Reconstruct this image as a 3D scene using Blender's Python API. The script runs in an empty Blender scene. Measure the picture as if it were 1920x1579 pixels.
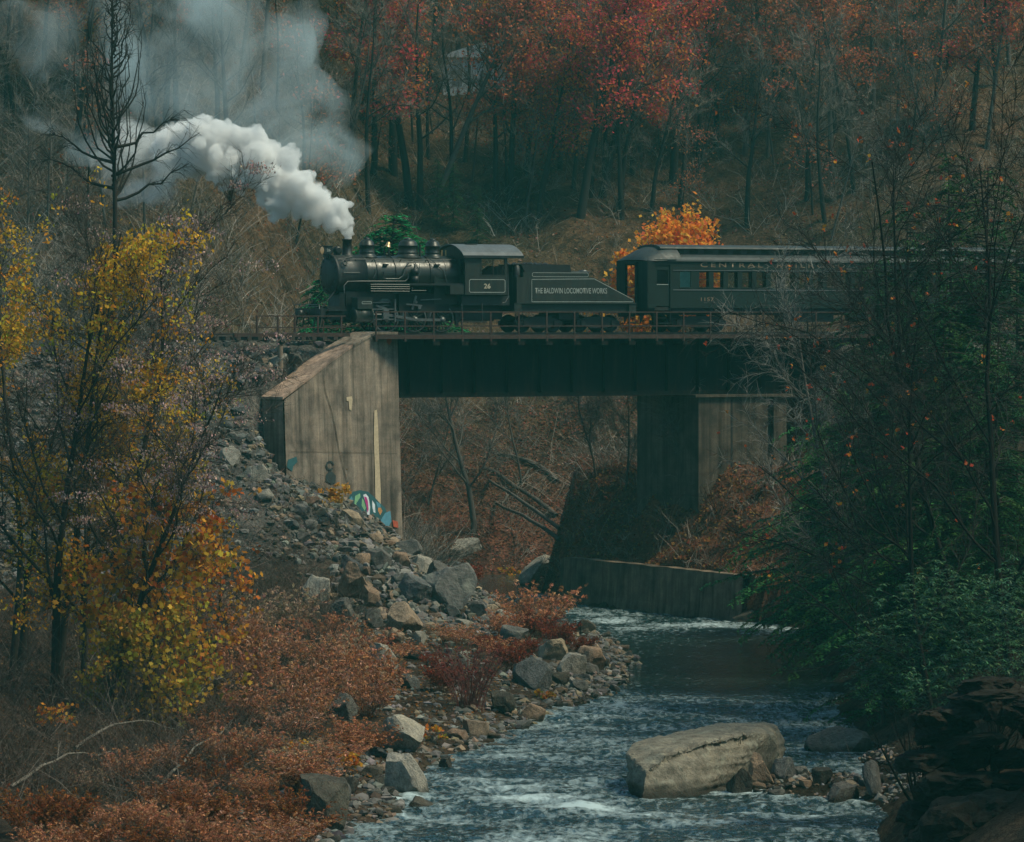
import bpy, bmesh, math, random, time
import numpy as np
from mathutils import Vector, Matrix, noise as mnoise

scene = bpy.context.scene
COL = scene.collection
R = math.radians
FPX = 8385.0                      # focal length in photo pixels (photo is 1920 wide)
EYE = 14.1                        # eye height above the river
PITCH = math.atan(189.5 / FPX)

# ---------------------------------------------------------------- camera
cam = bpy.data.cameras.new("camera")
cam.sensor_width = 36.0
cam.lens = 36.0 * FPX / 1920.0
cam.clip_start = 1.0
cam.clip_end = 3000.0
cam_ob = bpy.data.objects.new("camera", cam)
COL.objects.link(cam_ob)
cam_ob.location = (0, 0, EYE)
cam_ob.rotation_euler = (math.pi / 2 - PITCH, 0, 0)
scene.camera = cam_ob

# ---------------------------------------------------------------- sky, sun, exposure
SUN_DIR = Vector((0.54, -0.14, 0.82)).normalized()     # towards the sun
SUN_ELEV = math.asin(SUN_DIR.z)
world = bpy.data.worlds.new("World")
scene.world = world
world.use_nodes = True
wn = world.node_tree.nodes
wl = world.node_tree.links
wn.clear()
w_out = wn.new("ShaderNodeOutputWorld")
w_bg = wn.new("ShaderNodeBackground")
w_sky = wn.new("ShaderNodeTexSky")
w_sky.sky_type = 'NISHITA'
w_sky.sun_disc = False
w_sky.sun_elevation = SUN_ELEV
w_sky.sun_rotation = math.atan2(SUN_DIR.x, SUN_DIR.y)
w_sky.air_density = 1.0
w_sky.dust_density = 1.5
w_sky.ozone_density = 3.0
w_bg.inputs["Strength"].default_value = 0.10
w_tint = wn.new("ShaderNodeMix"); w_tint.data_type = 'RGBA'; w_tint.blend_type = 'MULTIPLY'
w_tint.inputs[0].default_value = 1.0; w_tint.inputs[7].default_value = (0.74, 1.0, 0.90, 1)     # the cool green cast of the day
wl.new(w_sky.outputs[0], w_tint.inputs[6]); wl.new(w_tint.outputs[2], w_bg.inputs[0])
wl.new(w_bg.outputs[0], w_out.inputs[0])

sun = bpy.data.lights.new("sun", 'SUN')
sun.energy = 2.9
sun.angle = R(14.0)
sun.color = (1.0, 0.90, 0.66)
sun_ob = bpy.data.objects.new("sun", sun)
COL.objects.link(sun_ob)
sun_ob.location = (60, 150, 120)
sun_ob.rotation_euler = SUN_DIR.to_track_quat('Z', 'Y').to_euler()

vs = scene.view_settings
vs.view_transform = 'Standard'
vs.look = 'None'
vs.exposure = 0.27
vs.gamma = 1.0
vs.use_curve_mapping = False
cy = scene.cycles
cy.use_denoising = True
cy.use_adaptive_sampling = True
cy.adaptive_threshold = 0.02
cy.max_bounces = 7
cy.diffuse_bounces = 2
cy.glossy_bounces = 2
cy.transmission_bounces = 4
cy.transparent_max_bounces = 8
cy.volume_bounces = 6
cy.volume_step_rate = 2.0
cy.volume_max_steps = 128
cy.sample_clamp_indirect = 4.0
cy.caustics_reflective = False
cy.caustics_refractive = False

# ================================================================ helpers
def pix(px, py, Y):
    """world point seen at photo pixel (px, py) at depth Y"""
    a = PITCH
    dx = px - 960.0
    dy = FPX * math.cos(a) + (789.5 - py) * math.sin(a)
    dz = -FPX * math.sin(a) + (789.5 - py) * math.cos(a)
    t = Y / dy
    return Vector((dx * t, Y, EYE + dz * t))

def V(*a):
    return Vector(a)

class Geo:
    def __init__(self):
        self.v = []; self.nv = 0
        self.loops = []; self.starts = []; self.nl = 0
        self.mi = []; self.c = []; self.sm = []
    def add(self, verts, faces, mat=0, col=None, smooth=False):
        verts = np.asarray(verts, dtype=np.float64).reshape(-1, 3)
        faces = np.asarray(faces, dtype=np.int64)
        if len(verts) == 0 or len(faces) == 0:
            return self
        k = faces.shape[1]
        self.v.append(verts)
        self.loops.append((faces + self.nv).ravel())
        self.starts.append(self.nl + k * np.arange(len(faces)))
        self.nl += k * len(faces)
        self.nv += len(verts)
        self.mi.append(np.full(len(faces), mat, dtype=np.int32))
        self.sm.append(np.full(len(faces), smooth, dtype=bool))
        if col is None:
            col = np.ones((len(verts), 3)) * 0.5
        col = np.asarray(col, dtype=np.float64)
        if col.ndim == 1:
            col = np.tile(col, (len(verts), 1))
        self.c.append(col)
        return self
    # -- boxes and solids
    def box(self, x0, x1, y0, y1, z0, z1, mat=0):
        v = [(x0,y0,z0),(x1,y0,z0),(x1,y1,z0),(x0,y1,z0),(x0,y0,z1),(x1,y0,z1),(x1,y1,z1),(x0,y1,z1)]
        f = [(0,3,2,1),(4,5,6,7),(0,1,5,4),(1,2,6,5),(2,3,7,6),(3,0,4,7)]
        return self.add(v, f, mat)
    def bar(self, p0, p1, w, h, mat=0, up=(0,0,1)):
        p0 = Vector(p0); p1 = Vector(p1)
        t = (p1 - p0).normalized()
        u = t.cross(Vector(up))
        if u.length < 1e-4:
            u = t.cross(Vector((1,0,0)))
        u.normalize(); n = u.cross(t)
        v = []
        for p in (p0, p1):
            for a, b in ((-1,-1),(1,-1),(1,1),(-1,1)):
                v.append(p + u * (a * w / 2) + n * (b * h / 2))
        f = [(0,1,2,3),(7,6,5,4),(0,4,5,1),(1,5,6,2),(2,6,7,3),(3,7,4,0)]
        return self.add(v, f, mat)
    def lathe(self, origin, axis, prof, n=24, mat=0, smooth=True, cap=True):
        """prof: list of (t along axis, radius)"""
        o = Vector(origin); ax = Vector(axis).normalized()
        ref = Vector((0,0,1)) if abs(ax.z) < 0.9 else Vector((1,0,0))
        u = ax.cross(ref).normalized(); w = ax.cross(u)
        ang = [2 * math.pi * i / n for i in range(n)]
        v = []; f = []
        for t, r in prof:
            for a in ang:
                v.append(o + ax * t + (u * math.cos(a) + w * math.sin(a)) * r)
        for k in range(len(prof) - 1):
            for i in range(n):
                j = (i + 1) % n
                f.append((k*n+i, k*n+j, (k+1)*n+j, (k+1)*n+i))
        self.add(v, f, mat, smooth=smooth)
        if cap:
            for idx, (t, r) in ((0, prof[0]), (len(prof)-1, prof[-1])):
                if r > 1e-4:
                    ring = v[idx*n:(idx+1)*n]
                    c = o + ax * t
                    tri = [(i, (i+1) % n, n) for i in range(n)]
                    self.add(ring + [c], tri, mat)
        return self
    def cyl(self, p0, p1, r, n=16, mat=0, r1=None):
        p0 = Vector(p0); p1 = Vector(p1)
        L = (p1 - p0).length
        return self.lathe(p0, p1 - p0, [(0, r), (L, r if r1 is None else r1)], n, mat)
    def prism(self, poly, a, b, axis='y', mat=0):
        """poly: list of 2D points; extruded from a to b along the axis"""
        n = len(poly)
        def mk(p, t):
            if axis == 'y': return (p[0], t, p[1])
            if axis == 'x': return (t, p[0], p[1])
            return (p[0], p[1], t)
        v = [mk(p, a) for p in poly] + [mk(p, b) for p in poly]
        self.add(v, [(i, (i+1) % n, n + (i+1) % n, n + i) for i in range(n)], mat)
        self.add([mk(p, a) for p in poly], [tuple(range(n))], mat)
        self.add([mk(p, b) for p in poly], [tuple(range(n-1, -1, -1))], mat)
        return self
    def pipe(self, pts, r, sides=8, mat=0):
        pts = np.array([tuple(p) for p in pts], dtype=float)
        rr = np.full(len(pts), r) if np.isscalar(r) else np.array(r)
        return self.tubes([(pts, rr)], sides, mat)
    # -- plant pieces
    def tubes(self, branches, sides=5, mat=0, col=None):
        groups = {}
        for p, r in branches:
            groups.setdefault(len(p), []).append((p, r))
        for K, g in groups.items():
            P = np.array([x[0] for x in g], dtype=float)
            RR = np.array([x[1] for x in g], dtype=float)
            B = len(g)
            T = np.gradient(P, axis=1)
            T /= np.linalg.norm(T, axis=2, keepdims=True) + 1e-9
            mt = np.abs(T[:, :, 2]).mean(axis=1)
            ref = np.where((mt > 0.8)[:, None], np.array([1.0, 0.03, 0]), np.array([0, 0.03, 1.0]))
            U = np.cross(T, ref[:, None, :]); U /= np.linalg.norm(U, axis=2, keepdims=True) + 1e-9
            W = np.cross(T, U)
            a = np.arange(sides) * 2 * math.pi / sides
            ring = P[:, :, None, :] + RR[:, :, None, None] * (np.cos(a)[None, None, :, None] * U[:, :, None, :] + np.sin(a)[None, None, :, None] * W[:, :, None, :])
            b = np.arange(B)[:, None, None] * K * sides
            k = np.arange(K - 1)[None, :, None] * sides
            j = np.arange(sides)[None, None, :]
            j2 = (j + 1) % sides
            f = np.stack([b + k + j, b + k + j2, b + k + sides + j2, b + k + sides + j], axis=-1).reshape(-1, 4)
            self.add(ring.reshape(-1, 3), f, mat, None if col is None else col, smooth=True)
        return self
    def ribbons(self, P, W, S, mat=0, col=None):
        """P (B,K,3) centre lines, W (B,K) widths, S (B,3) side directions"""
        B, K, _ = P.shape
        L = P - S[:, None, :] * W[:, :, None] / 2
        Rr = P + S[:, None, :] * W[:, :, None] / 2
        v = np.stack([L, Rr], axis=2).reshape(-1, 3)
        b = np.arange(B)[:, None] * K * 2
        k = np.arange(K - 1)[None, :] * 2
        f = np.stack([b + k, b + k + 1, b + k + 3, b + k + 2], axis=-1).reshape(-1, 4)
        c = None
        if col is not None:
            c = np.repeat(col, K * 2, axis=0) if np.ndim(col) == 2 else col
        self.add(v, f, mat, c)
        return self
    def kites(self, C, A, Bv, L, Wd, mat=0, col=None, fold=0.0):
        """leaf shaped quads: centres C, long axis A, side Bv, length L, width Wd"""
        A = A * L[:, None] / 2; Bv = Bv * Wd[:, None] / 2
        v = np.stack([C - A, C + Bv - A * 0.15, C + A, C - Bv - A * 0.15], axis=1).reshape(-1, 3)
        f = np.arange(len(C))[:, None] * 4 + np.array([0, 1, 2, 3])[None, :]
        self.add(v, f, mat, None if col is None else np.repeat(col, 4, axis=0))
        return self
    def stars(self, C, A, Bv, L, mat=0, col=None):
        """lobed (maple like) leaves"""
        A = A * L[:, None]; Bv = Bv * L[:, None]
        out = [(-.5,0),(-.25,.32),(-.32,.5),(0.0,.36),(.12,.5),(.2,.2),(.5,0),(.2,-.2),(.12,-.5),(0.0,-.36),(-.32,-.5),(-.25,-.32)]
        v = np.stack([C + A * a + Bv * b for a, b in out], axis=1).reshape(-1, 3)
        n = len(out)
        f = np.arange(len(C))[:, None] * n + np.arange(n)[None, :]
        self.add(v, f, mat, None if col is None else np.repeat(col, n, axis=0))
        return self
    def mesh(self, name, mats):
        me = bpy.data.meshes.new(name)
        v = np.concatenate(self.v); lp = np.concatenate(self.loops); st = np.concatenate(self.starts)
        me.vertices.add(len(v)); me.vertices.foreach_set("co", v.ravel().astype(np.float32))
        me.loops.add(len(lp)); me.loops.foreach_set("vertex_index", lp.astype(np.int32))
        me.polygons.add(len(st)); me.polygons.foreach_set("loop_start", st.astype(np.int32))
        for m in (mats if isinstance(mats, (list, tuple)) else [mats]):
            me.materials.append(m)
        me.update(calc_edges=True)
        me.polygons.foreach_set("material_index", np.concatenate(self.mi))
        me.polygons.foreach_set("use_smooth", np.concatenate(self.sm))
        c = np.concatenate(self.c)
        at = me.color_attributes.new("tint", 'FLOAT_COLOR', 'POINT')
        at.data.foreach_set("color", np.concatenate([c, np.ones((len(c), 1))], axis=1).ravel().astype(np.float32))
        return me
    def build(self, name, mats, parent=None, loc=None):
        return link(name, self.mesh(name, mats), parent, loc)

def link(name, me, parent=None, loc=None):
    o = bpy.data.objects.new(name, me)
    COL.objects.link(o)
    if parent is not None:
        o.parent = parent
    if loc is not None:
        o.location = loc
    return o

def tag(o, label=None, cat=None, group=None, kind=None):
    if label: o["label"] = label
    if cat: o["category"] = cat
    if group: o["group"] = group
    if kind: o["kind"] = kind
    return o

def thing(name, label, cat, loc=(0,0,0), rz=0.0, group=None):
    o = bpy.data.objects.new(name, None)
    o.empty_display_size = 0.3
    COL.objects.link(o)
    o.location = loc; o.rotation_euler = (0, 0, rz)
    return tag(o, label, cat, group)

def copy_tree(o, parent=None):
    c = o.copy()
    COL.objects.link(c)
    if parent is not None:
        c.parent = parent
    for ch in list(o.children):
        copy_tree(ch, c)
    return c

# ---------------------------------------------------------------- numpy noise
def vnoise(x, y, seed=0):
    x = np.asarray(x, float); y = np.asarray(y, float)
    xi = np.floor(x).astype(np.int64); yi = np.floor(y).astype(np.int64)
    fx = x - xi; fy = y - yi
    fx = fx * fx * (3 - 2 * fx); fy = fy * fy * (3 - 2 * fy)
    def h(a, b):
        n = (a * 374761393 + b * 668265263 + seed * 1442695041) & 0xFFFFFFFF
        n = ((n ^ (n >> 13)) * 1274126177) & 0xFFFFFFFF
        return ((n ^ (n >> 16)) & 0xFFFF) / 65535.0
    return (h(xi, yi) * (1 - fx) + h(xi + 1, yi) * fx) * (1 - fy) + (h(xi, yi + 1) * (1 - fx) + h(xi + 1, yi + 1) * fx) * fy

def fbm(x, y, oct=4, seed=0, gain=0.5):
    s = 0; a = 1; t = 0
    for i in range(oct):
        s = s + a * vnoise(x * 2 ** i, y * 2 ** i, seed + i * 17); t += a; a *= gain
    return s / t - 0.5

def sstep(a, b, x):
    t = np.clip((x - a) / (b - a), 0, 1)
    return t * t * (3 - 2 * t)

# ================================================================ materials
def nodes(m):
    m.use_nodes = True
    nt = m.node_tree
    nt.nodes.clear()
    return nt, nt.nodes, nt.links

def ramp(nt, fac, stops):
    r = nt.nodes.new("ShaderNodeValToRGB")
    el = r.color_ramp.elements
    while len(el) < len(stops):
        el.new(0.5)
    for e, (p, c) in zip(el, stops):
        e.position = p
        e.color = (c[0], c[1], c[2], 1)
    nt.links.new(fac, r.inputs[0])
    return r.outputs[0]

def tex(nt, scale=1.0, detail=4.0, vec=None, rough=0.55, dist=0.0):
    n = nt.nodes.new("ShaderNodeTexNoise")
    n.inputs["Scale"].default_value = scale
    n.inputs["Detail"].default_value = detail
    n.inputs["Roughness"].default_value = rough
    n.inputs["Distortion"].default_value = dist
    if vec is not None:
        nt.links.new(vec, n.inputs["Vector"])
    return n.outputs["Fac"]

def coords(nt, scale=(1,1,1), kind="Object"):
    t = nt.nodes.new("ShaderNodeTexCoord")
    mp = nt.nodes.new("ShaderNodeMapping")
    mp.inputs["Scale"].default_value = scale
    nt.links.new(t.outputs[kind], mp.inputs["Vector"])
    return mp.outputs[0]

def mixc(nt, fac, a, b, mode='MIX'):
    m = nt.nodes.new("ShaderNodeMix")
    m.data_type = 'RGBA'; m.blend_type = mode
    if isinstance(fac, (int, float)): m.inputs[0].default_value = fac
    else: nt.links.new(fac, m.inputs[0])
    for s, x in ((6, a), (7, b)):
        if isinstance(x, (tuple, list)): m.inputs[s].default_value = (x[0], x[1], x[2], 1)
        else: nt.links.new(x, m.inputs[s])
    return m.outputs[2]

def bump(nt, h, strength=0.3, dist=0.05):
    b = nt.nodes.new("ShaderNodeBump")
    b.inputs["Strength"].default_value = strength
    b.inputs["Distance"].default_value = dist
    nt.links.new(h, b.inputs["Height"])
    return b.outputs[0]

def pbsdf(nt, color, rough=0.8, metal=0.0, normal=None, spec=0.5):
    b = nt.nodes.new("ShaderNodeBsdfPrincipled")
    o = nt.nodes.new("ShaderNodeOutputMaterial")
    if isinstance(color, (tuple, list)): b.inputs["Base Color"].default_value = (color[0], color[1], color[2], 1)
    else: nt.links.new(color, b.inputs["Base Color"])
    if isinstance(rough, (int, float)): b.inputs["Roughness"].default_value = rough
    else: nt.links.new(rough, b.inputs["Roughness"])
    b.inputs["Metallic"].default_value = metal
    b.inputs["Specular IOR Level"].default_value = spec
    if normal is not None: nt.links.new(normal, b.inputs["Normal"])
    nt.links.new(b.outputs[0], o.inputs[0])
    return b

def mat_paint(name, c, rough=0.4, var=0.35, scale=2.0, streak=True, dirt=(0.05,0.045,0.035), dirt_amt=0.35, metal=0.0, spec=0.5):
    m = bpy.data.materials.new(name)
    nt, n, l = nodes(m)
    v = coords(nt)
    f1 = tex(nt, scale, 5, v)
    dark = tuple(x * (1 - var) for x in c); light = tuple(min(1, x * (1 + var)) for x in c)
    base = ramp(nt, f1, [(0.3, dark), (0.7, light)])
    sv = coords(nt, (4, 4, 0.35) if streak else (3, 3, 3))
    f2 = tex(nt, scale, 4, sv)
    df = ramp(nt, f2, [(0.5, (0,0,0)), (0.78, (dirt_amt,)*3)])
    cc = mixc(nt, df, base, dirt)
    rr = ramp(nt, f2, [(0.3, (rough,)*3), (0.8, (min(1, rough + 0.3),)*3)])
    pbsdf(nt, cc, rr, metal, bump(nt, f1, 0.08, 0.02), spec)
    return m

def mat_plain(name, c, rough=0.6, metal=0.0, emit=None):
    m = bpy.data.materials.new(name)
    nt, n, l = nodes(m)
    v = coords(nt)
    f = tex(nt, 6, 4, v)
    cc = ramp(nt, f, [(0.3, tuple(x * 0.8 for x in c)), (0.7, tuple(min(1, x * 1.15) for x in c))])
    b = pbsdf(nt, cc, rough, metal)
    if emit:
        b.inputs["Emission Color"].default_value = (*emit[:3], 1)
        b.inputs["Emission Strength"].default_value = emit[3]
    return m

def mat_tint(name, rough=0.8, trans=0.35, spec=0.2, var=0.25):
    """foliage / bark: colour from each leaf's own tint"""
    m = bpy.data.materials.new(name)
    nt, n, l = nodes(m)
    at = n.new("ShaderNodeVertexColor"); at.layer_name = "tint"
    out = n.new("ShaderNodeOutputMaterial")
    cc = at.outputs[0]
    b = n.new("ShaderNodeBsdfPrincipled")
    b.inputs["Roughness"].default_value = rough
    b.inputs["Specular IOR Level"].default_value = spec
    l.new(cc, b.inputs["Base Color"])
    if trans > 0:
        t = n.new("ShaderNodeBsdfTranslucent")
        l.new(cc, t.inputs[0])
        mx = n.new("ShaderNodeMixShader"); mx.inputs[0].default_value = trans
        l.new(b.outputs[0], mx.inputs[1]); l.new(t.outputs[0], mx.inputs[2])
        l.new(mx.outputs[0], out.inputs[0])
    else:
        l.new(b.outputs[0], out.inputs[0])
    return m

def mat_rock(name, cols, lichen=0.25, scale=1.6):
    m = bpy.data.materials.new(name)
    nt, n, l = nodes(m)
    oi = n.new("ShaderNodeObjectInfo")
    tc = n.new("ShaderNodeTexCoord")
    base = ramp(nt, oi.outputs["Random"], [(i / max(1, len(cols) - 1), c) for i, c in enumerate(cols)])
    va = n.new("ShaderNodeVectorMath"); va.operation = 'ADD'
    l.new(tc.outputs["Object"], va.inputs[0])
    cmb = n.new("ShaderNodeCombineXYZ")
    mu = n.new("ShaderNodeMath"); mu.operation = 'MULTIPLY'; mu.inputs[1].default_value = 37.0
    l.new(oi.outputs["Random"], mu.inputs[0])
    for i in range(3): l.new(mu.outputs[0], cmb.inputs[i])
    l.new(cmb.outputs[0], va.inputs[1])
    vv = va.outputs[0]
    f1 = tex(nt, scale, 3, vv, 0.65)
    f2 = tex(nt, scale * 6, 3, vv, 0.75)
    f3 = tex(nt, scale * 0.7, 2, vv, 0.5, 1.0)
    k = ramp(nt, f1, [(0.25, (0.45, 0.43, 0.42)), (0.5, (0.9, 0.9, 0.9)), (0.75, (1.25, 1.2, 1.12))])
    c1 = mixc(nt, 1.0, base, k, 'MULTIPLY')
    k2 = ramp(nt, f2, [(0.35, (0.6, 0.6, 0.6)), (0.65, (1.25, 1.25, 1.25))])
    c2 = mixc(nt, 0.7, c1, k2, 'MULTIPLY')
    lf = ramp(nt, f3, [(0.55, (0, 0, 0)), (0.68, (lichen,) * 3)])
    c3 = mixc(nt, lf, c2, (0.30, 0.30, 0.24))
    pbsdf(nt, c3, 0.85, 0, bump(nt, f2, 0.8, 0.08), 0.12)
    return m

def mat_concrete(name, cols, streak=(0.03, 0.028, 0.022), moss=0.0, z_dark=None):
    m = bpy.data.materials.new(name)
    nt, n, l = nodes(m)
    v = coords(nt)
    st = coords(nt, (2.6, 2.6, 0.10))
    st2 = coords(nt, (7.0, 7.0, 0.18))
    brd = coords(nt, (0.4, 0.4, 5.0))
    f1 = tex(nt, 1.2, 6, v, 0.6)
    f2 = tex(nt, 1.0, 5, st, 0.65, 0.15)
    f3 = tex(nt, 1.0, 4, st2, 0.6)
    f4 = tex(nt, 1.0, 3, brd, 0.5)
    f5 = tex(nt, 14, 5, v, 0.7)
    c = ramp(nt, f1, [(0.25, cols[0]), (0.5, cols[1]), (0.78, cols[2])])
    k = ramp(nt, f2, [(0.34, (0.16, 0.15, 0.14)), (0.46, (0.62, 0.6, 0.58)), (0.6, (1.0, 0.98, 0.95)), (0.75, (1.4, 1.28, 1.1))])
    c = mixc(nt, 0.72, c, k, 'MULTIPLY')
    k3 = ramp(nt, f3, [(0.34, (0.4, 0.38, 0.36)), (0.55, (1.0, 1.0, 1.0)), (0.72, (1.25, 1.18, 1.1))])
    c = mixc(nt, 0.35, c, k3, 'MULTIPLY')
    f6 = tex(nt, 0.45, 4, v, 0.65, 0.6)
    k6 = ramp(nt, f6, [(0.36, (0.45, 0.45, 0.46)), (0.48, (0.9, 0.88, 0.86)), (0.62, (1.12, 1.06, 1.0))])
    c = mixc(nt, 0.85, c, k6, 'MULTIPLY')
    k4 = ramp(nt, f4, [(0.4, (0.8, 0.8, 0.8)), (0.6, (1.08, 1.06, 1.04))])
    c = mixc(nt, 0.35, c, k4, 'MULTIPLY')
    k5 = ramp(nt, f5, [(0.35, (0.72, 0.72, 0.72)), (0.65, (1.15, 1.15, 1.15))])
    c = mixc(nt, 0.7, c, k5, 'MULTIPLY')
    pbsdf(nt, c, 0.9, 0, bump(nt, f5, 0.35, 0.03), 0.2)
    return m

def mat_ground(name):
    m = bpy.data.materials.new(name)
    nt, n, l = nodes(m)
    at = n.new("ShaderNodeVertexColor"); at.layer_name = "tint"
    v = coords(nt)
    f1 = tex(nt, 1.4, 3, v, 0.7)
    f2 = tex(nt, 7, 3, v, 0.75)
    f3 = f1
    k = ramp(nt, f2, [(0.3, (0.25, 0.24, 0.24)), (0.5, (0.85, 0.85, 0.85)), (0.72, (1.6, 1.5, 1.4))])
    c = mixc(nt, 0.9, at.outputs[0], k, 'MULTIPLY')
    k1 = ramp(nt, f1, [(0.3, (0.5, 0.48, 0.48)), (0.7, (1.3, 1.2, 1.1))])
    c = mixc(nt, 0.9, c, k1, 'MULTIPLY')
    k3 = ramp(nt, f3, [(0.35, (0.75, 0.8, 0.8)), (0.65, (1.2, 1.1, 1.05))])
    c = mixc(nt, 0.35, c, k3, 'MULTIPLY')
    f6 = tex(nt, 0.45, 4, v, 0.65, 0.6)
    k6 = ramp(nt, f6, [(0.36, (0.45, 0.45, 0.46)), (0.48, (0.9, 0.88, 0.86)), (0.62, (1.12, 1.06, 1.0))])
    c = mixc(nt, 0.85, c, k6, 'MULTIPLY')
    pbsdf(nt, c, 0.95, 0, bump(nt, f2, 0.9, 0.15), 0.05)
    return m

M = {}
M['ground'] = mat_ground("ground_litter")
M['bark'] = mat_tint("bark", 0.9, 0.0, 0.05, 0.5)
M['leaf'] = mat_tint("leaf", 0.7, 0.5, 0.08, 0.25)
M['twig'] = mat_tint("twig", 0.9, 0.0, 0.04, 0.35)
M['needle'] = mat_tint("needle", 0.7, 0.25, 0.08, 0.3)
M['gloss_leaf'] = mat_tint("gloss_leaf", 0.45, 0.2, 0.3, 0.3)
M['plume'] = mat_tint("dry_plume", 0.9, 0.35, 0.03, 0.35)
M['rock_grey'] = mat_rock("rock_grey", [(0.07,0.073,0.073),(0.14,0.138,0.13),(0.09,0.083,0.076),(0.18,0.17,0.155),(0.11,0.115,0.115)])
M['rock_tan'] = mat_rock("rock_tan", [(0.31,0.22,0.15),(0.25,0.165,0.115),(0.37,0.29,0.20),(0.20,0.13,0.10)], 0.1)
M['rock_pale'] = mat_rock("rock_pale", [(0.36,0.33,0.275),(0.29,0.27,0.235)], 0.15)
M['rock_wet'] = mat_rock("rock_wet", [(0.05,0.048,0.042),(0.085,0.075,0.06),(0.06,0.055,0.05)], 0.1)
M['rock_lichen'] = mat_rock("rock_lichen", [(0.12,0.12,0.115),(0.15,0.145,0.135)], 0.5, 1.2)
def wet_foot(m, z0=.12, z1=.5):
    """dark wet band where the rock stands in the water"""
    nt = m.node_tree; b = [x for x in nt.nodes if x.type == 'BSDF_PRINCIPLED'][0]
    src = b.inputs['Base Color'].links[0].from_socket
    g = nt.nodes.new('ShaderNodeNewGeometry'); sp = nt.nodes.new('ShaderNodeSeparateXYZ'); nt.links.new(g.outputs['Position'], sp.inputs[0])
    f = tex(nt, 2.0, 3, g.outputs['Position']); ad = nt.nodes.new('ShaderNodeMath'); ad.operation = 'MULTIPLY_ADD'; ad.inputs[1].default_value = -.5
    nt.links.new(f, ad.inputs[0]); nt.links.new(sp.outputs[2], ad.inputs[2])
    mr = nt.nodes.new('ShaderNodeMapRange'); mr.inputs[1].default_value = z0 - .25; mr.inputs[2].default_value = z1 - .25; nt.links.new(ad.outputs[0], mr.inputs[0])
    c = mixc(nt, mr.outputs[0], (.035, .032, .026), src); nt.links.new(c, b.inputs['Base Color'])
M['boulder'] = mat_rock("river_boulder", [(0.215,0.195,0.155),(0.215,0.195,0.155)], 0.5, 2.0)
wet_foot(M['boulder'])
for _k in ('rock_grey', 'rock_tan', 'rock_pale'): wet_foot(M[_k], .05, .30)
M['ballast'] = mat_rock("ballast", [(0.10,0.11,0.11),(0.15,0.155,0.15),(0.08,0.085,0.09),(0.19,0.185,0.175)], 0.1, 3.0)
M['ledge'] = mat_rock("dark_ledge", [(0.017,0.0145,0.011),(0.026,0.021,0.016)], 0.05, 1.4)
M['concrete'] = mat_concrete("old_concrete", [(0.15,0.125,0.105),(0.27,0.225,0.185),(0.36,0.31,0.255)])
M['concrete_dark'] = mat_concrete("weathered_dark_concrete", [(0.11,0.085,0.062),(0.22,0.165,0.12),(0.34,0.26,0.185)])
M['concrete_shade'] = mat_concrete("shaded_pier_concrete", [(0.06,0.05,0.04),(0.115,0.095,0.073),(0.16,0.13,0.10)])  # shade of deck and trees put into the pier's colour; cracks and joint reuse it
M['coping'] = mat_concrete("coping_concrete", [(0.36,0.25,0.2),(0.45,0.33,0.26),(0.5,0.38,0.31)])
M['girder'] = mat_paint("girder_paint", (0.0045,0.006,0.006), 0.7, 0.4, 1.2, True, (0.042,0.026,0.018), 0.6, 0.0, 0.15)
M['rust'] = mat_paint("rusty_steel", (0.045,0.022,0.017), 0.8, 0.45, 3.0, True, (0.03,0.025,0.022), 0.6)
M['rail'] = mat_plain("rail_steel", (0.12,0.09,0.075), 0.5, 0.6)
M['tie'] = mat_plain("creosoted_wood", (0.045,0.036,0.03), 0.9)
M['loco_black'] = mat_paint("locomotive_black", (0.006,0.008,0.008), 0.36, 0.3, 2.0, True, (0.035,0.034,0.03), 0.4)
M['smokebox'] = mat_paint("smokebox_graphite", (0.010,0.0135,0.014), 0.42, 0.4, 3.0, True, (0.07,0.068,0.062), 0.4)
M['jacket'] = mat_paint("boiler_jacket_green", (0.009,0.0135,0.011), 0.28, 0.25, 2.0, True, (0.05,0.048,0.038), 0.3)
M['loco_green'] = mat_paint("cab_green", (0.009,0.0135,0.010), 0.42, 0.2, 2.0, True, (0.06,0.056,0.042), 0.3)
M['cab_roof'] = mat_paint("cab_roof_grey", (0.10,0.11,0.115), 0.45, 0.2, 2.0, True, (0.05,0.05,0.05), 0.3)
M['car_green'] = mat_paint("coach_green", (0.004,0.0145,0.013), 0.55, 0.2, 1.5, True, (0.03,0.034,0.03), 0.25, 0.0, 0.3)
M['car_roof'] = mat_paint("coach_roof", (0.026,0.034,0.034), 0.5, 0.3, 1.5, False, (0.09,0.09,0.085), 0.4)
M['steel'] = mat_plain("bare_steel", (0.13,0.135,0.13), 0.45, 0.6)
M['pipe'] = mat_plain("painted_pipe", (0.055,0.058,0.056), 0.35, 0.2)
M['brass'] = mat_plain("brass", (0.55,0.38,0.2), 0.35, 0.7)
M['gold'] = mat_plain("gold_lettering", (0.46,0.40,0.28), 0.6)
M['cream'] = mat_plain("cream_lettering", (0.29,0.32,0.29), 0.6)
M['copper_gold'] = mat_plain("coach_lettering", (0.20,0.135,0.08), 0.6)
M['blind'] = mat_plain("window_blind", (0.36,0.62,0.57), 0.8)
M['lamp'] = mat_plain("headlamp", (0.6,0.42,0.24), 0.4, 0, (1.0, 0.6, 0.25, 0.12))
M['dark'] = mat_plain("dark_interior", (0.012,0.014,0.014), 0.9)
M['spray_white'] = mat_plain("spray_white", (0.62,0.68,0.72), 0.8)
M['spray_blue'] = mat_plain("spray_blue", (0.08,0.24,0.32), 0.8)
M['spray_teal'] = mat_plain("spray_teal", (0.02,0.09,0.10), 0.8)
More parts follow.
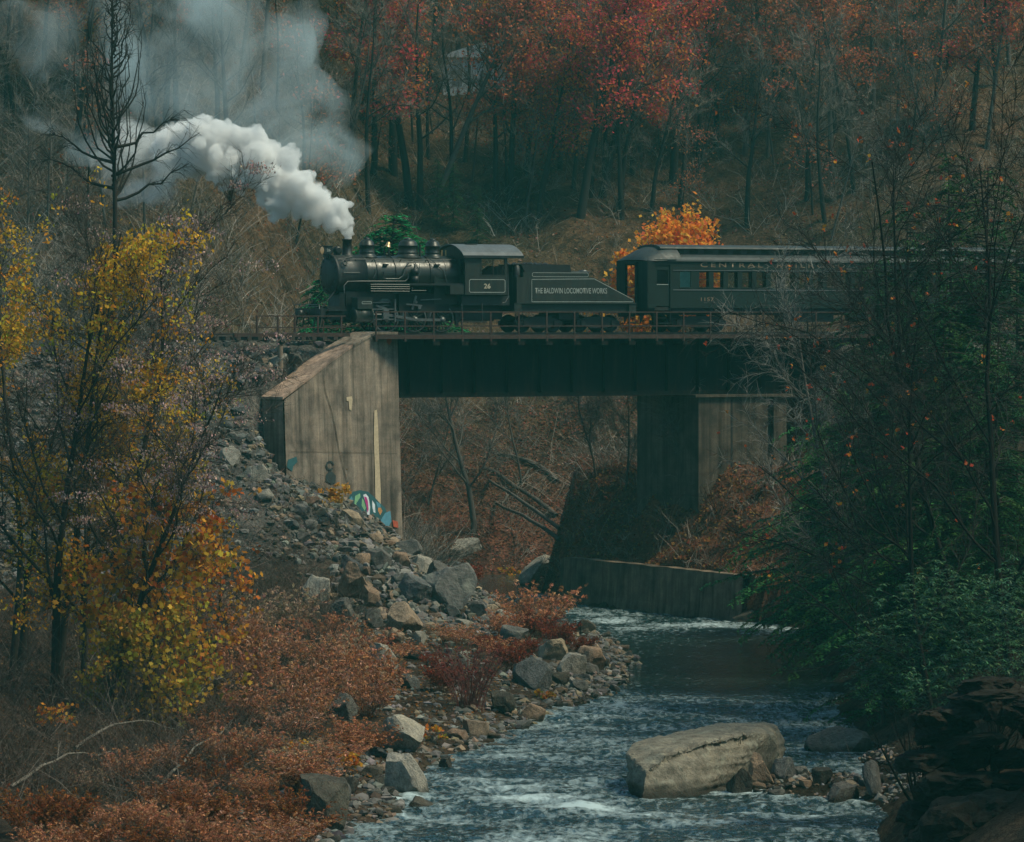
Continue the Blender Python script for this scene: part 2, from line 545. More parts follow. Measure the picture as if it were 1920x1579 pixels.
M['spray_pink'] = mat_plain("spray_pink", (0.45,0.03,0.20), 0.8)
M['spray_green'] = mat_plain("spray_green", (0.20,0.42,0.22), 0.8)
M['spray_orange'] = mat_plain("spray_orange", (0.52,0.24,0.08), 0.8)
M['spray_red'] = mat_plain("spray_red", (0.40,0.07,0.03), 0.8)
M['spray_black'] = mat_plain("spray_black", (0.02,0.03,0.03), 0.8)
M['house_wall'] = mat_plain("pale_siding", (0.55,0.60,0.62), 0.8)
M['house_roof'] = mat_plain("grey_shingle", (0.22,0.24,0.26), 0.8)
M['spall'] = mat_plain("fresh_spalled_concrete", (0.48,0.38,0.25), 0.9)
M['wood_post'] = mat_plain("weathered_wood", (0.20,0.15,0.11), 0.9)

def mat_glass():
    m = bpy.data.materials.new("window_glass")
    nt, n, l = nodes(m)
    out = n.new("ShaderNodeOutputMaterial")
    tr = n.new("ShaderNodeBsdfTransparent"); tr.inputs[0].default_value = (0.86, 0.9, 0.88, 1)
    gl = n.new("ShaderNodeBsdfGlossy"); gl.inputs["Roughness"].default_value = 0.05
    fr = n.new("ShaderNodeFresnel"); fr.inputs[0].default_value = 1.45
    mx = n.new("ShaderNodeMixShader")
    l.new(fr.outputs[0], mx.inputs[0]); l.new(tr.outputs[0], mx.inputs[1]); l.new(gl.outputs[0], mx.inputs[2])
    l.new(mx.outputs[0], out.inputs[0])
    return m
M['glass'] = mat_glass()

# ================================================================ track frame
TH = R(29.0)
TC, TS = math.cos(TH), math.sin(TH)
TY = 216.2                         # depth of the track centre line straight ahead
RAIL = 13.5                        # rail top above the river
def trk(s, n, z=0.0):
    """s along the track (rightwards, receding), n towards the camera, z absolute"""
    return Vector((TC * s + TS * n, TY + TS * s - TC * n, z))
def S(px, n=0.0):
    k = (px - 960.0) / FPX
    return (k * (TY - TC * n) - TS * n) / (TC - k * TS)
def ZP(py, s, n=0.0):
    """absolute height seen at row py, at track position (s, n)"""
    return pix(960, py, trk(s, n).y).z
def sn_of(x, y):
    return TC * x + TS * (y - TY), TS * x - TC * (y - TY)

# wing wall of the left abutment
C0 = trk(S(745, 1.9), 1.9)
E0 = trk(S(530, 4.7), 4.7)
WD = Vector((C0.x - E0.x, C0.y - E0.y, 0)); WLEN = WD.length; WD.normalize()     # from the free end to the bridge
WN = Vector((WD.y, -WD.x, 0))                                                     # outward, to river and camera
# river wall
RA = Vector((10.9, 208.6)); RB = Vector((2.66, 223.0))

LEFT = [(-7.5,60),(-6.2,100),(-4.55,120.8),(-3.5,128.5),(-2.7,140.7),(-1.4,146),(.74,155.6),(3.6,169),(5.0,184.7),(3.8,200),(1.2,212),(-.6,221),(-2,236),(-5,244)]
RIGHT = [(3.0,246.5),(1.7,242),(1.3,236),(1.9,229),(2.66,223),(10.9,208.6),(13.3,204),(13.2,190),(12.3,170),(11.8,150),(11.3,138),(10.4,126),(10.0,118),(9.4,100),(8.5,60)]
RIVER = np.array(LEFT + [(-5,246),(-2,247),(1,247.5)] + RIGHT)

def river_sd(x, y):
    """signed distance to the river outline, negative in the water; also nearest side"""
    x = np.asarray(x, float); y = np.asarray(y, float)
    d2 = np.full(x.shape, 1e18); inside = np.zeros(x.shape, bool)
    n = len(RIVER)
    for i in range(n):
        ax, ay = RIVER[i]; bx, by = RIVER[(i + 1) % n]
        ex, ey = bx - ax, by - ay
        t = np.clip(((x - ax) * ex + (y - ay) * ey) / (ex * ex + ey * ey), 0, 1)
        dd = (x - ax - t * ex) ** 2 + (y - ay - t * ey) ** 2
        d2 = np.minimum(d2, dd)
        c = (ay > y) != (by > y)
        with np.errstate(divide='ignore', invalid='ignore'):
            xi = ex * (y - ay) / (ey if ey != 0 else 1e-9) + ax
        inside ^= c & (x < xi)
    d = np.sqrt(d2)
    return np.where(inside, -d, d)

def center_x(y):
    yy = np.array([60, 120, 155, 185, 205, 223, 250]); xx = np.array([1, 2.7, 6.5, 9.5, 8.0, 1.6, 0])
    return np.interp(y, yy, xx)

def terrain(x, y, rough=True):
    x = np.asarray(x, float); y = np.asarray(y, float)
    d = river_sd(x, y)
    d = d + (fbm(x * 0.45, y * 0.45, 3, 3) * 1.2 if rough else 0)
    s, n = sn_of(x, y)
    left = x < center_x(y)
    # left bank: flat strip, then the embankment
    flat = 0.05 + 0.22 * np.clip(d, 0, 3) + 0.085 * np.clip(d - 3, 0, 40)
    nb = n + fbm(x * .25, y * .25, 3, 9) * 0.8
    E = 12.95 - 0.72 * np.clip(nb - 1.5, 0, 60)
    a = (x - E0.x) * WD.x + (y - E0.y) * WD.y
    b = (x - E0.x) * WN.x + (y - E0.y) * WN.y
    Fz = 7.15 - 0.38 * a - 0.52 * np.clip(b, 0, 60) + fbm(x * .5, y * .5, 3, 11) * 0.9
    Fz = Fz + 1.0 * np.clip(-a - 1.3 * np.clip(b, 0, 60) - 0.3, 0, 6)
    E = E + 0.2 * sstep(2.4, 1.7, np.abs(n)) * (s < -13)
    front = (b > -1.25) | (a > WLEN - 1.5)
    und = np.minimum(4.2 - 0.18 * (a - WLEN), 0.15 + 0.38 * np.clip(d, 0, 30))
    Eb = np.where(front, np.minimum(E, np.where(a > WLEN - 1.5, np.where(b > -1.0, np.minimum(Fz, np.maximum(und, Fz - 2)), und), Fz)), E)
    # far side of the left embankment
    Eb = np.where(n < -3.0, Eb + 0.75 * (n + 3.0), Eb)
    zl = np.maximum(flat, Eb)
    # right bank: steep, and the mound behind the river wall
    steep = 0.1 + 0.62 * np.clip(d, 0, 9) + 0.42 * np.clip(d - 9, 0, 40) + fbm(x * .3, y * .3, 4, 21) * 1.0
    rb = (x - RA.x) * 0.867 + (y - RA.y) * 0.498
    mound = np.where(rb > 0.5, 2.15 + 1.05 * np.clip(rb - 1.2 + fbm(x * .45, y * .45, 3, 7) * 2.4, 0, 4.2) + fbm(x * .7, y * .7, 3, 5) * 1.6, -1)
    tt = (x - RA.x) * -0.4966 + (y - RA.y) * 0.868
    mound = np.where(tt > 15.6, np.minimum(mound, 0.1 + 3.2 * np.clip(d, 0, 20)), mound)
    mound = np.where(y > 236, np.minimum(mound, 0.3 + 0.15 * d), mound)
    mound = np.where((y > 203) , mound, steep)
    ER = 12.95 - 0.75 * np.clip(np.abs(n) - 2.6, 0, 60)
    ER = np.where(s > 17.0, ER, ER - 3.0 * (17.0 - s))
    steep2 = np.where(y < 212, steep, 0)
    zr = np.maximum(np.maximum(mound, ER), np.where((y < 212) & (x > 11), steep2, 0.2 + 0.2 * np.clip(d, 0, 10)))
    z = np.where(left, zl, zr)
    # the wooded hillside behind
    sh = 34 * sstep(-6, -20, x) + 12 * sstep(14, 30, x)
    hill = 1.2 + 0.45 * (y - 249 + sh) + fbm(x * .09, y * .09, 4, 31) * 5 + fbm(x * .5, y * .5, 3, 33) * 0.8
    hill = np.where(y > 330, hill - 0.15 * (y - 330), hill)
    behind = np.where((y > 222) | ((n < -3) & (s < -4)) | ((n < -3) & (s > 14)), hill, -5)
    z = np.maximum(z, behind)
    bed = -np.minimum(1.4, 0.45 * np.abs(d)) - 0.03
    spit = 0.42 - 0.75 * (((x - 9.3) / 2.9) ** 2 + ((y - 134.5) / 4.2) ** 2) + fbm(x * 1.1, y * 1.1, 2, 15) * .5
    bed = np.maximum(bed, np.minimum(spit, .3))
    z = np.where(d < 0, bed, z)
    if rough:
        z = z + np.where(d > 0, fbm(x * 1.3, y * 1.3, 3, 41) * 0.25, 0)
    return z

def hz(x, y):
    return float(terrain(np.array([x]), np.array([y]))[0])

_ys = np.concatenate([np.arange(100, 240, 0.5), np.arange(240, 400, 1.0)])
def hit(px, py):
    """first ground point seen at a photo pixel"""
    p1 = pix(px, py, 1.0)
    xs = p1.x * _ys; zs = EYE + (p1.z - EYE) * _ys
    g = terrain(xs, _ys)
    w = np.where(zs <= g)[0]
    i = w[0] if len(w) else len(_ys) - 1
    return Vector((xs[i], _ys[i], g[i]))

# ---------------------------------------------------------------- ground sheet
def build_ground():
    xs = np.concatenate([np.arange(-90, -34, 2.5), np.arange(-34, 36, 0.5), np.arange(36, 90, 2.5)])
    ys = np.concatenate([np.arange(60, 112, 2.0), np.arange(112, 262, 0.5), np.arange(262, 345, 1.0), np.arange(345, 480, 5.0)])
    X, Y = np.meshgrid(xs, ys)
    Z = terrain(X, Y)
    nx, ny = len(xs), len(ys)
    v = np.stack([X, Y, Z], -1).reshape(-1, 3)
    i = np.arange(ny - 1)[:, None] * nx; j = np.arange(nx - 1)[None, :]
    f = np.stack([i + j, i + j + 1, i + j + 1 + nx, i + j + nx], -1).reshape(-1, 4)
    # what the ground is made of
    s, n = sn_of(X, Y)
    d = river_sd(X, Y)
    left = X < center_x(Y)
    nz = fbm(X * .2, Y * .2, 4, 51)[..., None]; nz2 = fbm(X * 1.1, Y * 1.1, 3, 53)[..., None]
    litter = np.array([.090,.068,.044]) + nz * np.array([.06,.015,.01])
    red = np.array([.15,.070,.046]) + nz2 * np.array([.06,.02,.02])
    soil = np.array([.060,.046,.036]) + nz * .02
    gravel = np.array([.105,.11,.112]) + nz2 * .06
    rsoil = np.array([.045,.038,.030]) + nz2 * .02
    c = np.where(left[..., None], soil, rsoil)
    hillm = sstep(224, 236, Y)[..., None]
    c = c * (1 - hillm) + litter * hillm
    redm = (sstep(224, 230, Y) * sstep(268, 250, Y) * sstep(-14, -6, X) * sstep(16, 4, X))[..., None]
    c = c * (1 - redm) + red * redm
    rbm = (X - RA.x) * 0.867 + (Y - RA.y) * 0.498
    mm_ = ((rbm > .3) & (Y > 205) & (Y < 240) & (X > 1) & (X < 16) & ~left)[..., None]
    c = np.where(mm_, np.array([.15,.072,.045]) + nz2 * np.array([.10,.05,.03]), c)
    E = 12.95 - 0.70 * np.clip(n - 2.2, 0, 60)
    gm = (left & (Y < 224)) * sstep(17, 12, n) * sstep(1.0, 3.5, Z) * (s < 2)
    gm = (gm * np.clip(0.55 + 1.6 * nz[..., 0] + .3, 0, 1))[..., None]
    c = c * (1 - gm) + gravel * gm
    top = ((np.abs(n) < 4.5) & (Z > 12))[..., None]
    c = np.where(top, gravel, c)
    bedm = (d < 0)[..., None]
    c = np.where(bedm, np.array([.05,.042,.03]), c)
    g = Geo()
    g.add(v, f, 0, np.clip(c, 0.01, 1).reshape(-1, 3), smooth=True)
    o = g.build("ground", M['ground'])
    tag(o, kind="structure")
build_ground()

# ---------------------------------------------------------------- the river
def mat_water():
    m = bpy.data.materials.new("river_water")
    nt, n, l = nodes(m)
    at = n.new("ShaderNodeVertexColor"); at.layer_name = "tint"
    sep = n.new("ShaderNodeSeparateColor"); l.new(at.outputs[0], sep.inputs[0])
    v1 = coords(nt, (2.6, 1.7, 1)); v2 = coords(nt, (7, 5, 1)); v3 = coords(nt, (1, 1, 1))
    f1 = tex(nt, 1.0, 2, v1, 0.65); f2 = tex(nt, 1.0, 1, v2, 0.6)
    ad = n.new("ShaderNodeMath"); ad.operation = 'MULTIPLY_ADD'; ad.inputs[1].default_value = 0.35
    l.new(f2, ad.inputs[0]); l.new(f1, ad.inputs[2])
    hs = n.new("ShaderNodeMath"); hs.operation = 'MULTIPLY'
    l.new(ad.outputs[0], hs.inputs[0]); l.new(sep.outputs[1], hs.inputs[1])
    bp = n.new("ShaderNodeBump"); bp.inputs["Strength"].default_value = 1.0; bp.inputs["Distance"].default_value = 0.30
    l.new(hs.outputs[0], bp.inputs["Height"])
    b = n.new("ShaderNodeBsdfPrincipled")
    b.inputs["Base Color"].default_value = (0.012, 0.028, 0.030, 1)
    b.inputs["Roughness"].default_value = 0.10
    b.inputs["IOR"].default_value = 1.333
    l.new(bp.outputs[0], b.inputs["Normal"])
    fo = n.new("ShaderNodeBsdfPrincipled")
    fo.inputs["Base Color"].default_value = (0.48, 0.60, 0.62, 1); fo.inputs["Roughness"].default_value = 0.7
    f3 = tex(nt, 1.0, 3, coords(nt, (3.4, 1.5, 1)), 0.68, 0.5)
    mm = n.new("ShaderNodeMath"); mm.operation = 'ADD'
    l.new(f3, mm.inputs[0]); l.new(sep.outputs[0], mm.inputs[1])
    fm = ramp(nt, mm.outputs[0], [(0.58, (0, 0, 0)), (0.84, (0.42,) * 3), (1.15, (0.85,) * 3)])
    mx = n.new("ShaderNodeMixShader"); l.new(fm, mx.inputs[0]); l.new(b.outputs[0], mx.inputs[1]); l.new(fo.outputs[0], mx.inputs[2])
    out = n.new("ShaderNodeOutputMaterial"); l.new(mx.outputs[0], out.inputs[0])
    return m
M['water'] = mat_water()
WATER_ROCKS = []       # (x, y, r) filled before the river is made
def build_water():
    xs = np.arange(-13, 24, 0.15)
    ys = np.concatenate([np.arange(62, 112, 1.0), np.arange(112, 172, 0.13), np.arange(172, 256, 0.25)])
    X, Y = np.meshgrid(xs, ys)
    d = -river_sd(X, Y)
    calm = sstep(158, 176, Y + 6 * fbm(X * .3, Y * .1, 2, 71)) * sstep(206, 192, Y + 8 * fbm(X * .3, Y * .2, 2, 73))
    calm = np.maximum(calm, sstep(226, 232, Y))
    calm2 = sstep(12, 3, Y - 0) * 0
    act = (1 - calm) * (0.55 + 0.9 * np.clip(fbm(X * .12, Y * .08, 3, 75) + .4, 0, 1))
    h = fbm(X * .9, Y * 1.0, 4, 61, 0.62) * 0.30 + fbm(X * .35 + 3, Y * .5, 2, 63) * 0.22
    h = h * act + fbm(X * .6, Y * 1.2, 2, 65) * 0.015
    # standing waves of the near rapid and the sill below the wall
    foam = np.zeros_like(X)
    def streak(px, py, w, dpt, amp):
        p = pix(px, py, 1.0); yy = -EYE / (p.z - EYE); xx = p.x * yy
        q = np.exp(-((X - xx) / w) ** 2 - ((Y - yy - 0.3 * np.sin(X * 1.3)) / dpt) ** 2)
        return q * amp * 0.8
    for px, py, w, dp, am in ((1010,1497,1.2,.8,.42),(1090,1515,1.3,.8,.55),(960,1478,1.0,.7,.34),(1180,1530,1.5,.7,.42),(900,1465,1.0,.8,.25),
                              (1160,1164,1.0,1.6,.32),(1225,1172,1.3,1.2,.22),(1460,1180,1.6,1.4,.34),(1540,1186,1.6,1.0,.36),(1330,1174,1.0,1.6,.2),(1110,1152,1.2,1.2,.22),(1190,1180,.8,1.0,.25),(1400,1190,1.0,1.0,.25),
                              (960,1420,2.0,1.0,.16),(1000,1395,1.5,1.0,.15),(1130,1385,1.2,1.0,.14),(880,1540,1.2,.8,.25),(780,1530,1.0,.8,.2),(1380,1530,1.0,.4,.35),(1500,1528,1.2,.4,.3),(1300,1545,1.5,.5,.25),(1100,1345,1.6,1.2,.13),(1250,1310,2.0,1.5,.14),(1450,1320,2.0,1.5,.14)):
        foam += streak(px, py, w, dp, am)
    for x, y, r in WATER_ROCKS:
        q = np.sqrt((X - x) ** 2 + (Y - y) ** 2)
        foam += 0.12 * np.exp(-((q - r) / 0.25) ** 2) * (act > .25)
    foam += 0 + act * (0.13 + 0.20 * np.clip(fbm(X * .5, Y * .35, 3, 77) * 2.2, -.4, 1))
    h += foam * 0.22 * (0.6 + fbm(X * 2.5, Y * 2.5, 3, 81))
    Z = h * 0.9
    T = terrain(X, Y)
    nx, ny = len(xs), len(ys)
    idx = np.arange(nx * ny).reshape(ny, nx)
    keep = (T < 0.45)
    k = keep[:-1, :-1] | keep[1:, :-1] | keep[:-1, 1:] | keep[1:, 1:]
    f = np.stack([idx[:-1, :-1][k], idx[:-1, 1:][k], idx[1:, 1:][k], idx[1:, :-1][k]], -1)
    used = np.zeros(nx * ny, bool); used[f.ravel()] = True
    remap = np.cumsum(used) - 1
    v = np.stack([X, Y, Z], -1).reshape(-1, 3)[used]
    c = np.stack([foam, np.clip(act * 1.0 + 0.13, 0, 1.2), act], -1).reshape(-1, 3)[used]
    g = Geo(); g.add(v, remap[f], 0, c, smooth=True)
    tag(g.build("river", M['water']), kind="structure")

# ================================================================ abutments and river wall
def wallpt(u, t, z):
    """u from the free end of the wing wall to the bridge, t outwards"""
    p = E0 + WD * u + WN * t
    return (p.x, p.y, z)

def build_wing():
    root = thing("bridge_abutment", "tall streaked concrete abutment with sloping wing wall and graffiti, at the girder's near end", "abutment", (C0.x, C0.y, 3.0))
    ox, oy, oz = C0.x, C0.y, 3.0
    def P(u, t, z): q = wallpt(u, t, z); return (q[0] - ox, q[1] - oy, q[2] - oz)
    L = WLEN; TK = 1.35
    uf = L * (1 - (745 - 702) / 215.0)          # where the flat top begins
    zt = 13.42; ze = 10.45
    prof = [(0, ze), (uf * .25, ze + (zt-ze) * .27), (uf * .5, ze + (zt-ze) * .55), (uf * .75, ze + (zt-ze)*.8), (uf, zt), (L, zt)]
    g = Geo()
    NU, NZ = 40, 26
    us = np.linspace(0, L, NU)
    tops = np.interp(us, [p[0] for p in prof], [p[1] for p in prof]) - 0.02
    def bat(z): return 0.30 * max(0, (zt - z)) / 9.0     # slight batter
    vv = []
    rs = random.Random(4)
    for i, u in enumerate(us):
        for k in range(NZ):
            z = 2.4 + (tops[i] - 2.4) * k / (NZ - 1)
            e = 0.012 * (mnoise.noise(Vector((u * 1.1, z * 1.1, 3))) + mnoise.noise(Vector((u * 4, z * 4, 7)))*.5)
            vv.append(P(u, bat(z) + e, z))
    f = [(i*NZ+k, (i+1)*NZ+k, (i+1)*NZ+k+1, i*NZ+k+1) for i in range(NU-1) for k in range(NZ-1)]
    g.add(vv, f, 0)
    # end face, back, river face
    g.add([P(0, bat(2.4), 2.4), P(0, 0, tops[0]), P(0, -TK, tops[0]), P(0, -TK, 2.4)], [(0,1,2,3)], 0)
    for i in range(NU - 1):
        g.add([P(us[i], -TK, 2.4), P(us[i+1], -TK, 2.4), P(us[i+1], -TK, tops[i+1]), P(us[i], -TK, tops[i])], [(0,3,2,1)], 0)
        g.add([P(us[i], 0, tops[i]), P(us[i+1], 0, tops[i+1]), P(us[i+1], -TK, tops[i+1]), P(us[i], -TK, tops[i])], [(0,1,2,3)], 0)
    g.add([P(L, bat(2.4), 2.4), P(L, 0, zt-.02), P(L, -TK, zt-.02), P(L, -TK, 2.4)], [(0,3,2,1)], 0)
    g.build("wall_face", M['concrete'], root)
    # body behind, under the girder seat
    g = Geo()
    s0 = S(745, 1.9)
    for (a, b, z0, z1) in ((s0 - 3.0, s0 - 0.02, 2.4, 10.35), (s0 - 3.0, s0 - 1.4, 10.33, 13.1)):
        q = []
        for z in (z0, z1):
            for (ss, nn) in ((a, -3.4), (b, -3.4), (b, 1.2), (a, 1.2)):
                w = trk(ss, nn, z); q.append((w.x - ox, w.y - oy, w.z - oz))
        g.add(q, [(0,3,2,1),(4,5,6,7),(0,1,5,4),(1,2,6,5),(2,3,7,6),(3,0,4,7)], 0)
    g.build("abutment_body", M['concrete'], root)
    # coping slabs
    cuts = [0, uf * .25, uf * .5, uf * .75, uf, L]
    for i in range(5):
        u0, u1 = cuts[i] - (0.06 if i == 0 else 0) + 0.008, cuts[i+1] - 0.008
        z0, z1 = np.interp([cuts[i], cuts[i+1]], [p[0] for p in prof], [p[1] for p in prof])
        g = Geo()
        q = [P(u0, .05, z0-.0), P(u1, .05, z1-.0), P(u1, -TK-.05, z1-.0), P(u0, -TK-.05, z0-.0), P(u0, .05, z0+.12), P(u1, .05, z1+.12), P(u1, -TK-.05, z1+.12), P(u0, -TK-.05, z0+.12)]
        g.add(q, [(0,3,2,1),(4,5,6,7),(0,1,5,4),(1,2,6,5),(2,3,7,6),(3,0,4,7)], 0)
        g.build("coping", M['coping'] if i < 3 else M['concrete'], root)
    # stains and paint on the face: thin sheets a few millimetres proud
    def sheet(name, poly, mat, off=0.03, label=None):
        # poly in photo pixels projected to the wall plane
        pts = []
        for px, py in poly:
            d = pix(px, py, 1.0) - Vector((0, 0, EYE))
            o = Vector((0, 0, EYE))
            def plane(tt):
                p0 = E0 + WN * tt
                k = (Vector((p0.x, p0.y, 0)) - Vector((o.x, o.y, 0))).dot(WN) / Vector((d.x, d.y, 0)).dot(WN)
                return o + d * k
            q = plane(0.0)
            q = plane(bat(q.z) + off)
            pts.append((q.x - ox, q.y - oy, q.z - oz))
        g = Geo(); g.add(pts, [tuple(range(len(pts)))], 0)
        o = g.build(name, M[mat], root)
        if label: o["label"] = label
        return o
    sheet("spalled_strip", [(702,770),(707,768),(709,800),(711,860),(714,920),(714,945),(704,940),(703,880),(701,820)], 'spall', .034, "pale fresh strip of spalled concrete")
    cr = [(606,702),(611,735),(622,770),(630,808),(637,850),(646,885),(652,906)]
    for i in range(len(cr) - 1):
        (x0, y0), (x1, y1) = cr[i], cr[i+1]; w0 = .7 if i % 2 else .4
        sheet("crack", [(x0 - w0, y0), (x0 + w0, y0), (x1 + .5, y1), (x1 - .5, y1)], 'concrete_shade', .033)
    for (x0, x1, y0) in ((545,745,846),):
        sheet("form_joint", [(x0, y0), (x1, y0 + 4), (x1, y0 + 4.7), (x0, y0 + .7)], 'concrete_shade', .03)
    sheet("spalled_patch", [(650,745),(660,743),(661,750),(659,770),(655,768),(654,752),(650,752)], 'spall', .034)
    # graffiti
    def blob(cx, cy, rx, ry, n=18, a0=0, a1=360):
        return [(cx + rx * math.cos(R(a0 + (a1-a0) * i / n)), cy + ry * math.sin(R(a0 + (a1-a0) * i / n))) for i in range(n if a1-a0 == 360 else n+1)]
    sheet("graffiti_paint", [(652,945),(655,930),(662,922),(675,919),(690,922),(702,932),(712,943),(722,952),(726,964),(730,972),(732,990),(700,985),(680,972),(660,965)], 'spray_teal', .038, "dark teal outline of spray-painted graffiti")
    sheet("graffiti_paint", [(654,938),(660,930),(662,940),(658,948),(653,946)], 'spray_blue', .042)
    sheet("graffiti_paint", [(666,930),(675,925),(676,932),(668,944),(670,958),(664,950)], 'spray_green', .042)
    sheet("graffiti_paint", [(679,934),(682,938),(686,952),(684,958),(678,948)], 'spray_green', .043)
    sheet("graffiti_paint", [(681,928),(686,926),(691,932),(694,950),(693,966),(688,966),(688,950),(684,938)], 'spray_white', .042)
    sheet("graffiti_paint", [(683,931),(687,932),(690,940),(691,955),(689,962),(687,948),(684,938)], 'spray_pink', .046)
    sheet("graffiti_paint", [(698,938),(703,946),(704,962),(700,960),(698,950)], 'spray_white', .043)
    sheet("graffiti_paint", [(709,952),(714,952),(717,958),(713,966),(709,958)], 'spray_orange', .043)
    sheet("graffiti_paint", [(705,940),(713,944),(714,951),(708,952)], 'spray_blue', .042)
    sheet("graffiti_paint", [(722,962),(732,958),(734,978),(728,988),(716,982),(709,984)], 'spray_blue', .042)
    sheet("graffiti_paint", [(736,975),(746,978),(747,990),(738,988)], 'spray_red', .042)
    # ring and smear
    for k in range(12):
        a = R(40 + k * 26); b = R(40 + (k + 1) * 26)
        sheet("graffiti_ring", [(619 + 8*math.cos(a), 873 + 9*math.sin(a)), (619 + 8*math.cos(b), 873 + 9*math.sin(b)), (619 + 5*math.cos(b), 873 + 6*math.sin(b)), (619 + 5*math.cos(a), 873 + 6*math.sin(a))], 'spray_black', .04)
    sheet("graffiti_smear", [(612,890),(616,884),(622,884),(630,892),(629,905),(620,908),(611,902)], 'spray_black', .036)
    sheet("graffiti_smear", [(540,862),(556,856),(558,866),(550,874),(548,884),(538,876)], 'spray_teal', .036)
    sheet("graffiti_smear", [(725,633),(732,630),(735,640),(730,647),(725,642)], 'spray_red', .036)
    # painted tag on the top of the flat coping
    g = Geo()
    def topq(pts, mat, off):
        g = Geo(); g.add([P(u, t, zt + .12 + off) for u, t in pts], [tuple(range(len(pts)))], 0)
        return g.build("graffiti_paint", M[mat], root)
    topq([(uf+.1,-.1),(uf+1.5,-.05),(uf+1.6,-1.2),(uf+.2,-1.25)], 'spray_white', .004)
    topq([(uf+.3,-.2),(uf+.9,-.15),(uf+.8,-.7),(uf+.35,-.8)], 'spray_blue', .008)
    topq([(uf+1.0,-.35),(uf+1.4,-.3),(uf+1.35,-.8),(uf+1.0,-.7)], 'spray_red', .008)
build_wing()

def solid_track(g, s0, s1, n0, n1, z0, z1, org, mat=0):
    q = []
    for z in (z0, z1):
        for (ss, nn) in ((s0, n0), (s1, n0), (s1, n1), (s0, n1)):
            w = trk(ss, nn, z); q.append((w.x - org[0], w.y - org[1], w.z - org[2]))
    g.add(q, [(0,1,2,3),(7,6,5,4),(0,4,5,1),(1,5,6,2),(2,6,7,3),(3,7,4,0)], mat)

def build_pier():
    sA, sB = S(1310, 2.3), S(1476, 2.3)
    o = trk(sA, 2.3, 4.0)
    root = thing("bridge_pier", "broad shaded concrete pier under the girder, rising from the leafy far bank", "pier", o)
    g = Geo()
    sm = S(1440, 2.3); se = S(1452, 2.3)
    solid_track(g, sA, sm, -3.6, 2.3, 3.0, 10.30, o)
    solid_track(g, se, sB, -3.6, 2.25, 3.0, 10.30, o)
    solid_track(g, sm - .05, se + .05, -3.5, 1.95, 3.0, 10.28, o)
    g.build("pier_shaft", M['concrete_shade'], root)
    g = Geo()
    sc = S(1372, 2.3)
    solid_track(g, sc - .04, sc + .04, 2.3, 2.312, 4.5, 10.2, o)
    g.build("joint", M['dark'], root)
    g = Geo()
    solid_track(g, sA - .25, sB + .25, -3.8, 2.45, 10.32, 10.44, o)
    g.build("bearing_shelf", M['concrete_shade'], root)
build_pier()

def build_river_wall():
    A = Vector((RA.x, RA.y, 0)); B = Vector((RB.x, RB.y, 0))
    D = (B - A).normalized(); Nn = Vector((-D.y, D.x, 0))
    if Nn.y > 0: Nn = -Nn
    L = (B - A).length
    root = thing("river_wall", "low stained concrete retaining wall standing in the river below the bridge", "retaining wall", A)
    g = Geo()
    NU, NZ = 60, 14
    vv = []
    top = lambda u: 2.18 + 0.10 * u / L + 0.05 * mnoise.noise(Vector((u * .8, 0, 1)))
    for i in range(NU):
        u = L * i / (NU - 1) - 0.0
        for k in range(NZ):
            z = -1.5 + (top(u) + 1.5) * k / (NZ - 1)
            e = 0.05 * mnoise.noise(Vector((u * .9, z * .9, 5))) + (0.04 if z < 0.4 else 0)
            p = D * u + Nn * (0.12 + e + 0.05 * (2.2 - z)); vv.append((p.x, p.y, z))
    g.add(vv, [(i*NZ+k, i*NZ+k+1, (i+1)*NZ+k+1, (i+1)*NZ+k) for i in range(NU-1) for k in range(NZ-1)], 0)
    for i in range(NU - 1):
        u0, u1 = L * i / (NU-1), L * (i+1) / (NU-1)
        a0 = D * u0 + Nn * .12; a1 = D * u1 + Nn * .12; b0 = D * u0 - Nn * .55; b1 = D * u1 - Nn * .55
        g.add([(a0.x,a0.y,top(u0)),(a1.x,a1.y,top(u1)),(b1.x,b1.y,top(u1)),(b0.x,b0.y,top(u0))], [(0,1,2,3)], 0)
        g.add([(b0.x,b0.y,-1.5),(b1.x,b1.y,-1.5),(b1.x,b1.y,top(u1)),(b0.x,b0.y,top(u0))], [(0,1,2,3)], 0)
    # far end return
    a = D * L + Nn * .3; b = D * L - Nn * 3.0
    g.add([(a.x,a.y,-1.5),(b.x,b.y,-1.5),(b.x,b.y,2.2),(a.x,a.y,2.2)], [(0,1,2,3)], 0)
    g.build("wall_face", M['concrete_dark'], root)
    # rock cap that overhangs the wall
build_river_wall()

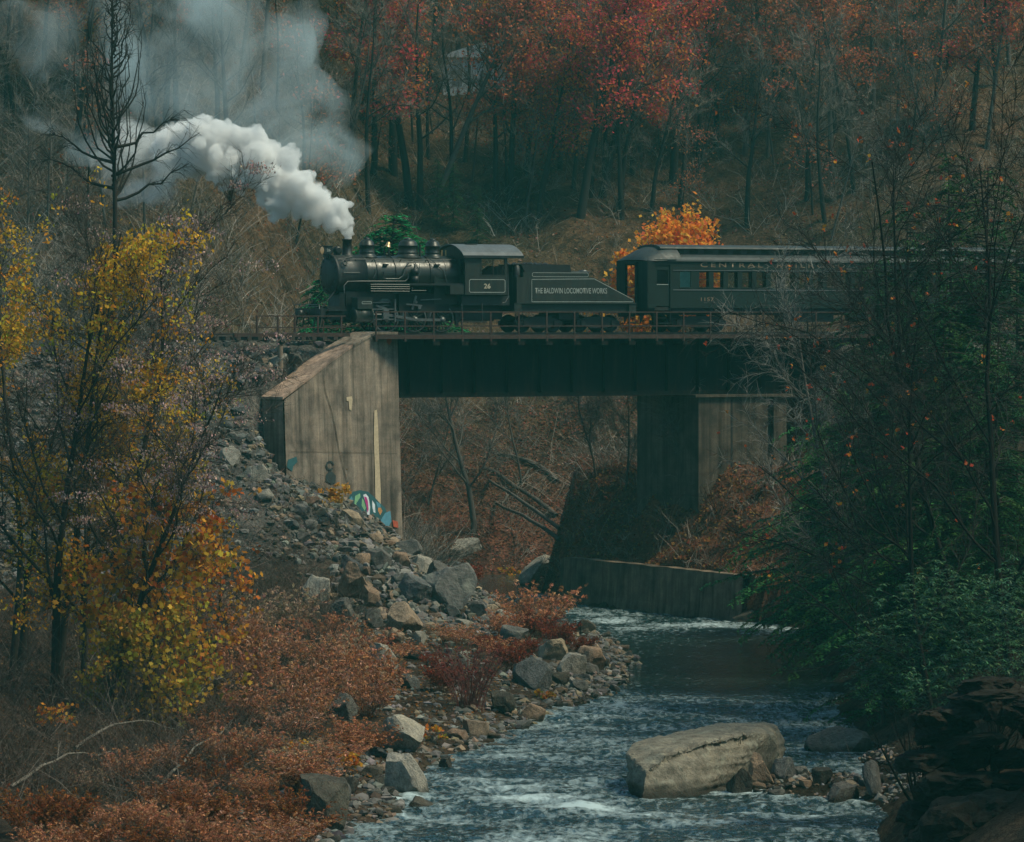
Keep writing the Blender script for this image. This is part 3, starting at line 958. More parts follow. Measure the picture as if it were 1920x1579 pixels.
# ================================================================ bridge
def build_bridge():
    sL, sR = S(747, 1.5), S(1640, 1.5)
    o = trk(sL, 0, 10.44)
    root = thing("railway_bridge", "dark steel plate girder bridge carrying the train across the river", "bridge", o, TH)
    def LB(s): return s - sL
    zt, zb = 13.22 - 10.44, 0.0
    n_g = 1.5
    for side in (1, -1):
        y = -n_g * side
        g = Geo(); g.box(0, LB(sR), y - .012, y + .012, .03, zt - .03); web = g.build("girder_web", M['girder'], root)
        g = Geo(); g.box(0, LB(sR), y - .24, y + .24, zt - .03, zt + .02); g.build("top_flange", M['girder'], root)
        g = Geo(); g.box(0, LB(sR), y - .24, y + .24, zb - .02, zb + .03); g.build("bottom_flange", M['girder'], root)
        if side == 1:
            g = Geo(); g.box(0.02, LB(sR) - .02, y - .10, y - .012, .03, .20); g.build("flange_angle", M['girder'], root)
            g = Geo(); g.box(0.02, LB(sR) - .02, y - .10, y - .012, zt - .2, zt - .03); g.build("flange_angle", M['girder'], root)
            st = Geo(); st.box(-.05, .05, -.15, 0, .2, zt - .2); st.box(-.012, .012, -.22, 0, .2, zt - .2)
            me = st.mesh("stiffener", M['girder'])
            k = 0
            x = 0.5
            while x < LB(sR):
                link("stiffener", me, root, (x, y - .012, 0)); x += 1.78
    # cross frames
    g = Geo()
    x = 1.0
    while x < LB(sR):
        g.bar((x, -n_g + .02, .1), (x, n_g - .02, zt - .1), .1, .1, 0, (1,0,0)); g.bar((x, -n_g + .02, zt - .1), (x, n_g - .02, .1), .1, .1, 0, (1,0,0)); x += 3.56
    g.build("cross_bracing", M['girder'], root)
    # walkway, kerb channel, brackets, railing
    w0 = S(703, 2.75)
    g = Geo(); g.box(LB(w0), LB(sR), -2.70, -1.45, zt + .06, zt + .10); g.build("walkway", M['tie'], root)
    g = Geo(); g.box(LB(w0), LB(sR), -2.80, -2.70, zt - .02, zt + .18); g.build("edge_channel", M['rust'], root)
    bk = Geo(); bk.box(-.17, .17, -2.72, -1.75, -.27, 0.04); bk.box(-.19, .19, -2.74, -2.70, -.30, .0)
    bme = bk.mesh("bracket", M['girder'])
    pst = Geo(); pst.box(-.035, .035, -.035, .035, 0, 1.22); pst.box(-.035, .05, -.06, .06, -0.2, .02)
    pme = pst.mesh("railing_post", M['rust'])
    s = w0 + .05; i = 0
    while s < sR:
        link("railing_post", pme, root, (LB(s), -2.76, zt + .18 - .12))
        if LB(s) > 0.6:
            link("bracket", bme, root, (LB(s) + .18, 0, zt - .02))
        s += 1.53; i += 1
    for zz, w in ((1.20, .055), (0.53, .05)):
        g = Geo(); g.box(LB(w0), LB(sR), -2.76 - w/2, -2.76 + w/2, zt + .06 + zz - w/2, zt + .06 + zz + w/2); g.build("handrail", M['rust'], root)
    # far side railing
    for zz, w in ((1.20, .055), (0.53, .05)):
        g = Geo(); g.box(LB(w0), LB(sR), 2.76 - w/2, 2.76 + w/2, zt + .06 + zz - w/2, zt + .06 + zz + w/2); g.build("handrail", M['rust'], root)
    s = w0 + .05
    while s < sR:
        link("railing_post", pme, root, (LB(s), 2.76, zt + .06)); s += 3.06
    # track on the bridge and beyond
    t0, t1 = S(300, 0), S(1760, 0) + 6
    tr = thing("railway_track", "railway track with dark sleepers running over bridge and embankment", "railway track", trk(0, 0, RAIL), TH)
    for y in (-.7175, .7175):
        g = Geo(); g.box(t0, t1, y - .035, y + .035, -.045, 0); g.box(t0, t1, y - .009, y + .009, -.15, -.045); g.box(t0, t1, y - .07, y + .07, -.165, -.15)
        g.build("rail", M['rail'], tr)
    tg = Geo(); tg.box(-.11, .11, -1.42, 1.42, -.34, -.167)
    tme = tg.mesh("sleeper", M['tie'])
    s = t0
    while s < min(t1, t0 + 62):
        link("sleeper", tme, tr, (s, 0, 0)); s += .56
    # short railing left of the abutment
    a0, a1 = S(478, 2.5), S(655, 2.5)
    rl = thing("trackside_railing", "short rusty railing on a beam beside the track left of the bridge", "railing", trk(a0, 2.5, 13.2), TH)
    g = Geo(); g.box(S(438, 2.5) - a0, a1 - a0, -.1, .1, .12, .28); g.build("beam", M['rust'], rl)
    pg = Geo(); pg.box(-.04, .04, -.04, .04, .28, 1.1); pm = pg.mesh("railing_post", M['rust'])
    for px in (482, 521, 553, 596, 640):
        link("railing_post", pm, rl, (S(px, 2.5) - a0, 0, 0))
    for z in (1.08, .55):
        g = Geo(); g.box(0.05, a1 - a0 - .2, -.028, .028, z - .028, z + .028); g.build("handrail", M['rust'], rl)
build_bridge()
HAZE = 0.0002

# ================================================================ smoke
def smoke_mesh(puffs, voxel, seed):
    """closed billowing skin around a chain of puffs (x, y, z, r)"""
    rs = random.Random(seed)
    bm = bmesh.new(); bmesh.ops.create_icosphere(bm, subdivisions=2, radius=1.0)
    base = np.array([v.co[:] for v in bm.verts]); fc = np.array([[v.index for v in f.verts] for f in bm.faces]); bm.free()
    q = np.array(puffs)
    vv = base[None] * q[:, 3][:, None, None] + q[:, None, :3]
    gs = Geo(); gs.add(vv.reshape(-1, 3), (fc[None] + (np.arange(len(q)) * len(base))[:, None, None]).reshape(-1, 3))
    me = gs.mesh("smoke", [])
    o = link("smoke", me)
    md = o.modifiers.new("skin", 'REMESH'); md.mode = 'VOXEL'; md.voxel_size = voxel; md.use_smooth_shade = True
    dg = bpy.context.evaluated_depsgraph_get(); dg.update()
    me2 = bpy.data.meshes.new_from_object(o.evaluated_get(dg))
    bpy.data.objects.remove(o); bpy.data.meshes.remove(me)
    me2.name = "smoke"
    return me2
def vol_mat(name, dens, color, aniso, scale=0.0, lo=.4, hi=.62, detail=3.0, step=None):
    m = bpy.data.materials.new(name); nt, n, l = nodes(m)
    if step: m.cycles.volume_step_rate = step
    out = n.new("ShaderNodeOutputMaterial"); v = n.new("ShaderNodeVolumePrincipled")
    v.inputs["Color"].default_value = (*color, 1); v.inputs["Anisotropy"].default_value = aniso
    v.inputs["Density"].default_value = dens
    if scale:
        f = tex(nt, scale, detail, coords(nt), .6, .8)
        mr = n.new("ShaderNodeMapRange"); mr.inputs[1].default_value = lo; mr.inputs[2].default_value = hi; mr.inputs[3].default_value = 0; mr.inputs[4].default_value = dens
        l.new(f, mr.inputs[0]); l.new(mr.outputs[0], v.inputs["Density"])
    l.new(v.outputs[0], out.inputs["Volume"])
    return m
def build_smoke():
    rs = random.Random(21)
    Y0 = trk(S(651), 0).y
    def chain(path, kids, kr, depth=.9, fine=False):
        puffs = []
        for px, py, rp in path:
            c = pix(px, py, Y0); r = rp * Y0 / FPX
            puffs.append((c.x, c.y, c.z, r * .8))
            for k in range(kids):
                u = Vector((rs.gauss(0,1), rs.gauss(0,1) * depth, rs.gauss(0,1))).normalized()
                q = c + u * r * rs.uniform(.62, .95); r2 = r * rs.uniform(*kr)
                puffs.append((q.x, q.y, q.z, r2))
                for m in range(4):
                    w = (u + Vector((rs.gauss(0,.7), rs.gauss(0,.7), rs.gauss(0,.7)))).normalized()
                    e = q + w * r2 * .9
                    r3 = r2 * rs.uniform(.3, .5); puffs.append((e.x, e.y, e.z, r3))
                    if fine:
                        for _ in range(2):
                            w2 = (w + Vector((rs.gauss(0,.8), rs.gauss(0,.8), rs.gauss(0,.8)))).normalized(); e2 = e + w2 * r3 * .9; puffs.append((e2.x, e2.y, e2.z, r3 * rs.uniform(.4, .6)))
        return puffs
    path = [(652,448,7),(653,436,11),(648,420,17),(634,412,24),(614,398,34),(592,384,40),(566,366,45),(538,348,50),(508,330,52),(476,312,55),(444,296,58),(412,284,58),(380,276,56),(350,276,50),(322,284,44),(520,392,24),(640,385,18)]
    me = smoke_mesh(chain(path, 18, (.20, .42), .9, True), .065, 1)
    me.materials.append(vol_mat("dense_smoke", 5.0, (.99, .99, .99), .15, 1.3, .36, .56, 4.0, .18))
    tag(link("smoke", me), "dense white smoke plume billowing left from the locomotive's stack", "smoke", kind="stuff")
    thin = [(300,300,60),(255,320,60),(215,330,50),(250,270,55),(210,290,40),(290,350,45)]
    me = smoke_mesh(chain(thin, 7, (.3, .5)), .14, 2)
    me.materials.append(vol_mat("thinning_smoke", .9, (.97, .98, .985), .1, .55, .40, .70, 3.0, .4))
    tag(link("thinning_smoke", me), "thinning grey smoke drifting past the spindly bare tree", "smoke", kind="stuff")
    veil = [(600,250,60),(560,180,95),(500,140,110),(460,110,110),(80,60,110),(120,150,90),(60,180,80),(140,260,60),(400,90,105),(330,80,105),(260,90,100),(200,120,80),(560,260,80),(480,220,90),(400,190,90),(320,180,90),(250,190,80),(640,290,50),(190,40,90),(300,10,100),(420,0,110),(540,40,70),(160,190,50),(620,320,40)]
    me = smoke_mesh(chain([(a, b, c) for a, b, c in veil], 6, (.3, .5), 1.0), .3, 3)
    for v in me.vertices: v.co.y += 6.5
    me.materials.append(vol_mat("smoke_veil", .50, (.82, .95, 1.0), .1, .22, .45, .86, 4.0, .5))
    tag(link("smoke_veil", me), "blue-grey veil of thin smoke hanging over the hillside at upper left", "smoke", kind="stuff")
build_smoke()

# ================================================================ haze
g = Geo(); g.box(-110, 110, -12, 500, -3.0, 95)
hz_o = g.build("haze", vol_mat("haze", HAZE, (.20, .98, .90), 0.0))
tag(hz_o, "faint bluish haze filling the valley", "haze", kind="stuff")

# ================================================================ train
def text_mesh(name, body, width, height, mat, bold=0.0, spacing=1.0):
    cu = bpy.data.curves.new("t", 'FONT')
    cu.body = body; cu.size = 1.0; cu.extrude = 0.0; cu.offset = bold; cu.space_character = spacing
    cu.resolution_u = 3
    o = bpy.data.objects.new("t", cu); COL.objects.link(o)
    dg = bpy.context.evaluated_depsgraph_get(); dg.update()
    me = bpy.data.meshes.new_from_object(o.evaluated_get(dg))
    bpy.data.objects.remove(o); bpy.data.curves.remove(cu)
    v = np.empty(len(me.vertices) * 3, dtype=np.float32); me.vertices.foreach_get("co", v); v = v.reshape(-1, 3)
    mn, mx = v.min(0), v.max(0)
    x = (v[:, 0] - mn[0]) / (mx[0] - mn[0]) * width
    z = (v[:, 1] - mn[1]) / (mx[1] - mn[1]) * height
    v2 = np.stack([x, np.zeros_like(x), z], -1).astype(np.float32)
    me.vertices.foreach_set("co", v2.ravel())
    me.name = name
    me.materials.clear(); me.materials.append(mat); me.update()
    return me

def frame_lines(g, pts, w, y, mat=0):
    """a painted line along a closed 2D outline (x, z), as thin flat strips"""
    n = len(pts)
    for i in range(n):
        a = Vector((pts[i][0], pts[i][1])); b = Vector((pts[(i+1) % n][0], pts[(i+1) % n][1]))
        d = (b - a).normalized(); q = Vector((-d.y, d.x)) * w / 2
        a = a - d * w / 2; b = b + d * w / 2
        g.add([(a.x - q.x, y, a.y - q.y), (b.x - q.x, y, b.y - q.y), (b.x + q.x, y, b.y + q.y), (a.x + q.x, y, a.y + q.y)], [(0,1,2,3)], mat)

def chamfer(x0, x1, z0, z1, c):
    return [(x0+c,z0),(x1-c,z0),(x1,z0+c),(x1,z1-c),(x1-c,z1),(x0+c,z1),(x0,z1-c),(x0,z0+c)]

def spoked_wheel(r, nsp, mat):
    """wheel in the XZ plane at the origin, axle along Y; outer face at negative Y"""
    g = Geo()
    rim = [(-.05, r*.86), (-.05, r*.985), (.06, r), (.06, r*.86), (-.05, r*.86)]
    g.lathe((0,0,0), (0,1,0), rim, 36, 0, True, False)
    g.lathe((0,0,0), (0,1,0), [(-.11, 0.001), (-.11, r*.2), (.05, r*.24), (.05, .001)], 20, 0, True, False)
    for k in range(nsp):
        a = 2 * math.pi * k / nsp
        d = Vector((math.cos(a), 0, math.sin(a)))
        g.bar(d * r * .15, d * r * .88, .05, .06, 0, (0,1,0))
    return g

def plain_wheel(r):
    g = Geo()
    g.lathe((0,0,0), (0,1,0), [(-.05, .001), (-.06, r*.3), (-.0, r*.45), (-.0, r*.75), (-.06, r*.86), (-.06, r*.97), (.05, r), (.06, r*1.06), (.09, r*1.06), (.09, .001)], 28, 0, True, False)
    return g

def build_loco():
    s0 = -7.0
    root = thing("steam_locomotive", "small black steam locomotive with smoking stack crossing the bridge", "locomotive", trk(s0, 0, RAIL), TH)
    X = lambda px, n=0.0: S(px, n) - s0
    zc = 2.75; r = 0.92
    xf = X(617); xs1 = X(690, .9); xb = -3.37 - s0
    # smokebox
    g = Geo(); g.lathe((xf, 0, zc), (1,0,0), [(0, r + .02), (.03, r + .035), (.10, r + .035), (.12, r + .01), (xs1 - xf - .06, r + .01), (xs1 - xf - .05, r + .04), (xs1 - xf, r + .04)], 48); sb = g.build("smokebox", M['smokebox'], root)
    g = Geo(); g.lathe((xf, 0, zc), (-1,0,0), [(0, r), (.02, r - .02), (.03, r * .80), (.05, r * .78), (.10, r * .66), (.14, r * .35), (.15, .001)], 40)
    fr = g.build("smokebox_door", M['smokebox'], root)
    for k in range(14):
        a = 2 * math.pi * k / 14
        g = Geo(); g.box(-.06, .0, -.04, .04, -.05, .05)
        o = g.build("door_clamp", M['loco_black'], fr, (xf - .02, math.cos(a) * r * .84, zc + math.sin(a) * r * .84)) if k else g.build("door_clamp", M['loco_black'], fr, (xf - .02, r * .84, zc))
    # boiler and its bands
    g = Geo(); g.lathe((xs1 + .001, 0, zc), (1,0,0), [(0, r - .03), (xb - xs1 - 1.4, r - .03), (xb - xs1 - 1.1, r), (xb - xs1 + .3, r)], 48); g.build("boiler", M['jacket'], root)
    for px in (706, 741, 806, 834):
        x = X(px, .8); g = Geo(); g.lathe((x, 0, zc), (1,0,0), [(0, r - .02), (0, r + .012), (.05, r + .012), (.05, r - .02)], 48, 0, False, False); g.build("boiler_band", M['loco_black'], root)
    # firebox sides
    g = Geo(); g.prism([(-.85, 1.35), (.85, 1.35), (.9, 2.75), (-.9, 2.75)], xb - 1.35, xb, 'x'); g.build("firebox", M['jacket'], root)
    # stack, domes
    x = X(651)
    g = Geo(); g.lathe((x, 0, zc + r - .12), (0,0,1), [(0, .42), (.10, .33), (.16, .235), (.80, .215), (.82, .25), (.88, .25), (.88, .17), (.5, .16)], 28); g.build("smokestack", M['loco_black'], root)
    def dome(name, px, rad, top, sx=1.0, flat=.55):
        x = X(px); zb = zc + r - .1
        h = top - zb
        g = Geo()
        prof = [(0, rad * 1.45), (.07, rad * 1.28), (.13, rad * 1.08), (.20, rad * 1.02), (.22, rad * 1.05), (.25, rad * 1.05), (.27, rad), (h * .62, rad), (h * .63, rad * 1.03), (h * .67, rad * 1.03), (h * .68, rad * .98), (h * .84, rad * .88), (h * .94, rad * .66), (h * .985, rad * .38), (h, .001)]
        g.lathe((0, 0, 0), (0,0,1), prof, 32)
        o = g.build(name, M['jacket'], root, (x, 0, zb)); o.scale = (sx, 1, 1)
        g = Geo(); g.lathe((0,0,h - .02), (0,0,1), [(0, rad * .42), (.06, rad * .42), (.07, rad * .3), (.11, .001)], 20); g.build("dome_cap", M['loco_black'], o)
        return o
    dome("sand_dome", 688, .36, 4.44)
    sd = dome("steam_dome", 765, .43, 4.44, 1.12)
    dome("sand_dome", 811, .35, 4.42)
    # safety valve beside the steam dome
    g = Geo(); g.cyl((X(781), -.35, 3.6), (X(781), -.35, 4.15), .05, 10); g.cyl((X(781), -.35, 4.15), (X(781), -.35, 4.2), .03, 8); g.build("safety_valve", M['loco_black'], root)
    # bell on its bracket
    x = X(725); zb = zc + r - .04
    g = Geo(); g.box(-.12, .12, -.2, .2, 0, .05); g.pipe([(0, -.2, .03), (0, -.24, .25), (0, -.17, .45)], .03, 8); g.pipe([(0, .2, .03), (0, .24, .25), (0, .17, .45)], .03, 8)
    for k in range(12):
        a = R(-10 + 200 * k / 11); b = R(-10 + 200 * (k+1) / 11)
        g.pipe([(.17*math.cos(a), 0, .26 - .17*math.sin(a)), (.17*math.cos(b), 0, .26 - .17*math.sin(b))], .025, 6)
    br = g.build("bell_bracket", M['loco_black'], root, (x, 0, zb))
    g = Geo(); g.lathe((.05, 0, .44), (.28, 0, .96), [(0, .17), (.03, .15), (.10, .115), (.20, .09), (.25, .05), (.27, .001)], 20); g.build("bell", M['brass'], br)
    # headlight
    x = X(612); zh = zc + r + .22
    g = Geo(); g.box(-.20, .24, -.19, .19, -.17, .19); g.box(-.23, .27, -.22, .22, .19, .22); g.box(-.1, .1, -.12, .12, -.34, -.17); hl = g.build("headlight", M['loco_black'], root, (x, 0, zh))
    g = Geo(); g.lathe((-.205, 0, 0), (-1,0,0), [(0, .17), (.02, .17), (.05, .12), (.06, .001)], 20); g.build("lamp_lens", M['lamp'], hl)
    t = link("lettering", text_mesh("lettering", "26", .20, .13, M['cream'], .02), hl, (-.07, -.196, -.06))
    # generator behind the headlight
    g = Geo(); g.lathe((X(632), -.2, zc + r + .22), (0,1,0), [(0, .12), (.02, .19), (.28, .19), (.34, .14), (.42, .14)], 16); g.box(X(632)-.12, X(632)+.12, -.12, .12, zc + r - .1, zc + r + .1); g.build("turbo_generator", M['loco_black'], root)
    # whistle, pop valves
    g = Geo()
    for px in (830, 838):
        g = Geo(); g.cyl((X(px), .1, 3.6), (X(px), .1, 3.95), .04, 8); g.build("pop_valve", M['brass'], root)
    # handrail with stanchions
    zh = zc + r * .78; yh = -r * .78
    g = Geo(); g.pipe([(xf + .1, yh + .02, zh), (xb - .1, yh - .02, zh + .02)], .018, 6); hr = g.build("handrail", M['pipe'], root)
    for px in (668, 700, 752, 800):
        x = X(px, .75); g = Geo(); g.bar((x, yh + .12, zh - .12), (x, yh, zh), .03, .03, 0, (1,0,0)); g.build("stanchion", M['loco_black'], hr)
    # running board
    g = Geo(); g.box(X(700, 1.3), xb, -1.36, -.82, 2.28, 2.33); g.box(X(700, 1.3), xb, -1.37, -1.34, 2.24, 2.34); g.build("running_board", M['loco_black'], root)
    g = Geo(); g.box(X(700, -1.3), xb, .82, 1.36, 2.28, 2.33); g.build("running_board", M['loco_black'], root)
    # pipework
    yb = -r - .04
    def P(px, py, n): s_ = S(px, n); return (s_ - s0, -n, ZP(py, s_, n) - RAIL)
    g = Geo(); g.pipe([P(719,510,.98), P(719,522,.98), P(724,523,.99), P(748,523,.99), P(756,517,.99), P(761,500,.95), P(766,493,.9), P(776,490,.87)], .035, 8); g.build("steam_pipe", M['pipe'], root)
    g = Geo(); g.pipe([P(646,552,1.1), P(645,536,1.05), P(652,528,1.0), P(680,527.5,1.0), P(760,527.5,1.02), P(765,522,1.0), P(766,513,.98)], .03, 8); g.build("steam_pipe", M['pipe'], root)
    for i, py in enumerate((533.5, 537.5, 541.5, 546)):
        g = Geo(); g.pipe([P(695,py,1.42), P(768,py + .6,1.42)], .026, 8); g.build("cooling_pipe", M['pipe'], root)
    g = Geo(); g.pipe([P(772,545,1.42), P(799,545,1.42)], .022, 6); g.pipe([P(772,538,1.42), P(774,541,1.42), P(772,545,1.42)], .022, 6); g.build("cooling_pipe", M['pipe'], root)
    # curl of pipe on the smokebox
    g = Geo()
    pts = [P(660,482,.72), P(648,484,.8), P(643,490,.88), P(644,496,.93), P(649,498,.95), P(651,493,.92), P(648,490,.9)]
    g.pipe(pts, .035, 8); g.build("curved_pipe", M['loco_black'], root)
    g = Geo(); g.pipe([P(645,511,.97), P(675,511,.97)], .014, 6); g.build("grab_bar", M['steel'], root)
    for q in ([P(706,500,.93), P(705,512,.98), P(700,522,1.0)], [P(806,485,.85), P(832,508,.96), P(838,530,1.0)]):
        g = Geo(); g.pipe(q, .018, 6); g.build("thin_pipe", M['pipe'], root)
    # air pump
    x = X(778, 1.1)
    g = Geo(); g.lathe((x, -1.1, 2.36), (0,0,1), [(0, .14), (.02, .19), (.30, .19), (.31, .11), (.40, .11), (.41, .18), (.62, .18), (.66, .1), (.72, .05), (.9, .03)], 20); g.box(x - .1, x + .1, -1.0, -.8, 2.6, 2.9); g.build("air_pump", M['loco_black'], root)
    g = Geo(); g.pipe([P(778,490,.95), P(782,500,1.1), P(786,505,1.12)], .02, 6); g.pipe([P(786,494,.98), P(788,510,1.12), P(784,520,1.15)], .016, 6); g.build("pump_pipes", M['pipe'], root)
    for px in (719, 815):
        x = X(px, .9); g = Geo(); g.prism([(0,0),(.26,0),(.30,.09),(.05,.09)], -r - .05, -r + .25, 'y'); g.build("step_plate", M['loco_black'], root, (x, 0.07, zc + .42))
    # tool box under the running board, near the cab
    g = Geo(); g.box(X(844, 1.4), X(871, 1.4), -1.42, -.9, 1.82, 2.24); g.build("tool_box", M['loco_green'], root)
    # ---- cab
    ca, cb = -3.37 - s0, -1.07 - s0
    z0c, z1c = 1.80, 3.66
    W = 1.47
    w0, w1 = X(903, W), X(946, W); wz0, wz1 = 2.76, 3.50
    for sgn in (-1, 1):
        g = Geo()
        ya, yb2 = (-W, -W + .05) if sgn < 0 else (W - .05, W)
        g.box(ca, w0, ya, yb2, z0c, z1c); g.box(w1, cb, ya, yb2, z0c, z1c); g.box(w0, w1, ya, yb2, z0c, wz0); g.box(w0, w1, ya, yb2, wz1, z1c)
        g.build("cab_wall", M['loco_green'], root)
    # front wall of the cab with arched top
    arch = [(-W, z1c)] + [(-W + 2*W*i/14, z1c + .52 * math.sin(math.pi * i / 14) ** .8) for i in range(1, 14)] + [(W, z1c)]
    g = Geo(); g.prism([(-W + .05, 1.9)] + [(max(-W+.05, min(W-.05, y)), z - .04) for y, z in arch] + [(W - .05, 1.9)], ca + .0, ca + .05, 'x'); g.build("cab_front", M['loco_green'], root)
    for y in (-1.18, 1.18):
        g = Geo(); g.box(ca - .01, ca - .004, y - .16, y + .16, 2.75, 3.5); g.build("front_window", M['glass'], root)
    g = Geo(); g.box(ca + .05, cb, -W + .06, W - .06, 1.85, 1.92); g.box(ca + .06, ca + .5, -.8, .8, 1.95, 3.2); g.build("cab_floor", M['dark'], root)
    # roof
    g = Geo()
    ra, rb = ca - .12, -.22 - s0
    outer = [(-W - .1, z1c + .0)] + [((-W - .1) + 2*(W+.1)*i/16, z1c + .02 + .56 * math.sin(math.pi * i / 16) ** .8) for i in range(1, 16)] + [(W + .1, z1c)]
    for i in range(len(outer) - 1):
        (y0, za), (y1, zb_) = outer[i], outer[i+1]
        g.add([(ra,y0,za),(rb,y0,za),(rb,y1,zb_),(ra,y1,zb_)], [(0,1,2,3)], 0, smooth=True)
        g.add([(ra,y0,za-.05),(rb,y0,za-.05),(rb,y1,zb_-.05),(ra,y1,zb_-.05)], [(3,2,1,0)], 0, smooth=True)
        g.add([(ra,y0,za-.05),(ra,y0,za),(ra,y1,zb_),(ra,y1,zb_-.05)], [(0,1,2,3)], 0)
        g.add([(rb,y0,za-.05),(rb,y0,za),(rb,y1,zb_),(rb,y1,zb_-.05)], [(3,2,1,0)], 0)
    rf = g.build("cab_roof", M['cab_roof'], root)
    g = Geo(); g.box(ra, rb, -W - .125, -W - .102, z1c - .1, z1c + .02); g.build("gutter", M['loco_black'], rf)
    g = Geo(); g.box((ca+cb)/2 - .5, (ca+cb)/2 + .1, -.4, .4, z1c + .56, z1c + .61); g.build("roof_hatch", M['loco_black'], rf)
    # window frames
    g = Geo()
    for (a, b, c, d) in ((w0, w1, wz0 - .04, wz0), (w0, w1, wz1, wz1 + .04), (w0 - .04, w0, wz0 - .04, wz1 + .04), (w1, w1 + .04, wz0 - .04, wz1 + .04), ((w0+w1)/2 - .02, (w0+w1)/2 + .02, wz0, wz1)):
        g.box(a, b, -W - .012, -W + .03, c, d)
    g.build("window_frame", M['loco_green'], root)
    g = Geo(); g.box(w0, (w0+w1)/2 - .02, -W + .02, -W + .025, wz0, wz1); g.build("window_pane", M['glass'], root)
    # driver's seat shape inside
    g = Geo(); g.prism([(w0 + .1, 2.3), (w1 - .1, 2.3), (w1 - .12, 3.1), (w1 - .4, 3.2), (w0 + .55, 3.0), (w0 + .2, 2.8)], -.9, -.5, 'y'); g.build("seat", M['dark'], root)
    # number panel
    g = Geo(); frame_lines(g, chamfer(X(880, W), X(947, W), 1.92, 2.53, .06), .03, -W - .006); g.build("number_panel_line", M['cream'], root)
    link("lettering", text_mesh("lettering", "26", .36, .24, M['gold'], .02), root, (X(913.5, W) - .18, -W - .006, 2.10))
    # rear grab iron
    g = Geo(); g.pipe([(cb + .05, -W + .05, 3.2), (cb + .05, -W, 1.7), (cb - .1, -W, 1.45), (cb - .25, -W + .02, 1.42)], .02, 6); g.build("grab_iron", M['steel'], root)
    # ---- frame, wheels and motion
    g = Geo()
    for y in (-.62, .62): g.box(-10.3 - s0, -.9 - s0, y - .05, y + .05, .62, 1.25)
    g.box(-3.4 - s0, -.8 - s0, -1.2, 1.2, 1.3, 1.75)
    g.box(-9.3 - s0, -8.2 - s0, -.6, .6, .9, 1.95)
    g.box(-8.2 - s0, -1.3 - s0, -.54, .54, .55, 1.9)
    g.build("frame", M['loco_black'], root)
    g = Geo(); g.box(-6.6 - s0, -3.9 - s0, -.85, .85, 1.0, 1.85); g.build("ash_pan", M['dark'], root)
    wr = .665
    dr = [X(724, .78), X(776, .78), X(827, .78)]
    wme = spoked_wheel(wr, 14, None).mesh("driving_wheel", M['loco_green'])
    ty = Geo(); ty.lathe((0,0,0), (0,1,0), [(-.065, wr*.9), (-.07, wr*.99), (.065, wr*1.0), (.07, wr*1.04), (.10, wr*1.04)], 36, 0, True, False); tme = ty.mesh("tyre", M['steel'])
    cw = Geo(); cw.prism([(wr*.82*math.cos(R(a)), wr*.82*math.sin(R(a))) for a in range(125, 236, 10)], -.075, .02, 'y'); cme = cw.mesh("counterweight", M['loco_black'])
    for x in dr:
        for sg in (-1, 1):
            w = link("driving_wheel", wme, root, (x, .76 * sg, wr))
            if sg > 0: w.rotation_euler = (0, 0, math.pi)
            link("tyre", tme, w); link("counterweight", cme, w)
        g = Geo(); g.cyl((x, -.7, wr), (x, .7, wr), .09, 12); g.build("axle", M['loco_black'], root)
    zr = wr - .06
    g = Geo(); g.bar((dr[0] - .14, -.96, zr), (dr[2] + .1, -.96, zr), .05, .13); 
    for x in dr: g.lathe((x, -1.0, zr), (0,1,0), [(0, .001), (0, .13), (.09, .13), (.09, .001)], 16)
    g.build("side_rod", M['steel'], root)
    xc0, xc1 = -9.2 - s0, -8.2 - s0
    g = Geo(); g.bar((dr[1], -1.07, zr), (xc1 + .75, -1.07, .86), .06, .13); g.build("main_rod", M['steel'], root)
    # cylinders and valve chests
    for sg in (-1, 1):
        yy = 1.08 * sg
        g = Geo(); g.lathe((xc0, yy, .82), (1,0,0), [(0, .001), (0, .33), (.05, .37), (.10, .37), (.10, .34), (.9, .34), (.9, .37), (.97, .37), (1.0, .3), (1.0, .001)], 28); cyl = g.build("cylinder", M['loco_green'], root)
        g = Geo(); g.box(xc0 + .12, xc1 - .08, yy - .32, yy + .32, 1.12, 1.62); g.box(xc0 + .08, xc1 - .04, yy - .34, yy + .34, 1.62, 1.66); vc = g.build("valve_chest", M['loco_green'], root)
        if sg < 0:
            g = Geo(); frame_lines(g, chamfer(xc0 + .35, xc1 - .15, 1.36, 1.46, .02), .025, yy - .326); g.build("valve_chest_line", M['cream'], vc)
        g = Geo(); g.box(xc1 + .02, xc1 + 1.25, yy - .05, yy + .05, 1.08, 1.14); g.box(xc1 + .02, xc1 + 1.25, yy - .05, yy + .05, .60, .66); g.box(xc1 + 1.2, xc1 + 1.28, yy - .09, yy + .3, .5, 1.6); g.build("crosshead_guides", M['steel'], root)
        g = Geo(); g.box(xc1 + .6, xc1 + .9, yy - .09, yy + .09, .64, 1.10); g.cyl((xc1, yy, .86), (xc1 + .65, yy, .86), .035, 10); g.build("crosshead", M['steel'], root)
        g = Geo(); g.cyl((xc1 - .05, yy + .02*sg, 1.42), (xc1 + .95, yy, 1.42), .03, 8); g.bar((xc1 + .25, yy, 1.28), (xc1 + .85, yy, 1.12), .05, .09); g.build("valve_rod", M['steel'], root)
    # link motion by the middle driver
    g = Geo(); x = dr[1]
    g.bar((x - .15, -.9, 1.1), (x + .05, -.92, 1.75), .05, .10); g.bar((x - .5, -.95, 1.35), (x + .35, -.95, 1.28), .05, .07); g.cyl((x + .2, -1.0, 1.2), (x + .2, -.85, 1.2), .09, 12); g.bar((x+.3,-.92,1.55),(x+1.4,-.92,1.6),.04,.05)
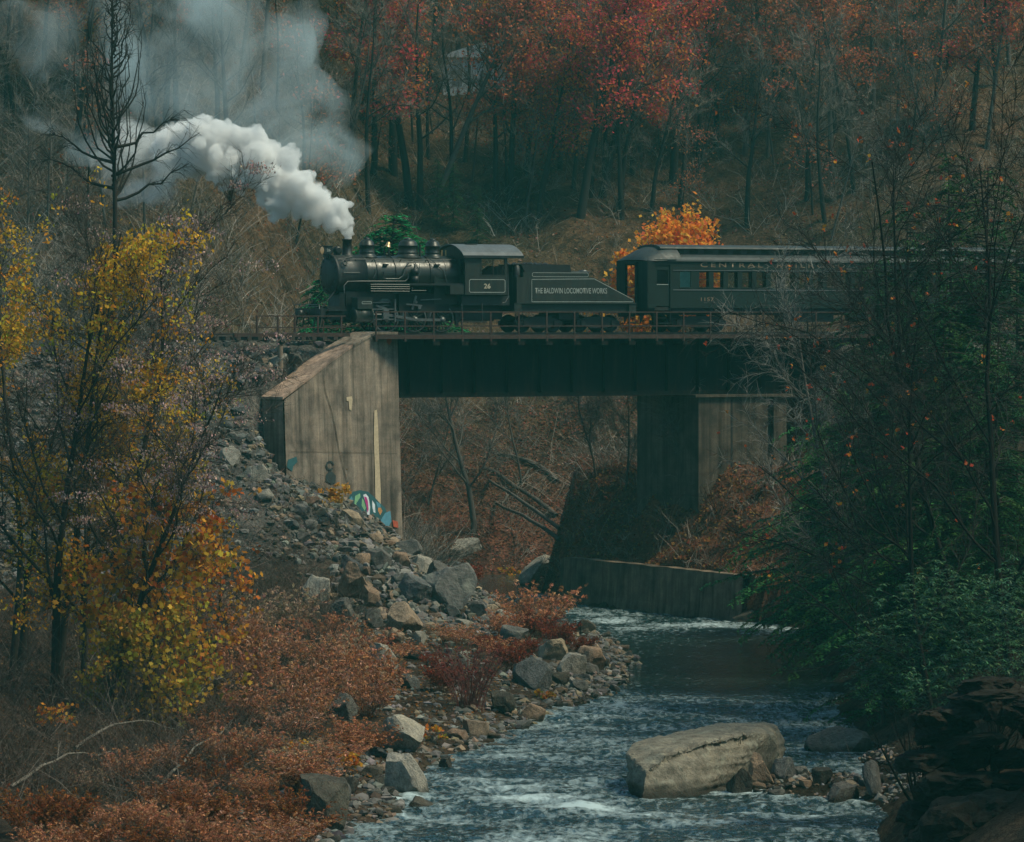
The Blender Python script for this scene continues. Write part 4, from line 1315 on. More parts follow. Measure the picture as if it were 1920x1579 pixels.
    g.cyl((x + .02, -1.0, 1.45), (x + .02, -.85, 1.45), .07, 12); g.build("link_motion", M['steel'], root)
    # brake hangers and springs
    for x in (dr[0] + .84, dr[1] + .8, dr[2] + .85):
        g = Geo(); g.bar((x, -.8, .25), (x - .05, -.8, 1.0), .06, .14); g.box(x - .1, x + .06, -.86, -.72, .35, .75); g.build("brake_hanger", M['loco_black'], root)
    for x in dr:
        g = Geo()
        for k in range(4): g.box(x - .42 + .08*k, x + .42 - .08*k, -.68, -.58, 1.42 + .045*k, 1.466 + .045*k)
        g.build("leaf_spring", M['steel'], root)
    # pilot beam, deck, footboard, coupler, uncoupling bar
    xp = -11.0 - s0
    g = Geo(); g.box(xp, xp + .25, -1.35, 1.35, .72, 1.15); g.box(xp + .25, xp + 1.5, -1.1, 1.1, 1.02, 1.10); g.build("pilot_beam", M['loco_black'], root)
    for y in (-.95, .95):
        g = Geo(); g.box(xp - .28, xp + .02, y - .42, y + .42, .22, .27); g.bar((xp, y - .35, .25), (xp + .1, y - .35, .75), .05, .05); g.bar((xp, y + .35, .25), (xp + .1, y + .35, .75), .05, .05); g.build("footboard", M['tie'], root)
    g = Geo(); g.box(xp - .42, xp, -.09, .09, .78, 1.0); g.lathe((xp - .42, 0, .70), (0,0,1), [(0, .001), (0, .15), (.36, .15), (.36, .001)], 14); g.box(xp - .6, xp - .45, -.16, .02, .74, 1.02); g.build("coupler", M['loco_black'], root)
    g = Geo(); g.pipe([(xp - .06, -1.35, 1.1), (xp - .06, -1.3, 1.32), (xp - .06, 1.3, 1.32), (xp - .06, 1.35, 1.1)], .02, 6); g.pipe([(xp - .12, -1.3, 1.22), (xp - .12, .4, 1.22), (xp - .3, .5, 1.12)], .018, 6); g.build("uncoupling_lever", M['steel'], root)
    g = Geo(); g.pipe([(xp - .1, -.45, 1.1), (xp - .2, -.45, .8), (xp - .15, -.42, .45), (xp - .05, -.4, .4)], .035, 8); g.build("air_hose", M['loco_black'], root)
    for y in (-.75, .75):
        g = Geo(); g.pipe([(xf + .05, y * .8, 2.0), (xp + .3, y, 1.1)], .03, 6); g.build("brace_rod", M['loco_black'], root)
    g = Geo(); g.prism([(xf + .2, 1.0), (xs1 - .1, 1.0), (xs1 - .2, 1.9), (xf + .3, 1.9)], -.55, .55, 'y'); g.build("saddle", M['loco_black'], root)
    g = Geo(); g.box(xb - .3, xb + 1.2, -1.42, -1.30, .48, .54); g.bar((xb - .1, -1.36, .5), (xb - .1, -1.30, 1.4), .05, .05); g.bar((xb + 1.0, -1.36, .5), (xb + 1.0, -1.30, 1.4), .05, .05); g.build("step", M['loco_black'], root)
    return root
build_loco()

def truck(root, x, wheelbase, r, w=1.0, name="truck"):
    t = Geo()
    for sg in (-1, 1):
        y = sg * w
        poly = [(-wheelbase/2 - .35, r + .12), (-wheelbase/2 - .35, r - .08), (-wheelbase/2 + .15, r - .12), (-.35, r - .22), (.35, r - .22), (wheelbase/2 - .15, r - .12), (wheelbase/2 + .35, r - .08), (wheelbase/2 + .35, r + .12), (.5, r + .34), (-.5, r + .34)]
        t.prism([(p[0], p[1]) for p in poly], y - .05, y + .05, 'y')
        for dx in (-wheelbase/2, wheelbase/2): t.box(dx - .13, dx + .13, y - .12, y + .12, r - .12, r + .16)
        for dx in (-.14, 0, .14): t.cyl((dx, y - .08*sg, r - .18), (dx, y - .08*sg, r + .2), .06, 8)
    t.box(-.25, .25, -w, w, r, r + .3)
    tr = t.build(name, M['loco_black'], root, (x, 0, 0))
    wm = plain_wheel(r).mesh("wheel", M['loco_black'])
    for dx in (-wheelbase/2, wheelbase/2):
        for sg in (-1, 1):
            o = link("wheel", wm, tr, (dx, .74 * sg, r))
            if sg > 0: o.rotation_euler = (0, 0, math.pi)
        g = Geo(); g.cyl((dx, -.7, r), (dx, .7, r), .07, 10); g.build("axle", M['loco_black'], tr)
    return tr

def build_tender():
    s0 = -.55
    root = thing("tender", "slope-backed green tender lettered with its maker's name, behind the locomotive", "tender", trk(s0, 0, RAIL), TH)
    n = 1.45
    X = lambda px, nn=n: S(px, nn) - s0
    def Z(py, px, nn=n): s_ = S(px, nn); return ZP(py, s_, nn) - RAIL
    x0 = 0.0; xA = X(997); xB = X(1113); xC = X(1189)
    zt = Z(520, 1050); zb = Z(568, 1050)
    prof = [(x0, zb), (xC, zb), (xC, zb + .08), (xB, zt), (x0, zt)]
    g = Geo(); g.prism(prof, -n, n, 'y'); g.build("tank", M['loco_green'], root)
    # coal bunker
    z2 = Z(510.5, 1050, 1.25); z3 = Z(496, 1030, 1.15)
    g = Geo(); g.prism([(.45, zt - .02), (X(1104, 1.3), zt - .02), (X(1104, 1.3), z2), (.45, z2)], -1.3, 1.3, 'y'); bk = g.build("coal_bunker", M['loco_green'], root)
    g = Geo(); g.prism([(.62, z2 - .02), (X(1071, 1.15), z2 - .02), (X(1069, 1.15), z3), (.42, z3)], -1.15, 1.15, 'y'); g.build("coal_board", M['loco_black'], root)
    g = Geo(); g.box(X(1071, 1), X(1107, 1), -1.0, 1.0, z2 + .0, z2 + .05); g.lathe((X(1095, .4), -.3, z2 + .05), (0,0,1), [(0, .2), (.06, .2), (.08, .1), (.08, .001)], 16); g.build("water_hatch", M['steel'], root)
    # water cooler can and gear on the front deck
    g = Geo(); g.lathe((.25, -.95, zt), (0,0,1), [(0, .2), (.5, .2), (.55, .14), (.6, .14)], 16); g.build("water_can", M['loco_black'], root)
    g = Geo(); g.box(.1, .42, .2, .9, zt, zt + .55); g.build("tool_locker", M['loco_black'], root)
    # coal
    g = Geo(); rs = random.Random(3)
    for k in range(60):
        cx, cyy, cz = rs.uniform(.7, 2.2), rs.uniform(-.9, .9), z3 - .02 + rs.uniform(-.06, .05)
        rr = rs.uniform(.08, .16)
        g.lathe((cx, cyy, cz - rr), (0,0,1), [(0,.001),(rr*.6, rr),(rr*1.2, rr*.8),(rr*1.7,.001)], 6, 0, False, False)
    tag(g.build("coal", M['loco_black'], root), kind="stuff")
    # frame
    g = Geo(); g.box(x0 - .1, xC + .05, -1.36, 1.36, zb - .42, zb - .02); g.box(x0 - .15, x0 + .25, -1.5, 1.5, zb - .45, zb); g.box(xC - .3, xC + .1, -1.48, 1.48, zb - .5, zb - .02); g.box(x0 - .1, xC + .1, -1.52, 1.52, zb - .04, zb + .0); g.build("frame", M['loco_green'], root)
    # lining and lettering
    g = Geo(); frame_lines(g, [(xA, Z(524, 1000)), (X(1114), Z(523, 1114)), (X(1188) - .02, Z(562, 1188)), (X(1186), Z(566, 1186)), (xA + .02, Z(566, 1000)), (xA, Z(565, 1000))], .028, -n - .006); g.build("lining", M['cream'], root)
    g = Geo(); frame_lines(g, chamfer(X(998, 1.3), X(1103, 1.3), zt + .03, z2 - .03, .05), .022, -1.306); g.build("lining", M['cream'], root)
    xa, xb = X(1003), X(1138)
    link("lettering", text_mesh("lettering", "THE BALDWIN LOCOMOTIVE WORKS", xb - xa, .27, M['cream'], .012), root, (xa, -n - .006, Z(550.5, 1070)))
    # rivets strip
    g = Geo(); g.box(x0 + .01, x0 + .05, -n - .01, -n, zb, zt); g.box(X(996) - .02, X(996) + .02, -n - .008, -n, zb, zt); g.build("seam_strip", M['loco_green'], root)
    truck(root, 1.55, 1.7, .42); truck(root, 4.75, 1.7, .42)
    g = Geo(); g.box(xC, xC + .5, -.1, .1, .75, 1.0); g.build("coupler", M['loco_black'], root)
    g = Geo(); g.box(2.6, 3.7, -1.0, 1.0, .62, 1.0); g.build("brake_gear", M['loco_black'], root)
    for k, x in enumerate((.15, xC - .1)):
        g = Geo(); g.box(x - .2, x + .2, -1.5, -1.3, .45, .49); g.bar((x - .18, -1.42, .47), (x - .18, -1.42, 1.1), .03, .03); g.bar((x + .18, -1.42, .47), (x + .18, -1.42, 1.1), .03, .03); g.build("step", M['loco_black'], root)
    return root
build_tender()

def build_coach():
    s0 = 6.72
    root = thing("passenger_coach", "dark green old passenger coach with gold lettering, half hidden by branches", "railway coach", trk(s0, 0, RAIL), TH)
    n = 1.5; L = 23.0
    X = lambda px, nn=n: S(px, nn) - s0
    def Z(py, px, nn=n): s_ = S(px, nn); return ZP(py, s_, nn) - RAIL
    zb, ze = 1.18, 3.50
    d0, d1 = .46, 1.30             # vestibule doors
    b0 = 1.45
    wz0, wz1 = 2.20, 2.97
    wins = [(X(1275), X(1295))]
    x = X(1311)
    while x < L - 3:
        wins.append((x, x + .56)); x += .83
    def side(sg):
        ya, yb = (-n, -n + .06) if sg < 0 else (n - .06, n)
        g = Geo()
        g.box(b0, L - b0, ya, yb, zb, wz0); g.box(b0, L - b0, ya, yb, wz1, ze)
        e = b0
        for a, b in wins:
            g.box(e, a, ya, yb, wz0, wz1); e = b
        g.box(e, L - b0, ya, yb, wz0, wz1)
        # door posts and vestibule corners
        g.box(.02, d0, ya, yb, zb, ze); g.box(d1, b0, ya, yb, zb, ze); g.box(d0, d1, ya, yb, 3.3, ze)
        return g.build("side_wall", M['car_green'], root)
    side(-1); side(1)
    # panes and frames
    for i, (a, b) in enumerate(wins):
        g = Geo(); g.box(a, b, -n + .03, -n + .036, wz0, wz1); w = g.build("window_pane", M['glass'], root)
        g = Geo(); g.box(a - .03, b + .03, -n - .015, -n, wz0 - .05, wz0 - .0); g.box(a, b, -n + .01, -n + .025, (wz0+wz1)/2 - .015, (wz0+wz1)/2 + .015) if i else None; g.build("sill", M['car_green'], w)
        g = Geo(); g.box(a, b, n - .036, n - .03, wz0, wz1); g.build("window_pane", M['glass'], root)
    a, b = wins[0]
    g = Geo(); g.box(a - .01, b + .01, -n + .045, -n + .055, wz0 - .01, wz1 + .01); o = g.build("window_blind", M['blind'], root); o["label"] = "pale closed blind in the first window"
    # floor, inner partitions, seats
    g = Geo(); g.box(0.02, L, -n + .07, n - .07, zb - .12, zb + .05); g.build("floor", M['dark'], root)
    g = Geo(); g.box(b0 - .04, b0 + .02, -n + .07, -.38, zb + .05, ze); g.box(b0 - .04, b0 + .02, .38, n - .07, zb + .05, ze); g.box(b0 - .04, b0 + .02, -.38, .38, 3.2, ze); g.box(X(1300), X(1300) + .05, -n + .07, -.4, zb + .05, ze); g.box(X(1300), X(1300) + .05, .4, n - .07, zb + .05, ze); g.build("partition", M['dark'], root)
    sg_ = Geo(); sg_.box(0, .45, -.45, .45, .05, .45); sg_.box(.40, .5, -.45, .45, .4, 1.02); sm = sg_.mesh("seat", M['dark'])
    x = X(1311) + .1
    while x < L - 3.5:
        for y in (-.95, .95): link("seat", sm, root, (x, y, zb))
        x += .83
    # end wall with door opening
    for xe, dr_ in ((0.0, 1), (L, -1)):
        g = Geo()
        x0, x1 = (xe, xe + .05) if dr_ > 0 else (xe - .05, xe)
        g.box(x0, x1, -n, -.50, zb, ze); g.box(x0, x1, .50, n, zb, ze); g.box(x0, x1, -.50, .50, 3.35, ze)
        g.box(x0 - .12, x0 + .0, -.58, -.48, zb, 3.4); g.box(x0 - .12, x0, .48, .58, zb, 3.4); g.box(x0 - .12, x0, -.58, .58, 3.34, 3.44)
        g.build("end_wall", M['car_green'], root)
    for z, sag in ((2.3, .12), (1.9, .14)):
        g = Geo(); g.pipe([(-.03, -.5 + 1.0 * i / 8, z - sag * math.sin(math.pi * i / 8)) for i in range(9)], .016, 6); g.build("safety_chain", M['steel'], root)
    # doors (near one closed, far vestibule side open)
    g = Geo()
    g.box(d0, d1, -n + .05, -n + .09, zb + .1, 2.32); g.box(d0, d0 + .1, -n + .05, -n + .09, 2.32, 3.3); g.box(d1 - .1, d1, -n + .05, -n + .09, 2.32, 3.3); g.box(d0, d1, -n + .05, -n + .09, 3.05, 3.3)
    dr2 = g.build("vestibule_door", M['car_green'], root)
    g = Geo(); g.box(d0 + .1, d1 - .1, -n + .065, -n + .075, 2.34, 3.05); g.build("door_pane", M['blind'] if False else M['glass'], dr2)
    g = Geo(); g.box(d0 + .1, d1 - .1, -n + .1, -n + .11, 2.3, 3.05); g.build("door_blind", M['loco_green'], dr2)
    g = Geo(); g.box(d0 + .1, d1 - .1, -n + .03, -n + .05, 2.31, 2.35); g.build("door_rail", M['cream'], dr2)
    # belt rails
    for z, h in ((3.03, .03), (2.07, .045)):
        g = Geo(); g.box(b0, L - b0, -n - .025, -n - .0, z - h/2, z + h/2); g.build("belt_rail", M['cab_roof'], root)
    # ---- roof: lower deck with rounded ends and raised clerestory
    def ring(x, hw, zbase, rise, m=18, ex=.55):
        return [(x, -hw + 2*hw*i/m, zbase + rise * (max(0, 1 - abs(2*i/m - 1) ** 2.2)) ** ex) for i in range(m + 1)]
    g = Geo()
    rows = []
    xs = [-.06, 0.0, .1, .25, .45, .7, 1.0, 1.4, 1.9]
    for x in xs:
        t = max(0.0, min(1.0, (x + .06) / 1.5)); k = math.sin(t * math.pi / 2) ** .75
        rows.append(ring(x, (n + .06) * (1 - .05 * (1 - k)), ze - .02, .06 + .74 * k))
    body = [2.0, 6, 12, 18, L - 2.0]
    for x in body: rows.append(ring(x, n + .07, ze - .02, .52, 18, .5) if False else ring(x, n + .06, ze - .02, .80 if x < 2.1 else .80))
    # the lower deck: flatten where the clerestory stands
    rr = []
    for q in rows: rr.append(q)
    m = 19
    vv = [p for q in rr for p in q]
    f = [(i*m+k, (i+1)*m+k, (i+1)*m+k+1, i*m+k+1) for i in range(1) for k in range(m-1)]
    # bull-nosed end piece only
    ne = len(xs)
    g.add([p for q in rows[:ne] for p in q], [(i*m+k, (i+1)*m+k, (i+1)*m+k+1, i*m+k+1) for i in range(ne-1) for k in range(m-1)], 0, smooth=True)
    rf = g.build("roof_end", M['car_roof'], root)
    # lower deck roof along the body
    g = Geo()
    prof = [(-n - .07, ze - .03), (-n - .05, ze + .05), (-n + .08, ze + .17), (-n + .30, ze + .26), (-n + .52, ze + .31), (-n + .56, ze + .31)]
    for sgn in (1, -1):
        for i in range(len(prof) - 1):
            (y0, z0), (y1, z1) = prof[i], prof[i+1]
            g.add([(1.1, y0*sgn, z0), (L - .5, y0*sgn, z0), (L - .5, y1*sgn, z1), (1.1, y1*sgn, z1)], [(0,1,2,3) if sgn > 0 else (3,2,1,0)], 0, smooth=True)
    g.build("lower_roof", M['car_roof'], root)
    # clerestory wall and top
    g = Geo(); g.box(1.3, L - 1, -n + .55, n - .55, ze + .25, ze + .62); g.build("clerestory_wall", M['loco_black'], root)
    g = Geo()
    top = [(-n + .38, ze + .60), (-n + .42, ze + .68), (-n + .7, ze + .75), (-.4, ze + .80), (.4, ze + .80), (n - .7, ze + .75), (n - .42, ze + .68), (n - .38, ze + .60)]
    for i in range(len(top) - 1):
        (y0, z0), (y1, z1) = top[i], top[i+1]
        g.add([(.95, y0, z0), (L - .8, y0, z0), (L - .8, y1, z1), (.95, y1, z1)], [(0,1,2,3)], 0, smooth=True)
    g.add([(.95, y, z) for y, z in top], [tuple(range(len(top)))], 0)
    g.add([(.95, top[0][0], top[0][1]), (L - .8, top[0][0], top[0][1]), (L - .8, top[-1][0], top[-1][1]), (.95, top[-1][0], top[-1][1])], [(0,1,2,3)], 0)
    g.build("clerestory_roof", M['car_roof'], root)
    cl = Geo(); cl.box(0, .5, -n + .535, -n + .549, ze + .36, ze + .56); cm = cl.mesh("clerestory_window", M['glass'])
    x = 1.9
    while x < L - 2: link("clerestory_window", cm, root, (x, 0, 0)); x += .83
    g = Geo(); g.box(.35, 1.6, -n - .09, -n - .07, ze + .02, ze + .06); g.build("drip_strip", M['car_green'], root)
    # lettering
    tw = text_mesh("lettering", "CENTRAL  RAILROAD", X(1584) - X(1313), .23, M['copper_gold'], .012, 1.45)
    link("lettering", tw, root, (X(1313), -n - .006, 3.19))
    link("lettering", text_mesh("lettering", "1157", X(1338) - X(1314), .18, M['copper_gold'], .01, 1.1), root, (X(1314), -n - .006, 1.52))
    # underframe, steps, trucks
    g = Geo(); g.box(.1, L, -.9, .9, .85, zb - .13); g.box(b0, L - b0, -n + .08, n - .08, 1.0, zb - .12); g.build("underframe", M['loco_black'], root)
    for sg in (-1, 1):
        g = Geo()
        for k, (dy, z) in enumerate(((0, .42), (.16, .68), (.32, .94))):
            ya, yb = sorted((sg * (n - .02 - dy), sg * (n - .3 - dy)))
            g.box(d0 - .02, d1 + .02, ya, yb, z, z + .035)
        for xx in (d0 - .04, d1 + .02):
            ya, yb = sorted((sg * (n - .02), sg * (n - .7)))
            g.prism([(ya, .4), (yb, 1.15), (ya if sg < 0 else yb, 1.15), (ya, .42)] if sg < 0 else [(yb, .4), (yb, 1.15), (ya, 1.15), (yb - .05, .42)], xx, xx + .03, 'x')
        g.build("vestibule_steps", M['loco_black'], root)
    for x in (3.2, L - 3.2):
        truck(root, x, 2.4, .45, 1.05)
    g = Geo(); g.box(8, 11, -1.2, -.4, .5, 1.0); g.build("battery_box", M['loco_black'], root)
    g = Geo(); g.cyl((12, -.9, .75), (14.5, -.9, .75), .22, 14); g.build("air_tank", M['loco_black'], root)
    g = Geo(); g.box(-.55, .15, -.1, .1, .75, 1.0); g.build("coupler", M['loco_black'], root)
    g = Geo(); g.box(-.02, .05, -.9, -.4, 1.0, 1.12); g.build("buffer_plate", M['loco_black'], root)
    return root
build_coach()

# ================================================================ rocks
def rock_mesh(seed, sub=3, cuts=11, flat=1.0, rough=0.05, lo=.5, hi=.88):
    rs = random.Random(seed)
    bm = bmesh.new()
    bmesh.ops.create_icosphere(bm, subdivisions=sub, radius=1.0)
    pl = []
    for k in range(cuts):
        nrm = Vector((rs.gauss(0,1), rs.gauss(0,1), rs.gauss(0,1))).normalized()
        pl.append((nrm, rs.uniform(lo, hi)))
    pl.append((Vector((rs.gauss(0,.15), rs.gauss(0,.15), 1)).normalized(), rs.uniform(.5, .7)))
    pl.append((Vector((0,0,-1)), .6))
    for v in bm.verts:
        for nrm, d in pl:
            t = v.co.dot(nrm)
            if t > d: v.co -= nrm * (t - d)
        k = mnoise.noise(v.co * 2.3 + Vector((seed * 3.1, 0, 0))) + .6 * mnoise.noise(v.co * 5 + Vector((0, seed, 0))) + .35 * mnoise.noise(v.co * 13 + Vector((0, 0, seed)))
        v.co += v.co.normalized() * k * rough
    ext = [max(abs(v.co[i]) for v in bm.verts) for i in range(3)]
    for v in bm.verts:
        v.co = Vector((v.co.x / ext[0], v.co.y / ext[1], v.co.z / ext[2]))
    me = bpy.data.meshes.new("rock")
    bm.to_mesh(me); bm.free()
    me.materials.append(M['rock_grey'])
    return me
ROCKS = [rock_mesh(i + 1, 4 if i < 10 else 3, 13 if i < 10 else 10) for i in range(20)]
RR = random.Random(77)
ROCK_PLACED = []
def put_rock(name, x, y, z, w, h, mat, label, cat="rock", group=None, proto=None, rz=None, dp=None, tilt=.22):
    me = ROCKS[RR.randrange(len(ROCKS))] if proto is None else ROCKS[proto]
    o = link(name, me, None, (x, y, z + h * .30))
    o.scale = (w / 2, (w if dp is None else dp) / 2 * RR.uniform(.8, 1.05), h / 2)
    o.rotation_euler = (RR.gauss(0, tilt), RR.gauss(0, tilt), RR.uniform(-.5, .5) + RR.choice((0, math.pi)) if rz is None else rz)
    o.material_slots[0].link = 'OBJECT'; o.material_slots[0].material = M[mat]
    ROCK_PLACED.append((x, y, max(w, .1) / 2))
    if z < .15: WATER_ROCKS.append((x, y, w * .5))
    return tag(o, label, cat, group)
def rock_at(px, py, wp, hp, mat, label, name="rock", **k):
    """py: foot of the rock in the photo; wp, hp its apparent size there"""
    p = hit(px, py); sc = p.y / FPX
    return put_rock(name, p.x, p.y + wp * sc * .3, p.z, wp * sc, hp * sc * 1.3, mat, label, **k)

# the big pale boulder in the river
def build_boulder():
    pts = [(1203,1500,131.4),(1300,1496,132.3),(1415,1450,137.6),(1175,1412,134),(1178,1470,133.2),(1184,1393,135.6),(1212,1446,131.9),(1250,1416,132.6),(1330,1390,134.2),(1405,1374,136.2),(1444,1376,137.2),(1200,1392,136.4),(1345,1357,139.2),(1430,1350,140),(1458,1362,140.4),(1470,1395,140),(1468,1438,139.2),(1200,1480,136.5),(1450,1450,142)]
    w = [pix(*p) for p in pts]
    c = Vector((0,0,0))
    for p in w: c += p
    c /= len(w); c.z = 0
    bm = bmesh.new()
    for p in w: bm.verts.new(p - c)
    for p in w[:3] + w[-2:]:
        q = p - c; q.z = -.9; bm.verts.new(q)
    bmesh.ops.convex_hull(bm, input=bm.verts)
    bmesh.ops.delete(bm, geom=[v for v in bm.verts if not v.link_faces], context='VERTS')
    bmesh.ops.bevel(bm, geom=[e for e in bm.edges], offset=.05, segments=2, affect='EDGES', profile=.6)
    bmesh.ops.triangulate(bm, faces=bm.faces)
    for _ in range(5):
        le = [e for e in bm.edges if e.calc_length() > .11]
        if le: bmesh.ops.subdivide_edges(bm, edges=le, cuts=1)
        bmesh.ops.triangulate(bm, faces=bm.faces)
    bm.normal_update()
    for v in bm.verts:
        q = v.co
        k = mnoise.noise(q * .8) * .06 + mnoise.noise(q * 2.4) * .045 + mnoise.noise(q * 7) * .028 + mnoise.noise(q * 16) * .014
        lay = mnoise.noise(Vector((q.x * .5, q.y * .5, q.z * 7))) * .06
        v.co += v.normal * (k + lay)
    ridge = [pix(a, b, yy) - c for a, b, yy in ((1222,1436,132.2),(1262,1412,132.9),(1330,1391,134.2),(1400,1376,136.2))]
    bm.normal_update()
    for v in bm.verts:                                   # the undercut lip along the top
        best = 9
        for i in range(3):
            A, B = ridge[i], ridge[i+1]; t = max(0, min(1, (v.co - A).dot(B - A) / (B - A).length_squared))
            best = min(best, ((v.co - A - (B - A) * t) - Vector((0, 0, -.10))).length)
        if best < .26: v.co -= v.normal * .16 * (1 - best / .26)
    me = bpy.data.meshes.new("river_boulder"); bm.to_mesh(me); bm.free()
    me.materials.append(M['boulder'])
    for p in me.polygons: p.use_smooth = True
    o = link("river_boulder", me, None, c)
    tag(o, "huge pale grey slab boulder lying in the middle of the river", "boulder")
    WATER_ROCKS.append((c.x - 1.6, c.y - 2.5, .9)); WATER_ROCKS.append((c.x + .2, c.y - 1.0, 2.2))
build_boulder()

# hand placed rocks of the left bank  (foot px, foot py, width, height)
named = [
 (840,1148,112,80,'rock_lichen',"big rounded lichen-speckled boulder beside the russet bush on the left bank","boulder",2),
 (662,1130,58,76,'rock_tan',"tall tan rock standing on edge amid the rubble fan","rock",3),
 (758,1186,66,48,'rock_tan',"brown flat-faced block in front of the lichen boulder","rock",4),
 (640,1172,64,46,'rock_grey',"grey rounded rock at the upper edge of the long russet thicket","rock",5),
 (592,1135,66,52,'rock_pale',"pale-topped slanting slab on the dark gravel slope","rock",6),
 (705,1075,60,40,'rock_grey',"long grey slab lying just above the tan standing rock","rock",7),
 (792,1078,50,34,'rock_pale',"cream-topped block near the top right of the rubble fan","rock",8),
 (752,1068,36,30,'rock_tan',"orange-brown block left of the cream-topped block","rock",1),
 (820,1108,60,40,'rock_grey',"squarish dark grey block touching the back of the lichen boulder","rock",9),
 (778,1130,64,46,'rock_grey',"dark angular rock between the standing tan rock and lichen boulder","rock",0),
 (690,1150,44,44,'rock_tan',"pinkish tan rock beside the grey rounded rock","rock",2),
 (712,1256,70,48,'rock_pale',"pale-topped rock at the middle edge of the russet thicket","rock",5),
 (758,1416,80,74,'rock_pale',"big upright pale boulder above the lower river edge","boulder",3),
 (757,1500,92,82,'rock_pale',"long sloping pale boulder at the water's edge","boulder",6),
 (1000,1292,82,56,'rock_grey',"large slate-grey boulder near the bend of the shore","boulder",7),
 (1072,1268,64,44,'rock_pale',"pale squarish rock on the shore by the river bend","rock",8),
 (1035,1240,62,36,'rock_tan',"tan slab just above the pale squarish shore rock","rock",4),
 (968,1210,62,36,'rock_grey',"blue-grey rock half hidden in red bushes","rock",9),
 (1110,1262,56,42,'rock_tan',"brown rock at the tip of the bank beside the dark water","rock",1),
 (1000,1352,46,30,'rock_tan',"flat tan stone at the water's edge below the slate boulder","rock",0),
 (940,1345,56,44,'rock_wet',"dark rounded rock at the waterline between the stones","rock",2),
 (930,1418,46,22,'rock_wet',"dark flat wet rock standing out in the shallows","rock",3),
 (835,1460,40,40,'rock_wet',"dark wet rock right of the long sloping boulder","rock",5),
 (790,1540,70,30,'rock_wet',"low wet slab at the foot of the long sloping boulder","rock",6),
 (430,880,42,36,'rock_pale',"pale round boulder high on the gravel slope","boulder",7),
 (478,912,56,30,'rock_pale',"white slab lying left of the wing wall foot","rock",8),
 (520,730,44,20,'rock_pale',"pale flat slab behind the end of the wing wall","rock",4),
 (600,1560,110,110,'rock_wet',"dark boulder at the bottom of the picture beside the water","boulder",9),
 (640,1350,60,40,'rock_grey',"grey stone showing under the lower russet thicket","rock",0),
 (700,1180,40,36,'rock_grey',"small grey rock wedged under the brown flat-faced block","rock",11),
 (1390,1500,56,60,'rock_wet',"dark square block against the river boulder's near side","rock",2),
 (1425,1480,44,62,'rock_tan',"upright brown rock leaning on the river boulder's right end","rock",3),
 (1275,1520,90,36,'rock_wet',"long black wet rock in front of the river boulder","rock",4),
 (1345,1515,70,30,'rock_wet',"low dark rock between the black wet rock and the gravel spit","rock",5),
 (1470,1465,56,36,'rock_grey',"rounded grey stone on the spit right of the river boulder","rock",6),
 (1580,1435,150,66,'rock_grey',"long tilted slab at the far edge of the right spit","rock",7),
 (1580,1520,76,46,'rock_grey',"rounded boulder at the near edge of the right spit","rock",8),
 (1640,1490,40,60,'rock_grey',"upright grey rock at the right end of the spit","rock",9),
 (1540,1475,44,30,'rock_wet',"dark stone in the middle of the right spit","rock",1),
 (1395,1180,60,26,'rock_wet',"low wet rock in the rapid below the river wall","rock",0),
 (970,1552,50,20,'rock_wet',"small black rock awash in the near rapid","rock",2),
 (1460,1540,40,14,'rock_wet',"little black rock just off the right spit","rock",3),
 (1185,1305,34,12,'rock_wet',"flat stone in the water beyond the bank tip","rock",4),
 (1010,1100,110,34,'rock_pale',"smooth pale rock shelf across the pool under the bridge","rock shelf",5),
 (870,1045,90,30,'rock_pale',"flat grey ledge among fallen leaves under the bridge","rock ledge",6),
]
for px, py, w, h, mt, lb, ct, pr in named:
    rock_at(px, py, w, h, mt, lb, "boulder" if ct == "boulder" else "rock", cat=ct, proto=pr)

# riprap along the shore and down the fan, each stone its own object
def clear_of(x, y, r):
    return all((x - a) ** 2 + (y - b) ** 2 > (r + c) ** 2 * .45 for a, b, c in ROCK_PLACED)
def scatter_rocks(n, sampler, smin, smax, mats, label, group, name="rock"):
    k = 0; tries = 0
    while k < n and tries < n * 30:
        tries += 1
        x, y = sampler()
        w = smin + (smax - smin) * RR.random() ** 2.0
        if not clear_of(x, y, w / 2): continue
        z = hz(x, y)
        if z < -.35: continue
        mt = RR.choice(mats)
        word = ("large " if w > smin + .45 * (smax - smin) else "middling " if w > smin + .15 * (smax - smin) else "small ") + {'rock_grey': 'grey', 'rock_wet': 'dark wet', 'rock_tan': 'tan', 'rock_pale': 'pale', 'ballast': 'slate-dark'}[mt]
        put_rock(name, x, y, z, w, w * RR.uniform(.5, .85), mt, word + " " + label, "rock", group); k += 1
LPTS = [p for p in LEFT if 118 <= p[1] <= 222]
def shore():
    y = RR.uniform(118, 206) if RR.random() < .8 else RR.uniform(120, 160)
    x = np.interp(y, [p[1] for p in LEFT], [p[0] for p in LEFT])
    return x - abs(RR.gauss(0, 1.5)) + .5, y
scatter_rocks(75, shore, .32, 1.0, ['rock_grey','rock_wet','rock_wet','rock_tan','rock_grey'], "riprap stone in the band along the left water's edge", "riprap stones along the shore")
def fan():
    t = RR.random()
    px = 545 + 330 * t + RR.gauss(0, 38); py = 915 + 265 * t + RR.gauss(0, 26)
    p = hit(px, py); return p.x, p.y
def bank():
    px = RR.uniform(640, 1130); py = RR.uniform(1150, 1300)
    p = hit(px, py); return p.x, p.y
scatter_rocks(36, bank, .3, 1.0, ['rock_grey','rock_grey','rock_tan','rock_pale'], "rock lying among the red bushes above the shore", "rocks among the red bushes")
scatter_rocks(84, fan, .3, 1.35, ['rock_grey','rock_grey','rock_tan','rock_pale','rock_tan','ballast'], "broken rock in the fan of rubble spilling from the wing wall", "broken rocks in the rubble fan")
